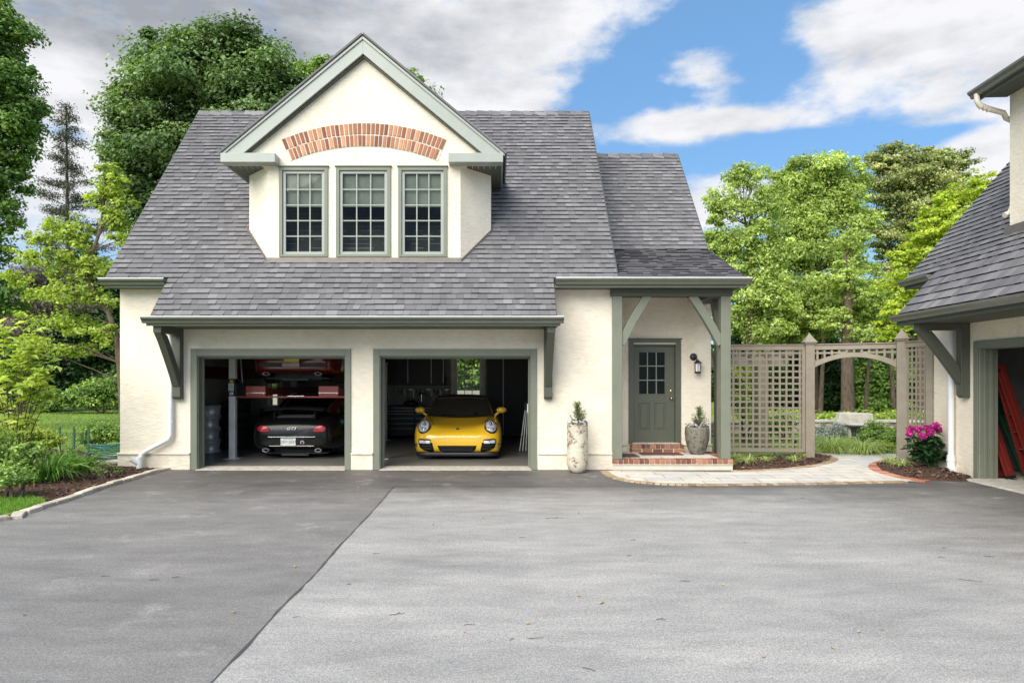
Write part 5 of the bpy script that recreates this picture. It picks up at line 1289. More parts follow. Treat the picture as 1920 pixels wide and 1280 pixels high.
            hh, nn = hit(0, .64, True); ob = bpy.data.objects.new('badge_lettering', cu); C.objects.link(ob); ob.parent = t; ob.location = (-.0, hh.y+.03, .63); ob.rotation_euler = (R(90), 0, R(180)); cu.materials.append(M['plate'])
            ob.scale = (1.25, .9, 1); to_mesh(ob)
            # round towing sticker shaped like a horseshoe ring
            m2 = MB(); x0 = -.135-.09; Mx = Matrix.Translation((x0, py-.004, .36))
            prf = []
            for i in range(15):
                a = R(-55)-(R(250))*i/14; a = R(50)+R(0)-i*R(280)/14
                prf.append((x0+.034*math.cos(a)*1.0, py+.004, .365-.034*math.sin(a)*1.0))
            m2.tube(prf, [.010]*15, 8); B('emblem_ring', m2, M['offw'])
            m2 = MB(); m2.ball((x0, py+.002, .36), .017, 10, sc=(1, .3, 1)); B('emblem_centre', m2, M['redfg'])
            # fixed rear wing
            m2 = MB(); pr = [(3.98, 1.06), (4.05, 1.085), (4.2, 1.08), (4.34, 1.055), (4.36, 1.04), (4.2, 1.045), (4.0, 1.04)]
            rows_ = []
            for i in range(21):
                x = -.62+1.24*i/20; dz = -.035*(abs(x)/.62)**2; rows_.append([(x, y, z+dz) for y, z in pr]+[(x, pr[0][0], pr[0][1]+dz)])
            m2.grid(rows_, smooth=True); wg = B('rear_wing', m2, M['black'])
            m2 = MB()
            for sx in (-1, 1): m2.prism([(sx*.42-.012, 4.0, .85), (sx*.42-.012, 4.25, .84), (sx*.42-.012, 4.25, 1.06), (sx*.42-.012, 4.08, 1.06)], (.024, 0, 0))
            m2.build('wing_strut', M['black'], wg, local=True)
            m2 = MB()
            for i in range(4): m2.box(-.38, 3.98+i*.07, .905-i*.012, .38, 4.01+i*.07, .915-i*.012)
            B('engine_grille', m2, M['blackmetal'])
        else:
            patch([(-.70, .345), (.70, .345), (.72, .43), (-.72, .43)], .006, M['under'], 'bumper_strip', True, thick=.014)
            patch([(-.18, .33), (.20, .33), (.20, .44), (-.18, .43)], .030, paint, 'bumper_guard', True, thick=.03)
    return t
make_car('front', M['yellow'], (-.80, 14.02, .03), 0, 'yellow sports car with round headlights parked nose out in the right bay')
make_car('rear', M['blackcar'], (-4.20, 14.02+4.45, .03), math.pi, 'black sports car with fixed rear wing parked under the lift in the left bay')
red = make_car('rear', M['redcar'], (-4.22, 14.1+4.45, 1.60), math.pi, 'red sports car raised on the lift above the black car')

# ------------------------------------------------------------------ four post lift
t = thing('car_lift', 'four post car lift with grey posts and red runways in the left bay', 'car lift', (-4.0, 16.5, .03))
M['lpost'] = plain('lift post grey', (.66, .66, .64), .4, .1)
LZ = 1.36
for i, (x, y) in enumerate(((-5.51, 14.30), (-2.40, 14.30), (-5.51, 18.6), (-3.03, 18.6))):
    mb = MB(); s = 1 if x < -4 else -1
    mb.box(x-.065, y-.06, .03, x+.065, y-.045, 2.13); mb.box(x-.065, y-.045, .03, x-.05, y+.06, 2.13); mb.box(x+.05, y-.045, .03, x+.065, y+.06, 2.13); mb.box(x-.075, y-.07, 2.13, x+.075, y+.07, 2.145)
    p = mb.build('post', M['lpost'], t, bev=.003)
    mb = MB(); mb.box(x-.16, y-.13, .032, x+.16, y+.13, .042); mb.build('base_plate', M['lpost'], p)
    if i == 0:
        mb = MB(); mb.box(x-.075, y-.085, 1.34, x+.075, y+.08, 1.70); cr = mb.build('carriage', M['blackgloss'], t, bev=.004)
        M['stk_y'] = plain('yellow sticker', (.65, .45, .05), .5); M['stk_w'] = plain('white sticker', (.75, .73, .66), .5)
        mb = MB(); mb.box(x-.035, y-.088, 1.63, x+.04, y-.0855, 1.675); mb.build('warning_sticker', M['stk_y'], cr)
        mb = MB(); mb.box(x-.06, y-.088, 1.45, x+.05, y-.0855, 1.61); mb.box(x-.04, y-.088, 1.37, x+.04, y-.0855, 1.425); st = mb.build('white_sticker', M['stk_w'], cr)
        mb = MB()
        for k in range(5): mb.box(x-.045, y-.0885, 1.475+k*.025, x+.035, y-.088, 1.482+k*.025)
        mb.box(x-.025, y-.0885, 1.39, x+.01, y-.088, 1.405); mb.build('sticker_print', M['redfg'], st)
        mb = MB(); mb.tube([(x+.16, y, 2.14), (x+.20, y, 1.60)], .008, 6); mb.build('cable', M['steel'], t)
        mb = MB(); mb.box(x+.08, y-.03, 1.36, x+.14, y+.03, 1.60); mb.prism([(x+.14, y-.03, 1.36), (x+.36, y-.03, 1.36), (x+.22, y-.03, 1.62), (x+.14, y-.03, 1.60)], (0, .03, 0)); mb.build('latch_plate', M['blackgloss'], t)
for x0, x1 in ((-5.22, -4.81), (-3.70, -3.29)):
    mb = MB(); mb.box(x0, 14.36, LZ+.0, x1, 18.5, LZ+.13); mb.prism([(x0, 14.24, LZ-.02), (x0, 14.36, LZ-.02), (x0, 14.36, LZ+.16), (x0, 14.26, LZ+.19), (x0, 14.24, LZ+.19)], (x1-x0, 0, 0))
    r = mb.build('runway', M['red'], t, bev=.004)
    mb = MB(); mb.box(x0+.0, 14.225, LZ+.045, x1, 14.24, LZ+.055)
    for q in (x0+.03, x1-.03): mb.ball((q, 14.23, LZ+.03), .016, 10)
    mb.build('bolt', M['chrome'], r)
for y in (14.30, 18.6):
    mb = MB(); mb.box(-5.44, y-.03, LZ-.055, -2.47 if y < 15 else -3.1, y+.04, LZ-.021); mb.build('crossbeam', M['red'], t, bev=.004)
mb = MB(); mb.tube([(-4.35, 14.25, LZ-.02), (-4.0, 14.25, LZ-.02)], .012, 8); mb.build('lock_bar', M['chrome'], t)

# ------------------------------------------------------------------ things in the garage
# stack of bare wheel rims
def rim_thing(x, y, z, lab, rz=0):
    t = thing('wheel_rim', lab, 'wheel rim', (x, y, z), rz, 'bare wheel rims stacked against the left wall')
    mb = MB(); mb.lathe([(.225, 0), (.24, .005), (.24, .02), (.222, .03), (.205, .055), (.20, .12), (.205, .19), (.222, .225), (.24, .235), (.24, .255), (.225, .26), (.215, .24), (.19, .12), (.21, .01)], 40)
    mb.build('barrel', M['rim'], t, local=True)
    mb = MB()
    for k in range(5): a = k*2*math.pi/5; mb.tube([(0, 0, .20), (.205*math.cos(a), .205*math.sin(a), .225)], [.035, .025], 6)
    mb.lathe([(.001, .22), (.05, .22), (.055, .19)], 14); mb.build('spokes', M['rim'], t, local=True)
for i, lab in enumerate(('bottom rim of the stack of bare silver wheel rims', 'second rim from the bottom of the silver rim stack', 'third rim from the bottom of the silver rim stack', 'topmost rim of the stack of bare silver wheel rims')):
    rim_thing(-6.53+(.012 if i == 3 else -.01*i), 15.6, .03+.268*i, lab, i*.7)
# dark tyres beside
for i, lab in enumerate(('lowest black tyre of the stack behind the lift post', 'second lowest black tyre behind the lift post', 'middle black tyre behind the lift post', 'second highest black tyre behind the lift post', 'highest black tyre of the stack behind the lift post')):
    t = thing('tyre', lab, 'tyre', (-6.28+.02*(i % 2), 16.5, .03+.228*i), 0, 'black tyres stacked behind the lift post')
    mb = MB(); mb.lathe([(.21, .03), (.25, 0), (.31, .005), (.325, .04), (.327, .18), (.31, .22), (.25, .225), (.21, .2), (.22, .12), (.21, .03)], 36); mb.build('tread', M['tyre'], t, local=True)
# tool chest against left rear
M['cab'] = plain('charcoal cabinet', (.022, .022, .023), .5, var=.1)
M['cab_l'] = plain('cabinet edge', (.34, .34, .34), .4, .5)
def cabinet(name, lab, cat, x0, x1, y0, y1, z0, z1, doors, split_at, knobs=False, edge=True, drawers=0, mat='cab'):
    t = thing(name, lab, cat, ((x0+x1)/2, y0, z0)); mb = MB(); mb.box(x0, y0+.02, z0, x1, y1, z1); mb.build('carcass', M[mat], t, bev=.004)
    e = [x0]+list(split_at)+[x1]
    for a, b in zip(e[:-1], e[1:]):
        if drawers:
            zz = [z0+(z1-z0)*q for q in drawers]
            for c, d in zip(zz[:-1], zz[1:]):
                mb = MB(); mb.box(a+.006, y0, c+.006, b-.006, y0+.018, d-.006); dr = mb.build('drawer', M[mat], t, bev=.003)
                mb = MB(); mb.box(a+.03, y0-.012, d-.022, b-.03, y0+.0, d-.010); mb.build('handle', M['cab_l'], dr)
        else:
            mb = MB(); mb.box(a+.006, y0, z0+.005, b-.006, y0+.018, z1-.005); dr = mb.build('door', M[mat], t, bev=.003)
            mb = MB(); mb.box(b-.035, y0-.012, z0+.05, b-.010, y0-.0, z1-.05); mb.build('handle', M['cab_l'] if edge else M[mat], dr)
    return t
cabinet('tool_cabinet', 'wide black tool cabinet against the left rear wall', 'cabinet', -6.72, -4.9, 19.45, 20.1, .05, .86, 3, [-6.1, -5.5], edge=False)
cabinet('wall_cabinet', 'black wall cabinet mounted above the tool pegboard', 'cabinet', -3.18, -1.50, 19.75, 20.13, 1.52, 2.42, 3, [-2.53, -1.85])
cabinet('base_cabinet', 'black bench cabinet with drawers below the pegboard', 'cabinet', -3.10, -1.30, 19.45, 20.1, .08, .88, 2, [-2.32], drawers=[0, .28, .46, .64, .80, .90, 1.0])
cabinet('tall_cabinet', 'tall black two door cabinet right of the rear window', 'cabinet', -.26, 1.30, 19.55, 20.13, .05, 2.48, 2, [.23], edge=True)
M['bench'] = plain('bench top wood', (.13, .07, .05), .6)
t = tag(MB().box(-3.14, 19.38, .885, -1.26, 20.12, .925).build('worktop', M['bench'], bev=.004), 'brown wooden worktop resting on the drawer cabinet', 'worktop')
mb = MB(); mb.box(-3.14, 20.14, .93, -1.40, 20.155, 1.45)
def pegm():
    m, nt, bs = newmat('pegboard'); bs.inputs['Roughness'].default_value = .7
    v = nd(nt, 'ShaderNodeTexVoronoi', Scale=1.); v.inputs['Randomness'].default_value = 0; mp = nd(nt, 'ShaderNodeMapping'); mp.inputs['Scale'].default_value = (26, 0, 26); nt.links.new(coords(nt), mp.inputs[0]); nt.links.new(mp.outputs[0], v.inputs['Vector'])
    nt.links.new(ramp(nt, v.outputs['Distance'], [(.12, (.03, .03, .03)), (.2, (.34, .33, .29))]), bs.inputs['Base Color']); return m
tag(mb.build('pegboard', pegm()), 'pale perforated tool pegboard behind the workbench', 'pegboard')
tag(MB().box(-2.85, 19.70, 2.50, -1.55, 19.80, 2.56).build('strip_light', M['greyp'], bev=.01), 'unlit grey strip light above the black wall cabinet', 'light')
rg = random.Random(77)
labs = ['long silver wrench third on the pegboard', 'short dark pliers at the left end of the pegboard']
kinds = [('wrench', 'steel', .30), ('screwdriver', 'redfg', .22), ('pliers', 'blackmetal', .18), ('wrench', 'steel', .22), ('screwdriver', 'yellowp', .2), ('hammer', 'steel', .3)]
for k, (kd, mt, L) in enumerate(kinds):
    pass
def tool(kd, x, z, L, mt, i):
    mb = MB(); y = 20.11
    if kd == 'wrench':
        mb.box(x-.008, y, z-L+.03, x+.008, y+.008, z-.03); mb.lathe([(.012, 0), (.026, 0), (.026, .009), (.012, .009), (.012, 0)], 14, (x, y, z-.015), 'Y'); mb.lathe([(.010, 0), (.022, 0), (.022, .009), (.010, .009), (.010, 0)], 12, (x, y, z-L+.01), 'Y')
    elif kd == 'screwdriver':
        mb.tube([(x, y, z), (x, y, z-.02), (x, y, z-L*.42), (x, y, z-L*.45)], [.012, .017, .015, .008], 8); mb.tube([(x, y, z-L*.45), (x, y, z-L)], .005, 6)
    elif kd == 'pliers':
        for s in (-1, 1): mb.tube([(x-s*.006, y, z), (x+s*.008, y, z-.05), (x+s*.03, y, z-L*.7), (x+s*.022, y, z-L)], [.006, .010, .009, .007], 6)
    else:
        mb.tube([(x, y, z), (x, y, z-L)], .012, 8); mb.box(x-.06, y-.015, z-.03, x+.055, y+.015, z)
    o = mb.build(kd, M[mt])
    tag(o, ['%s hanging in the row of tools on the pegboard' % {'wrench': 'steel wrench', 'screwdriver': 'screwdriver', 'pliers': 'black handled pliers', 'hammer': 'hammer'}[kd]][0], kd, 'hand tools hanging on the pegboard: '+kd)
for i in range(18):
    kd, mt, L = kinds[i % 6]; tool(kd, -2.95+i*.088+rg.uniform(-.01, .01), 1.40, L*rg.uniform(.85, 1.1), mt, i)
# bench vice / drill
t = thing('bench_grinder', 'black bench tool with a bright metal sleeve standing on the worktop', 'tool', (-2.16, 19.6, .925))
mb = MB(); mb.box(-.09, -.08, 0, .09, .08, .03); mb.box(-.03, -.03, .03, .03, .03, .30); mb.ball((0, 0, .34), .07, 12, sc=(1, 1, .8)); mb.build('stand', M['blackmetal'], t, local=True)
mb = MB(); mb.tube([(.03, -.10, .12), (.03, -.10, .34)], .022, 10); mb.build('sleeve', M['chrome'], t, local=True)
mb = MB(); mb.tube([(0, 0, .36), (.18, -.03, .33), (.32, -.03, .22)], .01, 6); mb.build('lever', M['redfg'], t, local=True)
t = thing('tool_bag', 'dark canvas tool bag lying on the worktop', 'bag', (-2.45, 19.62, .925))
mb = MB(); mb.ball((0, 0, .07), .22, 16, sc=(1, .5, .42)); mb.build('pouch', M['blackmetal'], t, local=True)
mb = MB(); mb.tube([(-.1, 0, .14), (-.05, 0, .22), (.05, 0, .22), (.1, 0, .14)], .01, 6); mb.build('handle', M['black'], t, local=True)
tag(MB().box(-1.48, 20.0, 1.50, -1.33, 20.13, 1.74).build('first_aid_box', M['redfg'], bev=.008), 'small red box fixed to the wall beside the rear window', 'box')
# folded white stands leaning at the right
t = thing('folding_stand', 'folded white tubular stand leaning in the right rear corner of the garage', 'stand', (.62, 16.6, .03))
mb = MB()
for x0, x1 in ((-.05, .05), (.02, .08), (-.12, .02)): mb.tube([(x0, 0, .02), (x1, .25, .98)], .012, 8)
mb.build('frame', M['white'], t, local=True)
mb = MB(); mb.box(.0, .18, .95, .14, .27, 1.13); mb.build('head', M['blackmetal'], t, local=True)
t.location = (.66, 15.6, .03)
tag(MB().box(.60, 13.12, 1.05, .62, 13.2, 1.22).build('wall_control', M['white']), 'small white control box on the right jamb of the right bay', 'switch')
# ================================================================== VEGETATION
M['leaf_maple'] = leafmat('maple leaf', (0.049, 0.094, 0.034), (0.137, 0.225, 0.077), (0.340, 0.461, 0.187), .33)
M['leaf_edge'] = leafmat('edge tree leaf', (0.057, 0.122, 0.032), (0.165, 0.286, 0.071), (0.432, 0.585, 0.165), .35)
M['leaf_lime'] = leafmat('spring leaf', (0.136, 0.199, 0.037), (0.376, 0.481, 0.089), (0.711, 0.794, 0.209), .42)
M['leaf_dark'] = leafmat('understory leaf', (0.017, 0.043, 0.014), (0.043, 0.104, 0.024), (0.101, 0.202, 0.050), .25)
M['leaf_mid'] = leafmat('shrub leaf', (0.070, 0.139, 0.028), (0.202, 0.329, 0.070), (0.481, 0.632, 0.164), .33)
M['leaf_loc'] = leafmat('locust leaf', (0.145, 0.206, 0.048), (0.399, 0.508, 0.133), (0.799, 0.880, 0.339), .42)
M['leaf_olive'] = leafmat('olive crown leaf', (0.111, 0.147, 0.050), (0.320, 0.370, 0.135), (0.763, 0.739, 0.370), .38)
M['leaf_yel'] = leafmat('yellow green leaf', (0.207, 0.299, 0.034), (0.483, 0.575, 0.069), (0.805, 0.828, 0.161), .45)
M['leaf_con'] = leafmat('conifer needle', (0.036, 0.042, 0.022), (0.084, 0.090, 0.054), (0.156, 0.156, 0.102), .15)
M['leaf_pink'] = leafmat('pale blossom', (.10, .09, .08), (.32, .26, .28), (.55, .46, .50), .3)
M['leaf_blade'] = leafmat('strap leaf', (0.07, 0.17, 0.03), (0.18, 0.36, 0.06), (0.42, 0.62, 0.13), .35, .4)
M['leaf_var'] = leafmat('variegated blade', (.20, .30, .06), (.48, .56, .20), (.80, .82, .45), .35)
M['leaf_grass'] = leafmat('fountain grass', (0.2, 0.28, 0.08), (0.42, 0.52, 0.18), (0.75, 0.8, 0.38), .35)
M['leaf_turf'] = leafmat('turf blade', (0.080, 0.192, 0.024), (0.176, 0.336, 0.048), (0.352, 0.528, 0.096), .35)
M['leaf_grey'] = leafmat('catmint', (0.182, 0.234, 0.169), (0.338, 0.390, 0.338), (0.546, 0.520, 0.650), .25)
def barkm():
    m, nt, bs = newmat('bark'); bs.inputs['Roughness'].default_value = .9
    n = noise(nt, 14, 6, .75, (1, 1, .25)); nt.links.new(ramp(nt, n.outputs['Fac'], [(.3, (.04, .028, .02)), (.6, (.15, .11, .08)), (.8, (.25, .2, .15))]), bs.inputs['Base Color']); bump(nt, bs, n.outputs['Fac'], 1., .05); return m
M['bark'] = barkm()

def fast(name, V, tones, mat, parent=None, nper=4):
    nf = len(V)//nper; me = bpy.data.meshes.new(name)
    me.vertices.add(len(V)); me.vertices.foreach_set('co', V.astype(np.float32).ravel())
    me.loops.add(len(V)); me.loops.foreach_set('vertex_index', np.arange(len(V), dtype=np.int32))
    me.polygons.add(nf); me.polygons.foreach_set('loop_start', np.arange(0, len(V), nper, dtype=np.int32)); me.polygons.foreach_set('loop_total', np.full(nf, nper, dtype=np.int32))
    a = me.attributes.new('tone', 'FLOAT', 'FACE'); a.data.foreach_set('value', np.clip(tones, 0, 1).astype(np.float32))
    me.materials.append(mat); me.update(calc_edges=True)
    o = bpy.data.objects.new(name, me); C.objects.link(o)
    if parent is not None: o.parent = parent; o.matrix_parent_inverse = wm(parent).inverted()
    return o
def unit(a): return a/np.maximum(np.linalg.norm(a, axis=1, keepdims=True), 1e-9)
def leaf_quads(P, Nn, size, rs, aspect=.62, dirs=None):
    """one pointed leaf per row of P, facing Nn"""
    n = len(P); Nn = unit(Nn); r = rs.normal(size=(n, 3)) if dirs is None else dirs
    u = unit(r-Nn*np.sum(r*Nn, axis=1, keepdims=True)); v = np.cross(Nn, u)
    s = (size*rs.uniform(.65, 1.3, n))[:, None]; w = s*aspect
    fold = Nn*s*.12
    V = np.empty((n, 4, 3)); V[:, 0] = P-u*s*.5; V[:, 1] = P+v*w*.5+fold+u*s*.05; V[:, 2] = P+u*s*.5-Nn*s*.08; V[:, 3] = P-v*w*.5+fold+u*s*.05
    return V.reshape(-1, 3)
def crown(lobes, leaves, size, seed, sub=.26, flat=.6, fill=.2, up=.5, aspect=.62, ragged=1.08, rmax=None, back=.35, k=30):
    """lobes: list of (centre xyz, radii xyz). Leaves gather in soft clumps over and inside the lobes, with a loose share between them."""
    rs = np.random.RandomState(seed); vol = np.array([(r[0]*r[2]) for c, r in lobes]); vol = vol/vol.sum(); Ps = []; Ns_ = []; T = []
    subs = []
    for (c, r), w in zip(lobes, vol):
        nl = int(leaves*w); r = np.array(r); c = np.array(c); nb = int(nl*back); per_ = max(1, (nl-nb)//k)
        d = unit(rs.normal(size=(k, 3))); q = np.where(rs.rand(k) < fill, rs.uniform(.1, .6, k), rs.uniform(.62, ragged, k))[:, None]
        sc = c+d*r*q; rad = np.mean(r)*sub*rs.uniform(.5, 1.4, k)
        if rmax: rad = np.minimum(rad, rmax)
        tone_s = rs.normal(.5, .15, k)
        for i in range(k):
            subs.append(sc[i]); m = int(per_*rs.uniform(.5, 1.5))+1
            g = np.clip(rs.normal(size=(m, 3)), -1.7, 1.7); off = g*rad[i]*.62*np.array([1.2, 1.2, flat]); dd = unit(g+np.array([0, 0, .3])); Ps.append(sc[i]+off)
            Ns_.append(dd*.5+d[i]*.25+np.array([0, -.12, up])+rs.normal(scale=.45, size=(m, 3))); T.append(tone_s[i]+rs.normal(0, .2, m))
        dd = unit(rs.normal(size=(nb, 3))); qq = rs.uniform(.45, 1.04, nb)[:, None]; Ps.append(c+dd*r*qq+rs.normal(scale=.08*np.mean(r), size=(nb, 3))); Ns_.append(dd*.6+np.array([0, -.12, up])+rs.normal(scale=.5, size=(nb, 3))); T.append(rs.normal(.42, .2, nb))
    P = np.vstack(Ps); Nn = np.vstack(Ns_); T = np.concatenate(T)
    return leaf_quads(P, Nn, size, rs, aspect), T, subs
def limbs(mb, trunk, subs, rg, n=30, r0=.06):
    """branches from points on the trunk out to foliage clumps"""
    pick = rg.sample(subs, min(n, len(subs)))
    for s in pick:
        s = Vector(s); best = None
        cand = [p for p in trunk if p.z < s.z-.2] or [trunk[0]]
        best = min(cand, key=lambda p: (p-s).length+.4*abs((s.z-p.z)-(Vector((s.x, s.y, 0))-Vector((p.x, p.y, 0))).length*.7))
        mid = best.lerp(s, .5)+Vector((rg.uniform(-.3, .3), rg.uniform(-.3, .3), rg.uniform(-.1, .45)))*(s-best).length*.22
        mb.tube([best, best.lerp(mid, .55)+Vector((0, 0, .03)), mid, s], [r0, r0*.75, r0*.5, r0*.18], 5, False)
def L(px, py, rx, ry, Y, dy=0, deep=.85):
    c = W(px, py, Y+dy); k = (Y+dy)/F; return ((c.x, c.y, c.z), (rx*k, rx*k*deep, ry*k))
def tree(name, label, Y, base_px, trunk_px, lob, leaves, size, mat, seed, group=None, r0=.25, nl=30, lr=.06, cat='tree', **kw):
    """trunk_px: (px, py) knots above the foot; lobes are (px, py, rx, ry[, dy])"""
    gx = (base_px-CX)/F*Y; t = thing(name, label, cat, (gx, Y, 0), 0, group); rg = random.Random(seed)
    lobes = [L(l[0], l[1], l[2], l[3], Y, l[4] if len(l) > 4 else 0) for l in lob]
    V, T, subs = crown(lobes, leaves, size, seed, **kw); fast('crown', V, T, mat, t)
    kn = [Vector((gx, Y, -.05))]+[W(a, b, Y) for a, b in trunk_px]; kn = [Vector(p) for p in grow([tuple(k) for k in kn], 4)]
    mb = MB(); n = len(kn); mb.tube(kn, [lerp(r0, r0*.25, i/(n-1)) for i in range(n)], 9, False); limbs(mb, kn[2:], subs, rg, nl, lr); mb.build('trunk', M['bark'], t)
    return t
def shrub(name, label, Y, lob, leaves, size, mat, seed, cat='shrub', group=None, z0=None, **kw):
    kw.setdefault('back', .22); kw.setdefault('up', .6)
    lobes = [L(l[0], l[1], l[2], l[3], Y, l[4] if len(l) > 4 else 0) for l in lob]
    V, T, subs = crown(lobes, leaves, size, seed, **kw); c = lobes[0][0]
    t = thing(name, label, cat, (c[0], Y, 0), 0, group); fast('foliage', V, T, mat, t)
    mb = MB(); rg = random.Random(seed)
    for s in rg.sample(subs, min(9, len(subs))):
        f = Vector((c[0]+rg.uniform(-.15, .15), Y+rg.uniform(-.1, .1), 0)); s = Vector(s); mb.tube([f, f.lerp(s, .5)+Vector((rg.uniform(-.1, .1), 0, .1)), s], [.02, .014, .005], 5, False)
    mb.build('stem', M['bark'], t); return t

# ---- left side ---------------------------------------------------------------
tree('maple_tree', 'huge dark green maple tree rising behind the left roof slope', 30, 400, [(405, 500), (400, 330), (395, 200)],
     [(400, 150, 130, 95), (300, 205, 85, 80), (470, 175, 90, 85), (260, 290, 65, 65), (330, 120, 70, 60), (400, 95, 65, 42), (290, 330, 80, 70), (360, 300, 110, 90), (250, 225, 45, 60), (470, 260, 90, 90), (290, 420, 70, 60), (240, 350, 45, 45, -1), (540, 210, 60, 60)],
     150000, .185, M['leaf_maple'], 1, r0=.42, nl=45, lr=.1, sub=.27, cat='tree', fill=.12, rmax=1.1, back=.12, flat=.55, up=.75, k=34, ragged=1.1)
tree('maple_tree', 'smaller light green tree just left of the gable peak', 34, 600, [(600, 400), (595, 250)],
     [(575, 150, 42, 36), (610, 135, 32, 25), (560, 195, 45, 45), (620, 180, 50, 50), (640, 230, 60, 60), (770, 150, 20, 22), (760, 200, 50, 50)], 26000, .17, M['leaf_mid'], 2, r0=.25, nl=18, sub=.3, back=.15, up=.7)
tree('large_tree', 'tall leafy tree cut by the left edge of the photo', 22, -90, [(-80, 500), (-60, 250), (-50, 50)],
     [(-60, 60, 100, 90), (0, 130, 55, 70), (10, 215, 55, 60), (-30, 280, 90, 70), (0, 330, 55, 55), (-20, 400, 60, 50), (-5, 30, 32, 55), (40, 215, 30, 34), (-20, 470, 45, 30), (-15, 560, 55, 45), (-60, 180, 110, 90)],
     80000, .135, M['leaf_edge'], 3, r0=.4, nl=36, lr=.07, sub=.27, fill=.15, back=.12, up=.7, k=34, flat=.55)
# thin conifer
t = thing('conifer_tree', 'thin sparse conifer with brownish foliage against the sky at left', 'tree', ((124-CX)/F*44, 44, 0))
rs = np.random.RandomState(5); rg = random.Random(5); mb = MB(); x0 = (124-CX)/F*44; Pl = []
top = CAMH+(CY-196)/F*44; mb.tube([(x0, 44, 0), (x0+.1, 44, top*.5), (x0, 44, top)], [.2, .14, .03], 7, False)
for k in range(64):
    f = (k/64); z = top-.3-f*10.5+rg.uniform(-.2, .2); ln = (.3+f*2.5)*rg.uniform(.55, 1.15); a = rg.random()*6.283
    e = Vector((x0+math.cos(a)*ln, 44+math.sin(a)*ln, z+ln*rg.uniform(.05, .35))); m_ = Vector((x0, 44, z)).lerp(e, .5)-Vector((0, 0, .08)); mb.tube([(x0, 44, z), m_, e], [.03, .02, .008], 4, False)
    for q in range(int(7+ln*11)):
        s = rg.uniform(.3, 1.05); p = Vector((x0, 44, z)).lerp(e, s); r = .22
        for w in range(12): Pl.append((p.x+rg.gauss(0, r), p.y+rg.gauss(0, r), p.z+rg.gauss(0, r*.6)))
Pl = np.array(Pl); fast('crown', leaf_quads(Pl, rs.normal(size=Pl.shape)+np.array([0, 0, .6]),   .17, rs, .3), rs.normal(.45, .2, len(Pl)), M['leaf_con'], t); mb.build('trunk', M['bark'], t)
tree('small_tree', 'light green spring tree with thin leaning trunk left of the garage', 19, 232, [(224, 680), (205, 590), (165, 520), (190, 420), (198, 330)],
     [(205, 330, 26, 28), (222, 365, 30, 26), (180, 375, 22, 18), (215, 415, 32, 22), (235, 450, 26, 20), (120, 425, 38, 22), (85, 445, 30, 18), (150, 450, 34, 22), (60, 480, 34, 16), (110, 490, 44, 22), (170, 500, 40, 24), (205, 505, 26, 18), (140, 545, 48, 22), (80, 550, 42, 16), (190, 560, 28, 16), (110, 600, 60, 16), (165, 615, 48, 15), (60, 640, 36, 14), (200, 640, 30, 14), (130, 655, 50, 13), (30, 520, 28, 14), (215, 400, 20, 25)],
     17000, .105, M['leaf_lime'], 6, r0=.10, nl=70, lr=.02, sub=.26, flat=.7, fill=.35, rmax=.28, back=.12, k=22, ragged=1.25, up=.8)
tree('flowering_tree', 'greyish tree with pale pink blossom at the left edge beyond the lawn', 25, 40, [(45, 600), (60, 540)],
     [(60, 520, 50, 25), (20, 560, 45, 30), (90, 560, 50, 28), (40, 610, 50, 25), (110, 520, 40, 24), (150, 560, 40, 25)], 9000, .13, M['leaf_pink'], 7, r0=.12, nl=30, lr=.03, sub=.32)
# dark undergrowth and hedges behind the lawn
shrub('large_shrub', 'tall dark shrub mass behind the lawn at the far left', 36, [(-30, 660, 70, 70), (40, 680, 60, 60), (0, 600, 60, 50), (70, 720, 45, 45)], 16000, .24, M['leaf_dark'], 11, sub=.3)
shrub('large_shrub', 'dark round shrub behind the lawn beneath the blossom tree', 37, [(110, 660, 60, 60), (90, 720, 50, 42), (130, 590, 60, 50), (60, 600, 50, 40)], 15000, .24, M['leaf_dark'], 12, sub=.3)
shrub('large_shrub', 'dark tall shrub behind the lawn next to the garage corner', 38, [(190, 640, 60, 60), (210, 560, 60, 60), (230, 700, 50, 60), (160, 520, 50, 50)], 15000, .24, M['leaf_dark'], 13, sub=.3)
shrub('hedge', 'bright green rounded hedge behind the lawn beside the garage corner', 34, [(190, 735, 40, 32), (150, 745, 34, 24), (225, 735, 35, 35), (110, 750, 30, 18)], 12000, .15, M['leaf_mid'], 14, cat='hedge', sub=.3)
shrub('hedge', 'low dark hedge along the back edge of the lawn at far left', 35, [(20, 752, 50, 18), (70, 756, 40, 14), (-50, 750, 50, 24)], 8000, .17, M['leaf_dark'], 15, cat='hedge', sub=.32)
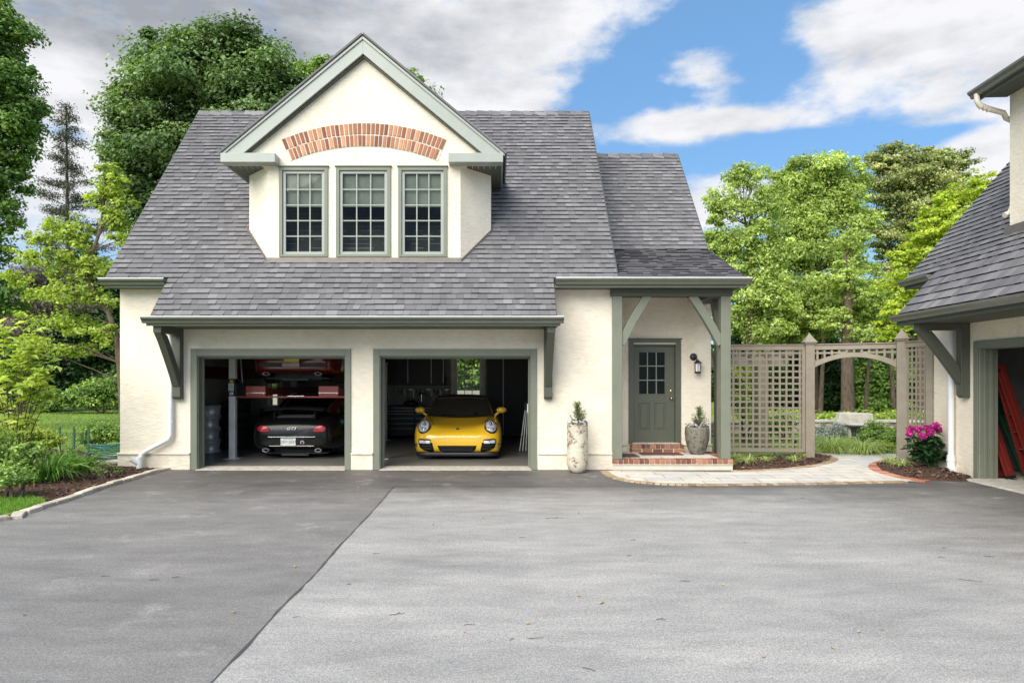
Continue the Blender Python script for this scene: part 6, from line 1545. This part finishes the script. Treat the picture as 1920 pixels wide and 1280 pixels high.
# ---- right side -----------------------------------------------------------------
tree('locust_tree', 'loose light green tree beside the porch roof at the right', 31, 1400, [(1402, 650), (1410, 520), (1395, 400)],
     [(1395, 335, 38, 26), (1360, 385, 36, 30), (1425, 395, 40, 36), (1350, 445, 32, 30), (1400, 455, 46, 36), (1440, 480, 40, 40), (1360, 505, 40, 30), (1410, 540, 50, 36), (1450, 560, 45, 36), (1340, 480, 22, 28), (1375, 590, 40, 30), (1430, 620, 50, 34)],
     42000, .14, M['leaf_loc'], 21, r0=.17, nl=80, lr=.035, sub=.26, fill=.3, rmax=.45, back=.18, ragged=1.25, k=26, up=.45, flat=.75)
tree('locust_tree', 'tallest bright green tree in the middle of the right grove', 34, 1527, [(1524, 640), (1518, 480), (1530, 360)],
     [(1530, 318, 52, 30), (1480, 350, 46, 34), (1585, 335, 42, 32), (1545, 380, 60, 42), (1490, 420, 56, 42), (1600, 410, 36, 42), (1540, 460, 66, 42), (1480, 490, 50, 38), (1590, 490, 40, 36), (1520, 550, 70, 40), (1460, 580, 50, 34), (1580, 570, 34, 30), (1500, 620, 60, 34)],
     84000, .15, M['leaf_loc'], 22, r0=.26, nl=90, lr=.05, sub=.27, fill=.25, flat=.75, rmax=.6, back=.2, ragged=1.15, k=30, up=.45)
tree('locust_tree', 'tree with a thick brown trunk seen through the garden arch', 30, 1590, [(1588, 640), (1590, 560), (1584, 480)],
     [(1580, 520, 40, 26), (1620, 560, 34, 22), (1560, 600, 34, 22), (1610, 625, 26, 18), (1600, 450, 30, 24)], 7000, .14, M['leaf_loc'], 23, r0=.30, nl=26, lr=.04, sub=.26, flat=.5, back=.1, ragged=1.25)
tree('ash_tree', 'olive toned broad tree crown behind the right grove', 40, 1690, [(1690, 600), (1700, 450), (1700, 360)],
     [(1690, 300, 50, 26), (1740, 305, 44, 26), (1785, 310, 36, 26), (1660, 340, 44, 30), (1720, 345, 60, 32), (1775, 350, 40, 28), (1690, 390, 54, 34), (1740, 400, 50, 34), (1660, 430, 40, 32), (1700, 460, 50, 36), (1680, 510, 40, 32), (1740, 470, 50, 40), (1650, 300, 28, 20)],
     52000, .17, M['leaf_olive'], 24, r0=.26, nl=70, lr=.06, sub=.27, fill=.2, flat=.5, rmax=.7, back=.15, ragged=1.18, k=28, up=.55)
tree('golden_tree', 'bright yellow green tree beside the right building roof', 24, 1730, [(1725, 600), (1740, 480), (1790, 380)],
     [(1825, 345, 34, 20), (1790, 370, 34, 22), (1850, 380, 40, 30), (1760, 405, 36, 22), (1730, 440, 34, 22), (1790, 420, 50, 30), (1710, 480, 34, 26), (1760, 470, 50, 34), (1690, 530, 34, 28), (1740, 540, 50, 34), (1680, 585, 30, 26), (1720, 600, 50, 30), (1670, 630, 26, 18)],
     26000, .12, M['leaf_yel'], 25, r0=.14, nl=70, lr=.025, sub=.26, fill=.3, flat=.45, rmax=.32, back=.10, ragged=1.3, k=24, up=.7)
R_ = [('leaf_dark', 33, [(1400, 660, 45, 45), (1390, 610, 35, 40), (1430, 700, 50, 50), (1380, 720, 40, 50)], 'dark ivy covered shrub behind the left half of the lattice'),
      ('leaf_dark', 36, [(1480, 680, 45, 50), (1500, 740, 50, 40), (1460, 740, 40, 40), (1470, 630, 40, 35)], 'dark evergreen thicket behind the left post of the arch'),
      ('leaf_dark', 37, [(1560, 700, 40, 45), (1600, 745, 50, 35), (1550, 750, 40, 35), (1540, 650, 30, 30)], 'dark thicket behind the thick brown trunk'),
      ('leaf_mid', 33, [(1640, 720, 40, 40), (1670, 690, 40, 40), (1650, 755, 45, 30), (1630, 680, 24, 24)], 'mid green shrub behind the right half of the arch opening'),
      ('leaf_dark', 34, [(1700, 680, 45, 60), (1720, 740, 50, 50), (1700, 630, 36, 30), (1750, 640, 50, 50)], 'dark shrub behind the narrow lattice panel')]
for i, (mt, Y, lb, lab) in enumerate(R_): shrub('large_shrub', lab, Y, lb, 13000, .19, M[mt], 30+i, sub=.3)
for i, (px, r, Y) in enumerate(((1538, .13, 32), (1475, .11, 33), (1622, .10, 31), (1650, .12, 33), (1675, .12, 32), (1447, .10, 32))):
    lab = ['slim ivy trunk left of the thick brown trunk', 'slim dark trunk just left of the arch post', 'thin trunk right of the thick brown trunk', 'leaning thin trunk in the right of the arch opening', 'crooked trunk close to the right arch post', 'slim dark trunk behind the lattice panel'][i]
    x = (px-CX)/F*Y; tt = thing('young_tree', lab, 'tree', (x, Y, 0)); mb = MB(); rgx = random.Random(i)
    kn = [Vector((x, Y, -.05)), Vector((x+rgx.uniform(-.1, .1), Y, 1.6)), Vector((x+rgx.uniform(-.25, .25), Y, 3.4)), Vector((x+rgx.uniform(-.5, .5), Y, 5.6))]; kn = [Vector(p) for p in grow([tuple(k) for k in kn], 5)]
    mb.tube(kn, [lerp(r, r*.4, k/15) for k in range(len(kn))], 8, False)
    V, T, sb = crown([((kn[-1].x, Y, 5.6), (1.0, .9, .9)), ((kn[-1].x+.5, Y, 4.6), (.8, .8, .6))], 4200, .15, 60+i, sub=.34); fast('crown', V, T, M['leaf_loc'], tt)
    limbs(mb, kn[2:], sb, rgx, 10, .03)
    for q in range(6): a = kn[rgx.randrange(2, len(kn))]; e = a+Vector((rgx.uniform(-1, 1), rgx.uniform(-.4, .4), rgx.uniform(-.2, .5))); mb.tube([a, a.lerp(e, .5)+Vector((0, 0, -.1)), e], [.02, .014, .005], 4, False)
    mb.build('trunk', M['bark'], tt)
# far woods closing the view
rs = np.random.RandomState(90); lob = []
for i in range(56):
    x = -70+i*2.7+rs.uniform(-1, 1)
    if -50 < x < 66: lob.append(((x, 52+rs.uniform(-3, 5), rs.uniform(1.0, 3.0)), (3.2, 2.5, rs.uniform(2.6, 3.9))))
V, T, _ = crown(lob, 75000, .42, 91, sub=.3); o = fast('far_woods', V, T, M['leaf_dark']); o['kind'] = 'stuff'
# far houses
def far_house(lab, x, Y, w, h, rh, wallm, roofm):
    t = thing('far_house', lab, 'house', (x, Y, 0)); mb = MB(); mb.box(-w/2, 0, 0, w/2, 7, h); mb.build('wall', wallm, t, local=True)
    mb = MB(); mb.prism([(-w/2-.3, -.4, h-.1), (-w/2-.3, 3.5, h+rh), (-w/2-.3, 7.4, h-.1)], (w+.6, 0, 0)); mb.build('roof', roofm, t, local=True)
    for k in range(3):
        xx = -w/2+w*(k+.5)/3; wd = MB(); wd.box(xx-.5, -.04, h-2.2, xx+.5, .02, h-.9); f = wd.build('window', M['white'], t, local=True)
        pn = MB(); pn.box(xx-.42, -.06, h-2.12, xx+.42, -.045, h-.98); pn.build('pane', M['blackgloss'], f, local=True)
    return t
M['farroof'] = plain('far roof', (.30, .19, .13), .8); M['farwall'] = plain('far wall', (.66, .60, .52), .8)
far_house('distant pale house with brown roof glimpsed through the right grove', (1668-CX)/F*60, 60, 6.0, 6.8, 1.6, M['farwall'], M['farroof'])
far_house('distant house with brown roof glimpsed through trees at far left', (75-CX)/F*60, 60, 4, 6.6, 1.9, M['farroof'], M['farroof'])

# ---- back yard seen through the rear window ----------------------------------------
t = thing('retaining_wall', 'pale stone retaining wall seen through the rear garage window', 'wall', (-2, 26, 0)); mb = MB(); mb.box(-9, 26, 0, 4, 26.5, 1.25); mb.build('stonework', M['cap'], t)
shrub('large_shrub', 'leafy green shrub seen through the rear garage window', 29, [(875, 690, 45, 28), (900, 670, 50, 30), (850, 650, 60, 40), (930, 640, 60, 50), (500, 690, 50, 40), (510, 740, 50, 20)], 9000, .2, M['leaf_mid'], 44, sub=.32)

# ---- near plants --------------------------------------------------------------------
def blades(n, length, width, droop, spread, seed, stiff=.5, segs=5, tone=(.5, .2), zr=0.):
    """arching strap leaves from one crown"""
    rs = random.Random(seed); V = []; T = []
    for i in range(n):
        a = rs.random()*6.283; Ln = length*rs.uniform(.55, 1.1); out = spread*rs.uniform(.2, 1); d = Vector((math.cos(a), math.sin(a), 0)); s = Vector((-d.y, d.x, 0))
        b = d*rs.uniform(0, .12)*length+Vector((rs.uniform(-1, 1), rs.uniform(-1, 1), 0))*zr; pts = []; ang = R(90)-out; p = b.copy()
        for k in range(segs+1):
            pts.append(p.copy()); ang -= droop*rs.uniform(.7, 1.2)*(k+.6)/segs; p = p+(d*math.cos(ang)+Vector((0, 0, 1))*math.sin(ang))*(Ln/segs)
        tn = rs.gauss(*tone); tw = rs.uniform(-.5, .5); sv = (s+Vector((0, 0, tw))).normalized()
        for k in range(segs):
            w0 = width*(1-(k/segs)**2)*(.6 if k == 0 else 1); w1 = width*(1-((k+1)/segs)**2)+.0008
            V += [pts[k]-sv*w0/2, pts[k]+sv*w0/2, pts[k+1]+sv*w1/2, pts[k+1]-sv*w1/2]; T.append(tn)
    return np.array([tuple(v) for v in V]), np.array(T)
def clump(name, lab, px, py, args, mat, cat='plant', group=None, xy=None, z=.03):
    V, T = blades(**args); x, y = xy or G(px, py); o = fast(name, V, T, mat); o.location = (x, y, z); tag(o, lab, cat, group); return o
clump('daylily', 'large strap leaved daylily clump nearest the driveway edge', 88, 908, dict(n=170, length=.85, width=.038, droop=.75, spread=.8, seed=1, zr=.10), M['leaf_blade'], group='daylilies in the mulch bed', z=.05)
clump('daylily', 'daylily clump just left of the stepping stones', 150, 892, dict(n=140, length=.75, width=.036, droop=.75, spread=.75, seed=2, zr=.08), M['leaf_blade'], group='daylilies in the mulch bed', z=.05)
clump('daylily', 'small daylily clump behind the largest one', 116, 880, dict(n=110, length=.55, width=.024, droop=.5, spread=.7, seed=3, zr=.06), M['leaf_blade'], group='daylilies in the mulch bed', z=.05)
lio = [(1381, 864, .8, 'small variegated grass clump hard against the porch post'), (1404, 873, 1.15, 'largest variegated grass clump in the left bed, front row'), (1437, 871, 1.05, 'variegated grass clump in the middle of the left bed'), (1456, 860, .95, 'variegated grass clump close to the lattice, mid bed'), (1489, 870, 1.0, 'variegated grass clump just below the path light'), (1506, 862, 1.0, 'variegated grass clump beside the left arch post'),
       (1668, 874, 1.15, 'leftmost variegated grass clump in the right bed'), (1690, 880, 1.2, 'variegated grass clump touching the peony'), (1708, 868, 1.0, 'variegated grass clump behind the peony')]
for i, (px, py, s, lab) in enumerate(lio):
    clump('liriope', lab, px, py, dict(n=80, length=.27*s, width=.014, droop=.75, spread=.8, seed=20+i, tone=(.5, .25), zr=.02), M['leaf_var'], group='variegated grass clumps edging the path', z=.05)
clump('fountain_grass', 'green fountain grass left of the birdbath', 0, 0, dict(n=520, length=.85, width=.011, droop=.8, spread=.9, seed=41, zr=.1), M['leaf_grass'], xy=((1560-CX)/F*15.6, 15.6), z=.0, group='ornamental grasses beyond the arch')
clump('fountain_grass', 'green fountain grass right of the birdbath', 0, 0, dict(n=460, length=.75, width=.011, droop=.8, spread=.9, seed=42, zr=.08), M['leaf_grass'], xy=((1616-CX)/F*15.4, 15.4), z=.0, group='ornamental grasses beyond the arch')
shrub('catmint', 'grey green catmint with violet haze behind the fountain grass', 17.5, [(1548, 812, 24, 18), (1575, 806, 22, 16), (1530, 820, 16, 14)], 3200, .045, M['leaf_grey'], 51, cat='plant', sub=.4)
shrub('rose_bush', 'bushy red tinged shrub right of the birdbath', 17.8, [(1640, 806, 20, 20), (1662, 815, 20, 16), (1622, 822, 16, 14)], 3600, .06, M['leaf_mid'], 52, cat='shrub', sub=.35)
shrub('low_shrub', 'low pale green mound at the foot of the right arch post', 15.6, [(1650, 836, 22, 11), (1632, 842, 14, 8), (1668, 840, 12, 8)], 2600, .045, M['leaf_lime'], 53, cat='shrub', sub=.38)
shrub('low_shrub', 'dense dark shrub behind the right arch post', 17, [(1690, 820, 24, 22), (1715, 815, 24, 26)], 3000, .07, M['leaf_mid'], 54, cat='shrub', sub=.34)
shrub('low_hedge', 'low yellow green planting behind the garden wall', 24, [(1530, 785, 40, 9), (1580, 782, 30, 10), (1650, 783, 45, 10), (1480, 784, 45, 11), (1700, 783, 40, 12), (1430, 782, 45, 12)], 9000, .1, M['leaf_lime'], 55, cat='hedge', sub=.4)
shrub('low_shrub', 'bright leafy shrub behind the lattice panel beside the porch', 18.5, [(1400, 740, 26, 24), (1390, 700, 22, 26), (1410, 780, 24, 16)], 4200, .09, M['leaf_lime'], 56, cat='shrub', sub=.36)
shrub('low_shrub', 'low shrub behind the bottom of the lattice panel', 19, [(1470, 790, 26, 14), (1440, 800, 20, 14)], 2400, .07, M['leaf_mid'], 57, cat='shrub', sub=.36)
# left shrubs
shrub('azalea', 'green low shrub filling the left edge behind the mulch', 10.6, [(10, 862, 50, 30), (-50, 840, 70, 50), (55, 850, 36, 22), (-90, 880, 50, 30)], 12000, .055, M['leaf_mid'], 61, sub=.26)
shrub('azalea', 'bright green shrub behind the wire fence', 13.4, [(60, 812, 36, 16), (20, 800, 40, 22), (95, 826, 24, 12)], 5000, .06, M['leaf_lime'], 62, sub=.3)
shrub('azalea', 'rounded shrub with bare twigs standing beside the garage corner', 17.0, [(185, 808, 30, 18), (215, 812, 22, 17), (165, 820, 20, 13)], 6000, .06, M['leaf_mid'], 63, sub=.32)
shrub('low_plant', 'small leafy plant in the mulch nearest the downspout', 12.0, [(222, 882, 10, 5), (214, 886, 8, 4)], 700, .035, M['leaf_mid'], 64, cat='plant', sub=.5)
shrub('low_plant', 'low leafy plant between the daylilies and stepping stones', 11.4, [(190, 884, 9, 5), (180, 880, 8, 4)], 600, .04, M['leaf_mid'], 65, cat='plant', sub=.5)
shrub('low_plant', 'low ground cover at the left edge of the mulch', 9.6, [(20, 892, 40, 14), (-30, 895, 40, 16)], 2600, .045, M['leaf_mid'], 66, cat='plant', sub=.45)
# broad leaved sapling
sy = 11.3; t = thing('magnolia_sapling', 'young tree with big yellow green leaves at the left edge', 'tree', ((35-CX)/F*sy, sy, .05)); rg = random.Random(71); rs = np.random.RandomState(71); mb = MB(); P = []; D = []; Nn = []
base = Vector(((35-CX)/F*sy, sy, .05))
tips = [(75, 618), (45, 612), (60, 650), (20, 640), (85, 665), (30, 680), (70, 700), (0, 660), (82, 735), (45, 725), (15, 710), (-20, 690), (62, 760), (25, 765), (-10, 750), (-40, 640), (-50, 720), (88, 700), (5, 620), (55, 632), (90, 745), (-30, 780), (40, 790), (70, 645), (38, 655), (10, 690)]
for (px, py) in tips:
    e = W(px, py, sy+rg.uniform(-.5, .5)); f = base+Vector((rg.uniform(-.1, .1), rg.uniform(-.1, .1), 0)); md = f.lerp(e, .55)+Vector((rg.uniform(-.1, .1), 0, .0)); md.x = lerp(f.x, e.x, .35)
    kn = [Vector(p) for p in grow([tuple(f), tuple(md), tuple(e)], 6)]; kn = kn if (px+py) % 3 == 0 else kn[6:]; mb.tube(kn, [lerp(.010, .003, i/(len(kn)-1)) for i in range(len(kn))], 5, False)
    for k in range(34):
        q = kn[min(len(kn)-1, int(rg.uniform(.35, 1)**.6*len(kn)))]+Vector((rg.gauss(0, .07), rg.gauss(0, .08), rg.gauss(.02, .05)))
        a = rg.random()*6.28; d = Vector((math.cos(a), math.sin(a), rg.uniform(-.2, .7))).normalized(); P.append(tuple(q+d*.05)); D.append(tuple(d)); n_ = Vector((rg.gauss(0, .35), rg.gauss(0, .35)-.25, 1)); Nn.append(tuple(n_))
V = leaf_quads(np.array(P), np.array(Nn), .18, rs, .42, np.array(D)); fast('foliage', V, rs.normal(.6, .22, len(P)), M['leaf_lime'], t); mb.build('stem', M['bark'], t)
# peony
px0, py0 = 1748, 884; bx, by = G(px0, py0); t = thing('peony', 'peony bush with magenta blooms against the right building', 'plant', (bx, by, .05)); rg = random.Random(81); rs = np.random.RandomState(81)
M['leaf_peony'] = leafmat('peony leaf', (.012, .04, .014), (.03, .085, .028), (.07, .15, .05), .2, .35); M['petal'] = leafmat('peony petal', (.28, .01, .13), (.55, .03, .28), (.80, .10, .48), .3)
P = []; D = []; Nn = []; mb = MB()
fl = [(1707, 804), (1720, 805), (1706, 813), (1729, 817), (1737, 802), (1747, 802), (1755, 797), (1759, 806), (1745, 812)]
for i in range(30):
    a = rg.random()*6.28; rr = rg.uniform(.05, .42); hh = rg.uniform(.3, .72); e = Vector((bx+math.cos(a)*rr-.06, by+math.sin(a)*rr*.7, hh)); f = Vector((bx+rg.uniform(-.06, .06), by+rg.uniform(-.06, .06), .04)); mb.tube([f, f.lerp(e, .6)+Vector((0, 0, .06)), e], [.008, .006, .004], 5, False)
    for k in range(16):
        b = rg.random()*6.28; d = Vector((math.cos(b), math.sin(b), rg.uniform(-.5, .15))).normalized(); q = e.lerp(f, rg.uniform(0, .35)); P.append(tuple(q+d*rg.uniform(.04, .12))); D.append(tuple(d)); Nn.append((rg.gauss(0, .3), rg.gauss(-.2, .3), 1))
fast('foliage', leaf_quads(np.array(P), np.array(Nn), .15, rs, .33, np.array(D)), rs.normal(.5, .2, len(P)), M['leaf_peony'], t)
for (a, b) in fl:
    c = W(a, b, by-.15+rg.uniform(-.12, .12)); mb.tube([(bx, by, .1), (lerp(bx, c.x, .5), by, c.z*.6), tuple(c)], [.007, .005, .004], 5, False)
    n = 110; d = unit(rs.normal(size=(n, 3))+np.array([0, 0, .25])); rad = rs.uniform(.02, .075, n)[:, None]; PP = np.array(c)+d*rad*np.array([1, 1, .85])
    fast('flower', leaf_quads(PP, d+rs.normal(scale=.5, size=(n, 3)), .045, rs, .95), rs.normal(.5, .25, n), M['petal'], t)
mb.build('stem', M['leaf_peony'], t)
# dwarf cypress and pansies in the planters
M['leaf_cyp'] = leafmat('cypress spray', (.04, .08, .02), (.13, .20, .05), (.50, .55, .25), .3); M['pansy_w'] = leafmat('pale pansy', (.45, .42, .5), (.7, .68, .72), (.85, .85, .85), .3); M['pansy_v'] = leafmat('violet pansy', (.04, .015, .09), (.10, .04, .2), (.25, .15, .4), .3)
def cypress(lab, loc, h, r, seed):
    t = thing('dwarf_cypress', lab, 'plant', loc); rs = np.random.RandomState(seed); rg = random.Random(seed); mb = MB(); Pq = []; Tn = []
    mb.tube([(0, 0, 0), (0, 0, h*.9)], [.008, .003], 5, False)
    for i in range(95):
        f = rg.random()**.8; z = h*f; a = rg.random()*6.28; ln = r*(1-f*.72)*rg.uniform(.45, 1.25); e = Vector((math.cos(a)*ln, math.sin(a)*ln, min(z+ln*.9, h))); mb.tube([(0, 0, z*.75), tuple(e)], [.003, .001], 3, False)
        m = 26 if f < .45 else 11
        for k in range(m): s = rg.uniform(.35, 1.05); Pq.append((e.x*s+rg.gauss(0, .012), e.y*s+rg.gauss(0, .012), lerp(z*.75, e.z, s)+rg.gauss(0, .012))); Tn.append(.25+.5*f*s+rg.gauss(0, .12))
    Pq = np.array(Pq); fast('foliage', leaf_quads(Pq, rs.normal(size=Pq.shape), .024, rs, .45)+np.array(loc), np.array(Tn), M['leaf_cyp'], t); mb.build('stem', M['bark'], t, local=True); return t
def pansies(lab, c, r, n, seed):
    t = thing('pansies', lab, 'flowers', c); rs = np.random.RandomState(seed); rg = random.Random(seed)
    k = n*16; a = rs.rand(k)*6.28; q = np.sqrt(rs.rand(k))*r; Pp = np.stack([np.cos(a)*q, np.sin(a)*q, rs.uniform(-.0, .05, k)], 1)+np.array(c)
    fast('foliage', leaf_quads(Pp, rs.normal(scale=.5, size=(k, 3))+np.array([0, -.3, 1]), .03, rs, .6), rs.normal(.4, .2, k), M['leaf_mid'], t)
    for nm, mt, m in (('pale_petal', 'pansy_w', n), ('violet_petal', 'pansy_v', int(n*.8))):
        V = []
        for i in range(m):
            a = rg.random()*6.28; q = r*rg.uniform(.35, 1.12); o = np.array([math.cos(a)*q, math.sin(a)*q, rg.uniform(.035, .075)])+np.array(c); d = unit(rs.normal(scale=.25, size=(4, 3))+np.array([math.cos(a)*.6, math.sin(a)*.6-.5, .5]))
            V.append(leaf_quads(o+rs.normal(scale=.010, size=(4, 3)), d, .026, rs, .95))
        V = np.vstack(V); fast(nm, V, rs.normal(.5, .25, len(V)//4), M[mt], t)
cypress('dwarf cypress growing in the tall white planter', (1.48, 12.42, .845), .44, .17, 1); cypress('dwarf cypress growing in the squat grey planter', (4.03, 13.55, .715), .44, .15, 2)
pansies('white and violet pansies round the rim of the tall planter', (1.48, 12.42, .86), .175, 44, 3); pansies('white and violet pansies round the rim of the squat planter', (3.99, 13.55, .735), .20, 38, 4)
# turf blades at the lower left and lawn tufts
def turf(name, n, region, hgt, seed, z, wid=.006):
    rs = np.random.RandomState(seed); P = region(rs, n); n = len(P); a = rs.rand(n)*6.28; lean = rs.normal(scale=.35, size=(n, 2)); h = hgt*rs.uniform(.5, 1.3, n)
    s = np.stack([np.cos(a), np.sin(a), np.zeros(n)], 1)*wid; B = np.concatenate([P, np.full((n, 1), z)], 1); Tp = B+np.concatenate([lean*h[:, None], h[:, None]], 1)
    V = np.empty((n, 3, 3)); V[:, 0] = B-s; V[:, 1] = B+s; V[:, 2] = Tp; o = fast(name, V.reshape(-1, 3), rs.normal(.5, .22, n), M['leaf_turf'], None, 3); o['kind'] = 'stuff'; return o
def reg1(rs, n):
    P = np.stack([rs.uniform(-9, -6.13, n), rs.uniform(7.9, 9.85, n)], 1); return P[P[:, 0] < -6.13-np.maximum(0, P[:, 1]-9.3)*1.1+rs.normal(scale=.03, size=n)]
turf('grass', 26000, reg1, .055, 5, .01)
turf('grass', 42000, lambda rs, n: np.stack([rs.uniform(-26, -7.3, n), 14.8+22*rs.rand(n)**1.3], 1), .07, 6, -.035, .011)
turf('grass', 9000, lambda rs, n: np.stack([rs.uniform(6.8, 16, n), rs.uniform(17, 22, n)], 1), .06, 7, -.035, .01)
# twigs, dry leaves and petals on the asphalt
M['twig'] = plain('twig', (.07, .045, .03), .9); M['dry'] = plain('dry leaf', (.40, .30, .17), .8, var=.3)
tw = [(1040, 972, .30, .02), (1505, 934, .12, .5), (980, 1008, .10, .1), (745, 1152, .16, .3), (1005, 1197, .14, .2), (880, 1172, .1, .1), (1240, 1162, .10, 0), (1285, 1090, .1, -.2), (1820, 1089, .22, -.5), (1770, 1028, .06, 0), (1105, 1256, .12, -.6), (290, 1088, .12, .1), (330, 1083, .09, .4), (198, 1081, .1, .1), (1398, 1018, .06, 0), (1188, 1013, .08, 0), (1765, 1045, .08, -.2), (706, 1038, .1, .1), (1855, 1044, .12, -.2), (960, 1199, .06, .8), (557, 1158, .08, .1), (1180, 1042, .06, -.2)]
for i, (px, py, ln, an) in enumerate(tw):
    x, y = G(px, py); rg = random.Random(i); mb = MB(); ln *= .75; mb.tube([(-ln/2, 0, .004), (-ln*.1, rg.uniform(-.1, .1)*ln, .008), (ln/2, rg.uniform(-.05, .05)*ln, .005)], [.0018, .0022, .001], 5)
    if i % 3 == 0: mb.tube([(0, 0, .007), (ln*.2, ln*.25, .01)], [.0025, .0015], 4)
    o = mb.build('twig', M['twig']); o.location = (x, y, .002); o.rotation_euler = (0, 0, an); tag(o, 'small dry brown twig lying on the asphalt', 'twig', 'twigs scattered on the asphalt')
lf = [(1610, 1185, .05), (1432, 1233, .035), (1127, 1131, .07), (1085, 1118, .04), (1355, 1098, .04), (1562, 1216, .04), (653, 1095, .05), (553, 1063, .05), (622, 1020, .04), (870, 1185, .035), (437, 1149, .04), (45, 1154, .04), (1225, 1006, .03), (990, 1170, .04), (672, 914, .06), (905, 972, .05), (812, 984, .05), (1655, 1182, .03), (1085, 962, .04), (1222, 956, .04)]
for i, (px, py, sz_) in enumerate(lf):
    x, y = G(px, py); rg = random.Random(100+i); mb = MB(); s = sz_*.42; mb.add([(-s, 0, .004), (-s*.2, -s*.5, .012), (s*.6, -s*.3, .006), (s, 0, .015), (s*.4, s*.45, .005), (-s*.4, s*.4, .014)], [(0, 1, 2, 3, 4, 5)]); mb.add([(-s, 0, .003), (-s*.2, -s*.5, .011), (s*.6, -s*.3, .005), (s, 0, .014), (s*.4, s*.45, .004), (-s*.4, s*.4, .013)], [(5, 4, 3, 2, 1, 0)])
    o = mb.build('dry_leaf', M['dry']); o.location = (x, y, .002); o.rotation_euler = (0, 0, rg.random()*6); tag(o, 'small pale dry leaf lying on the asphalt', 'leaf', 'dry leaves scattered on the asphalt')
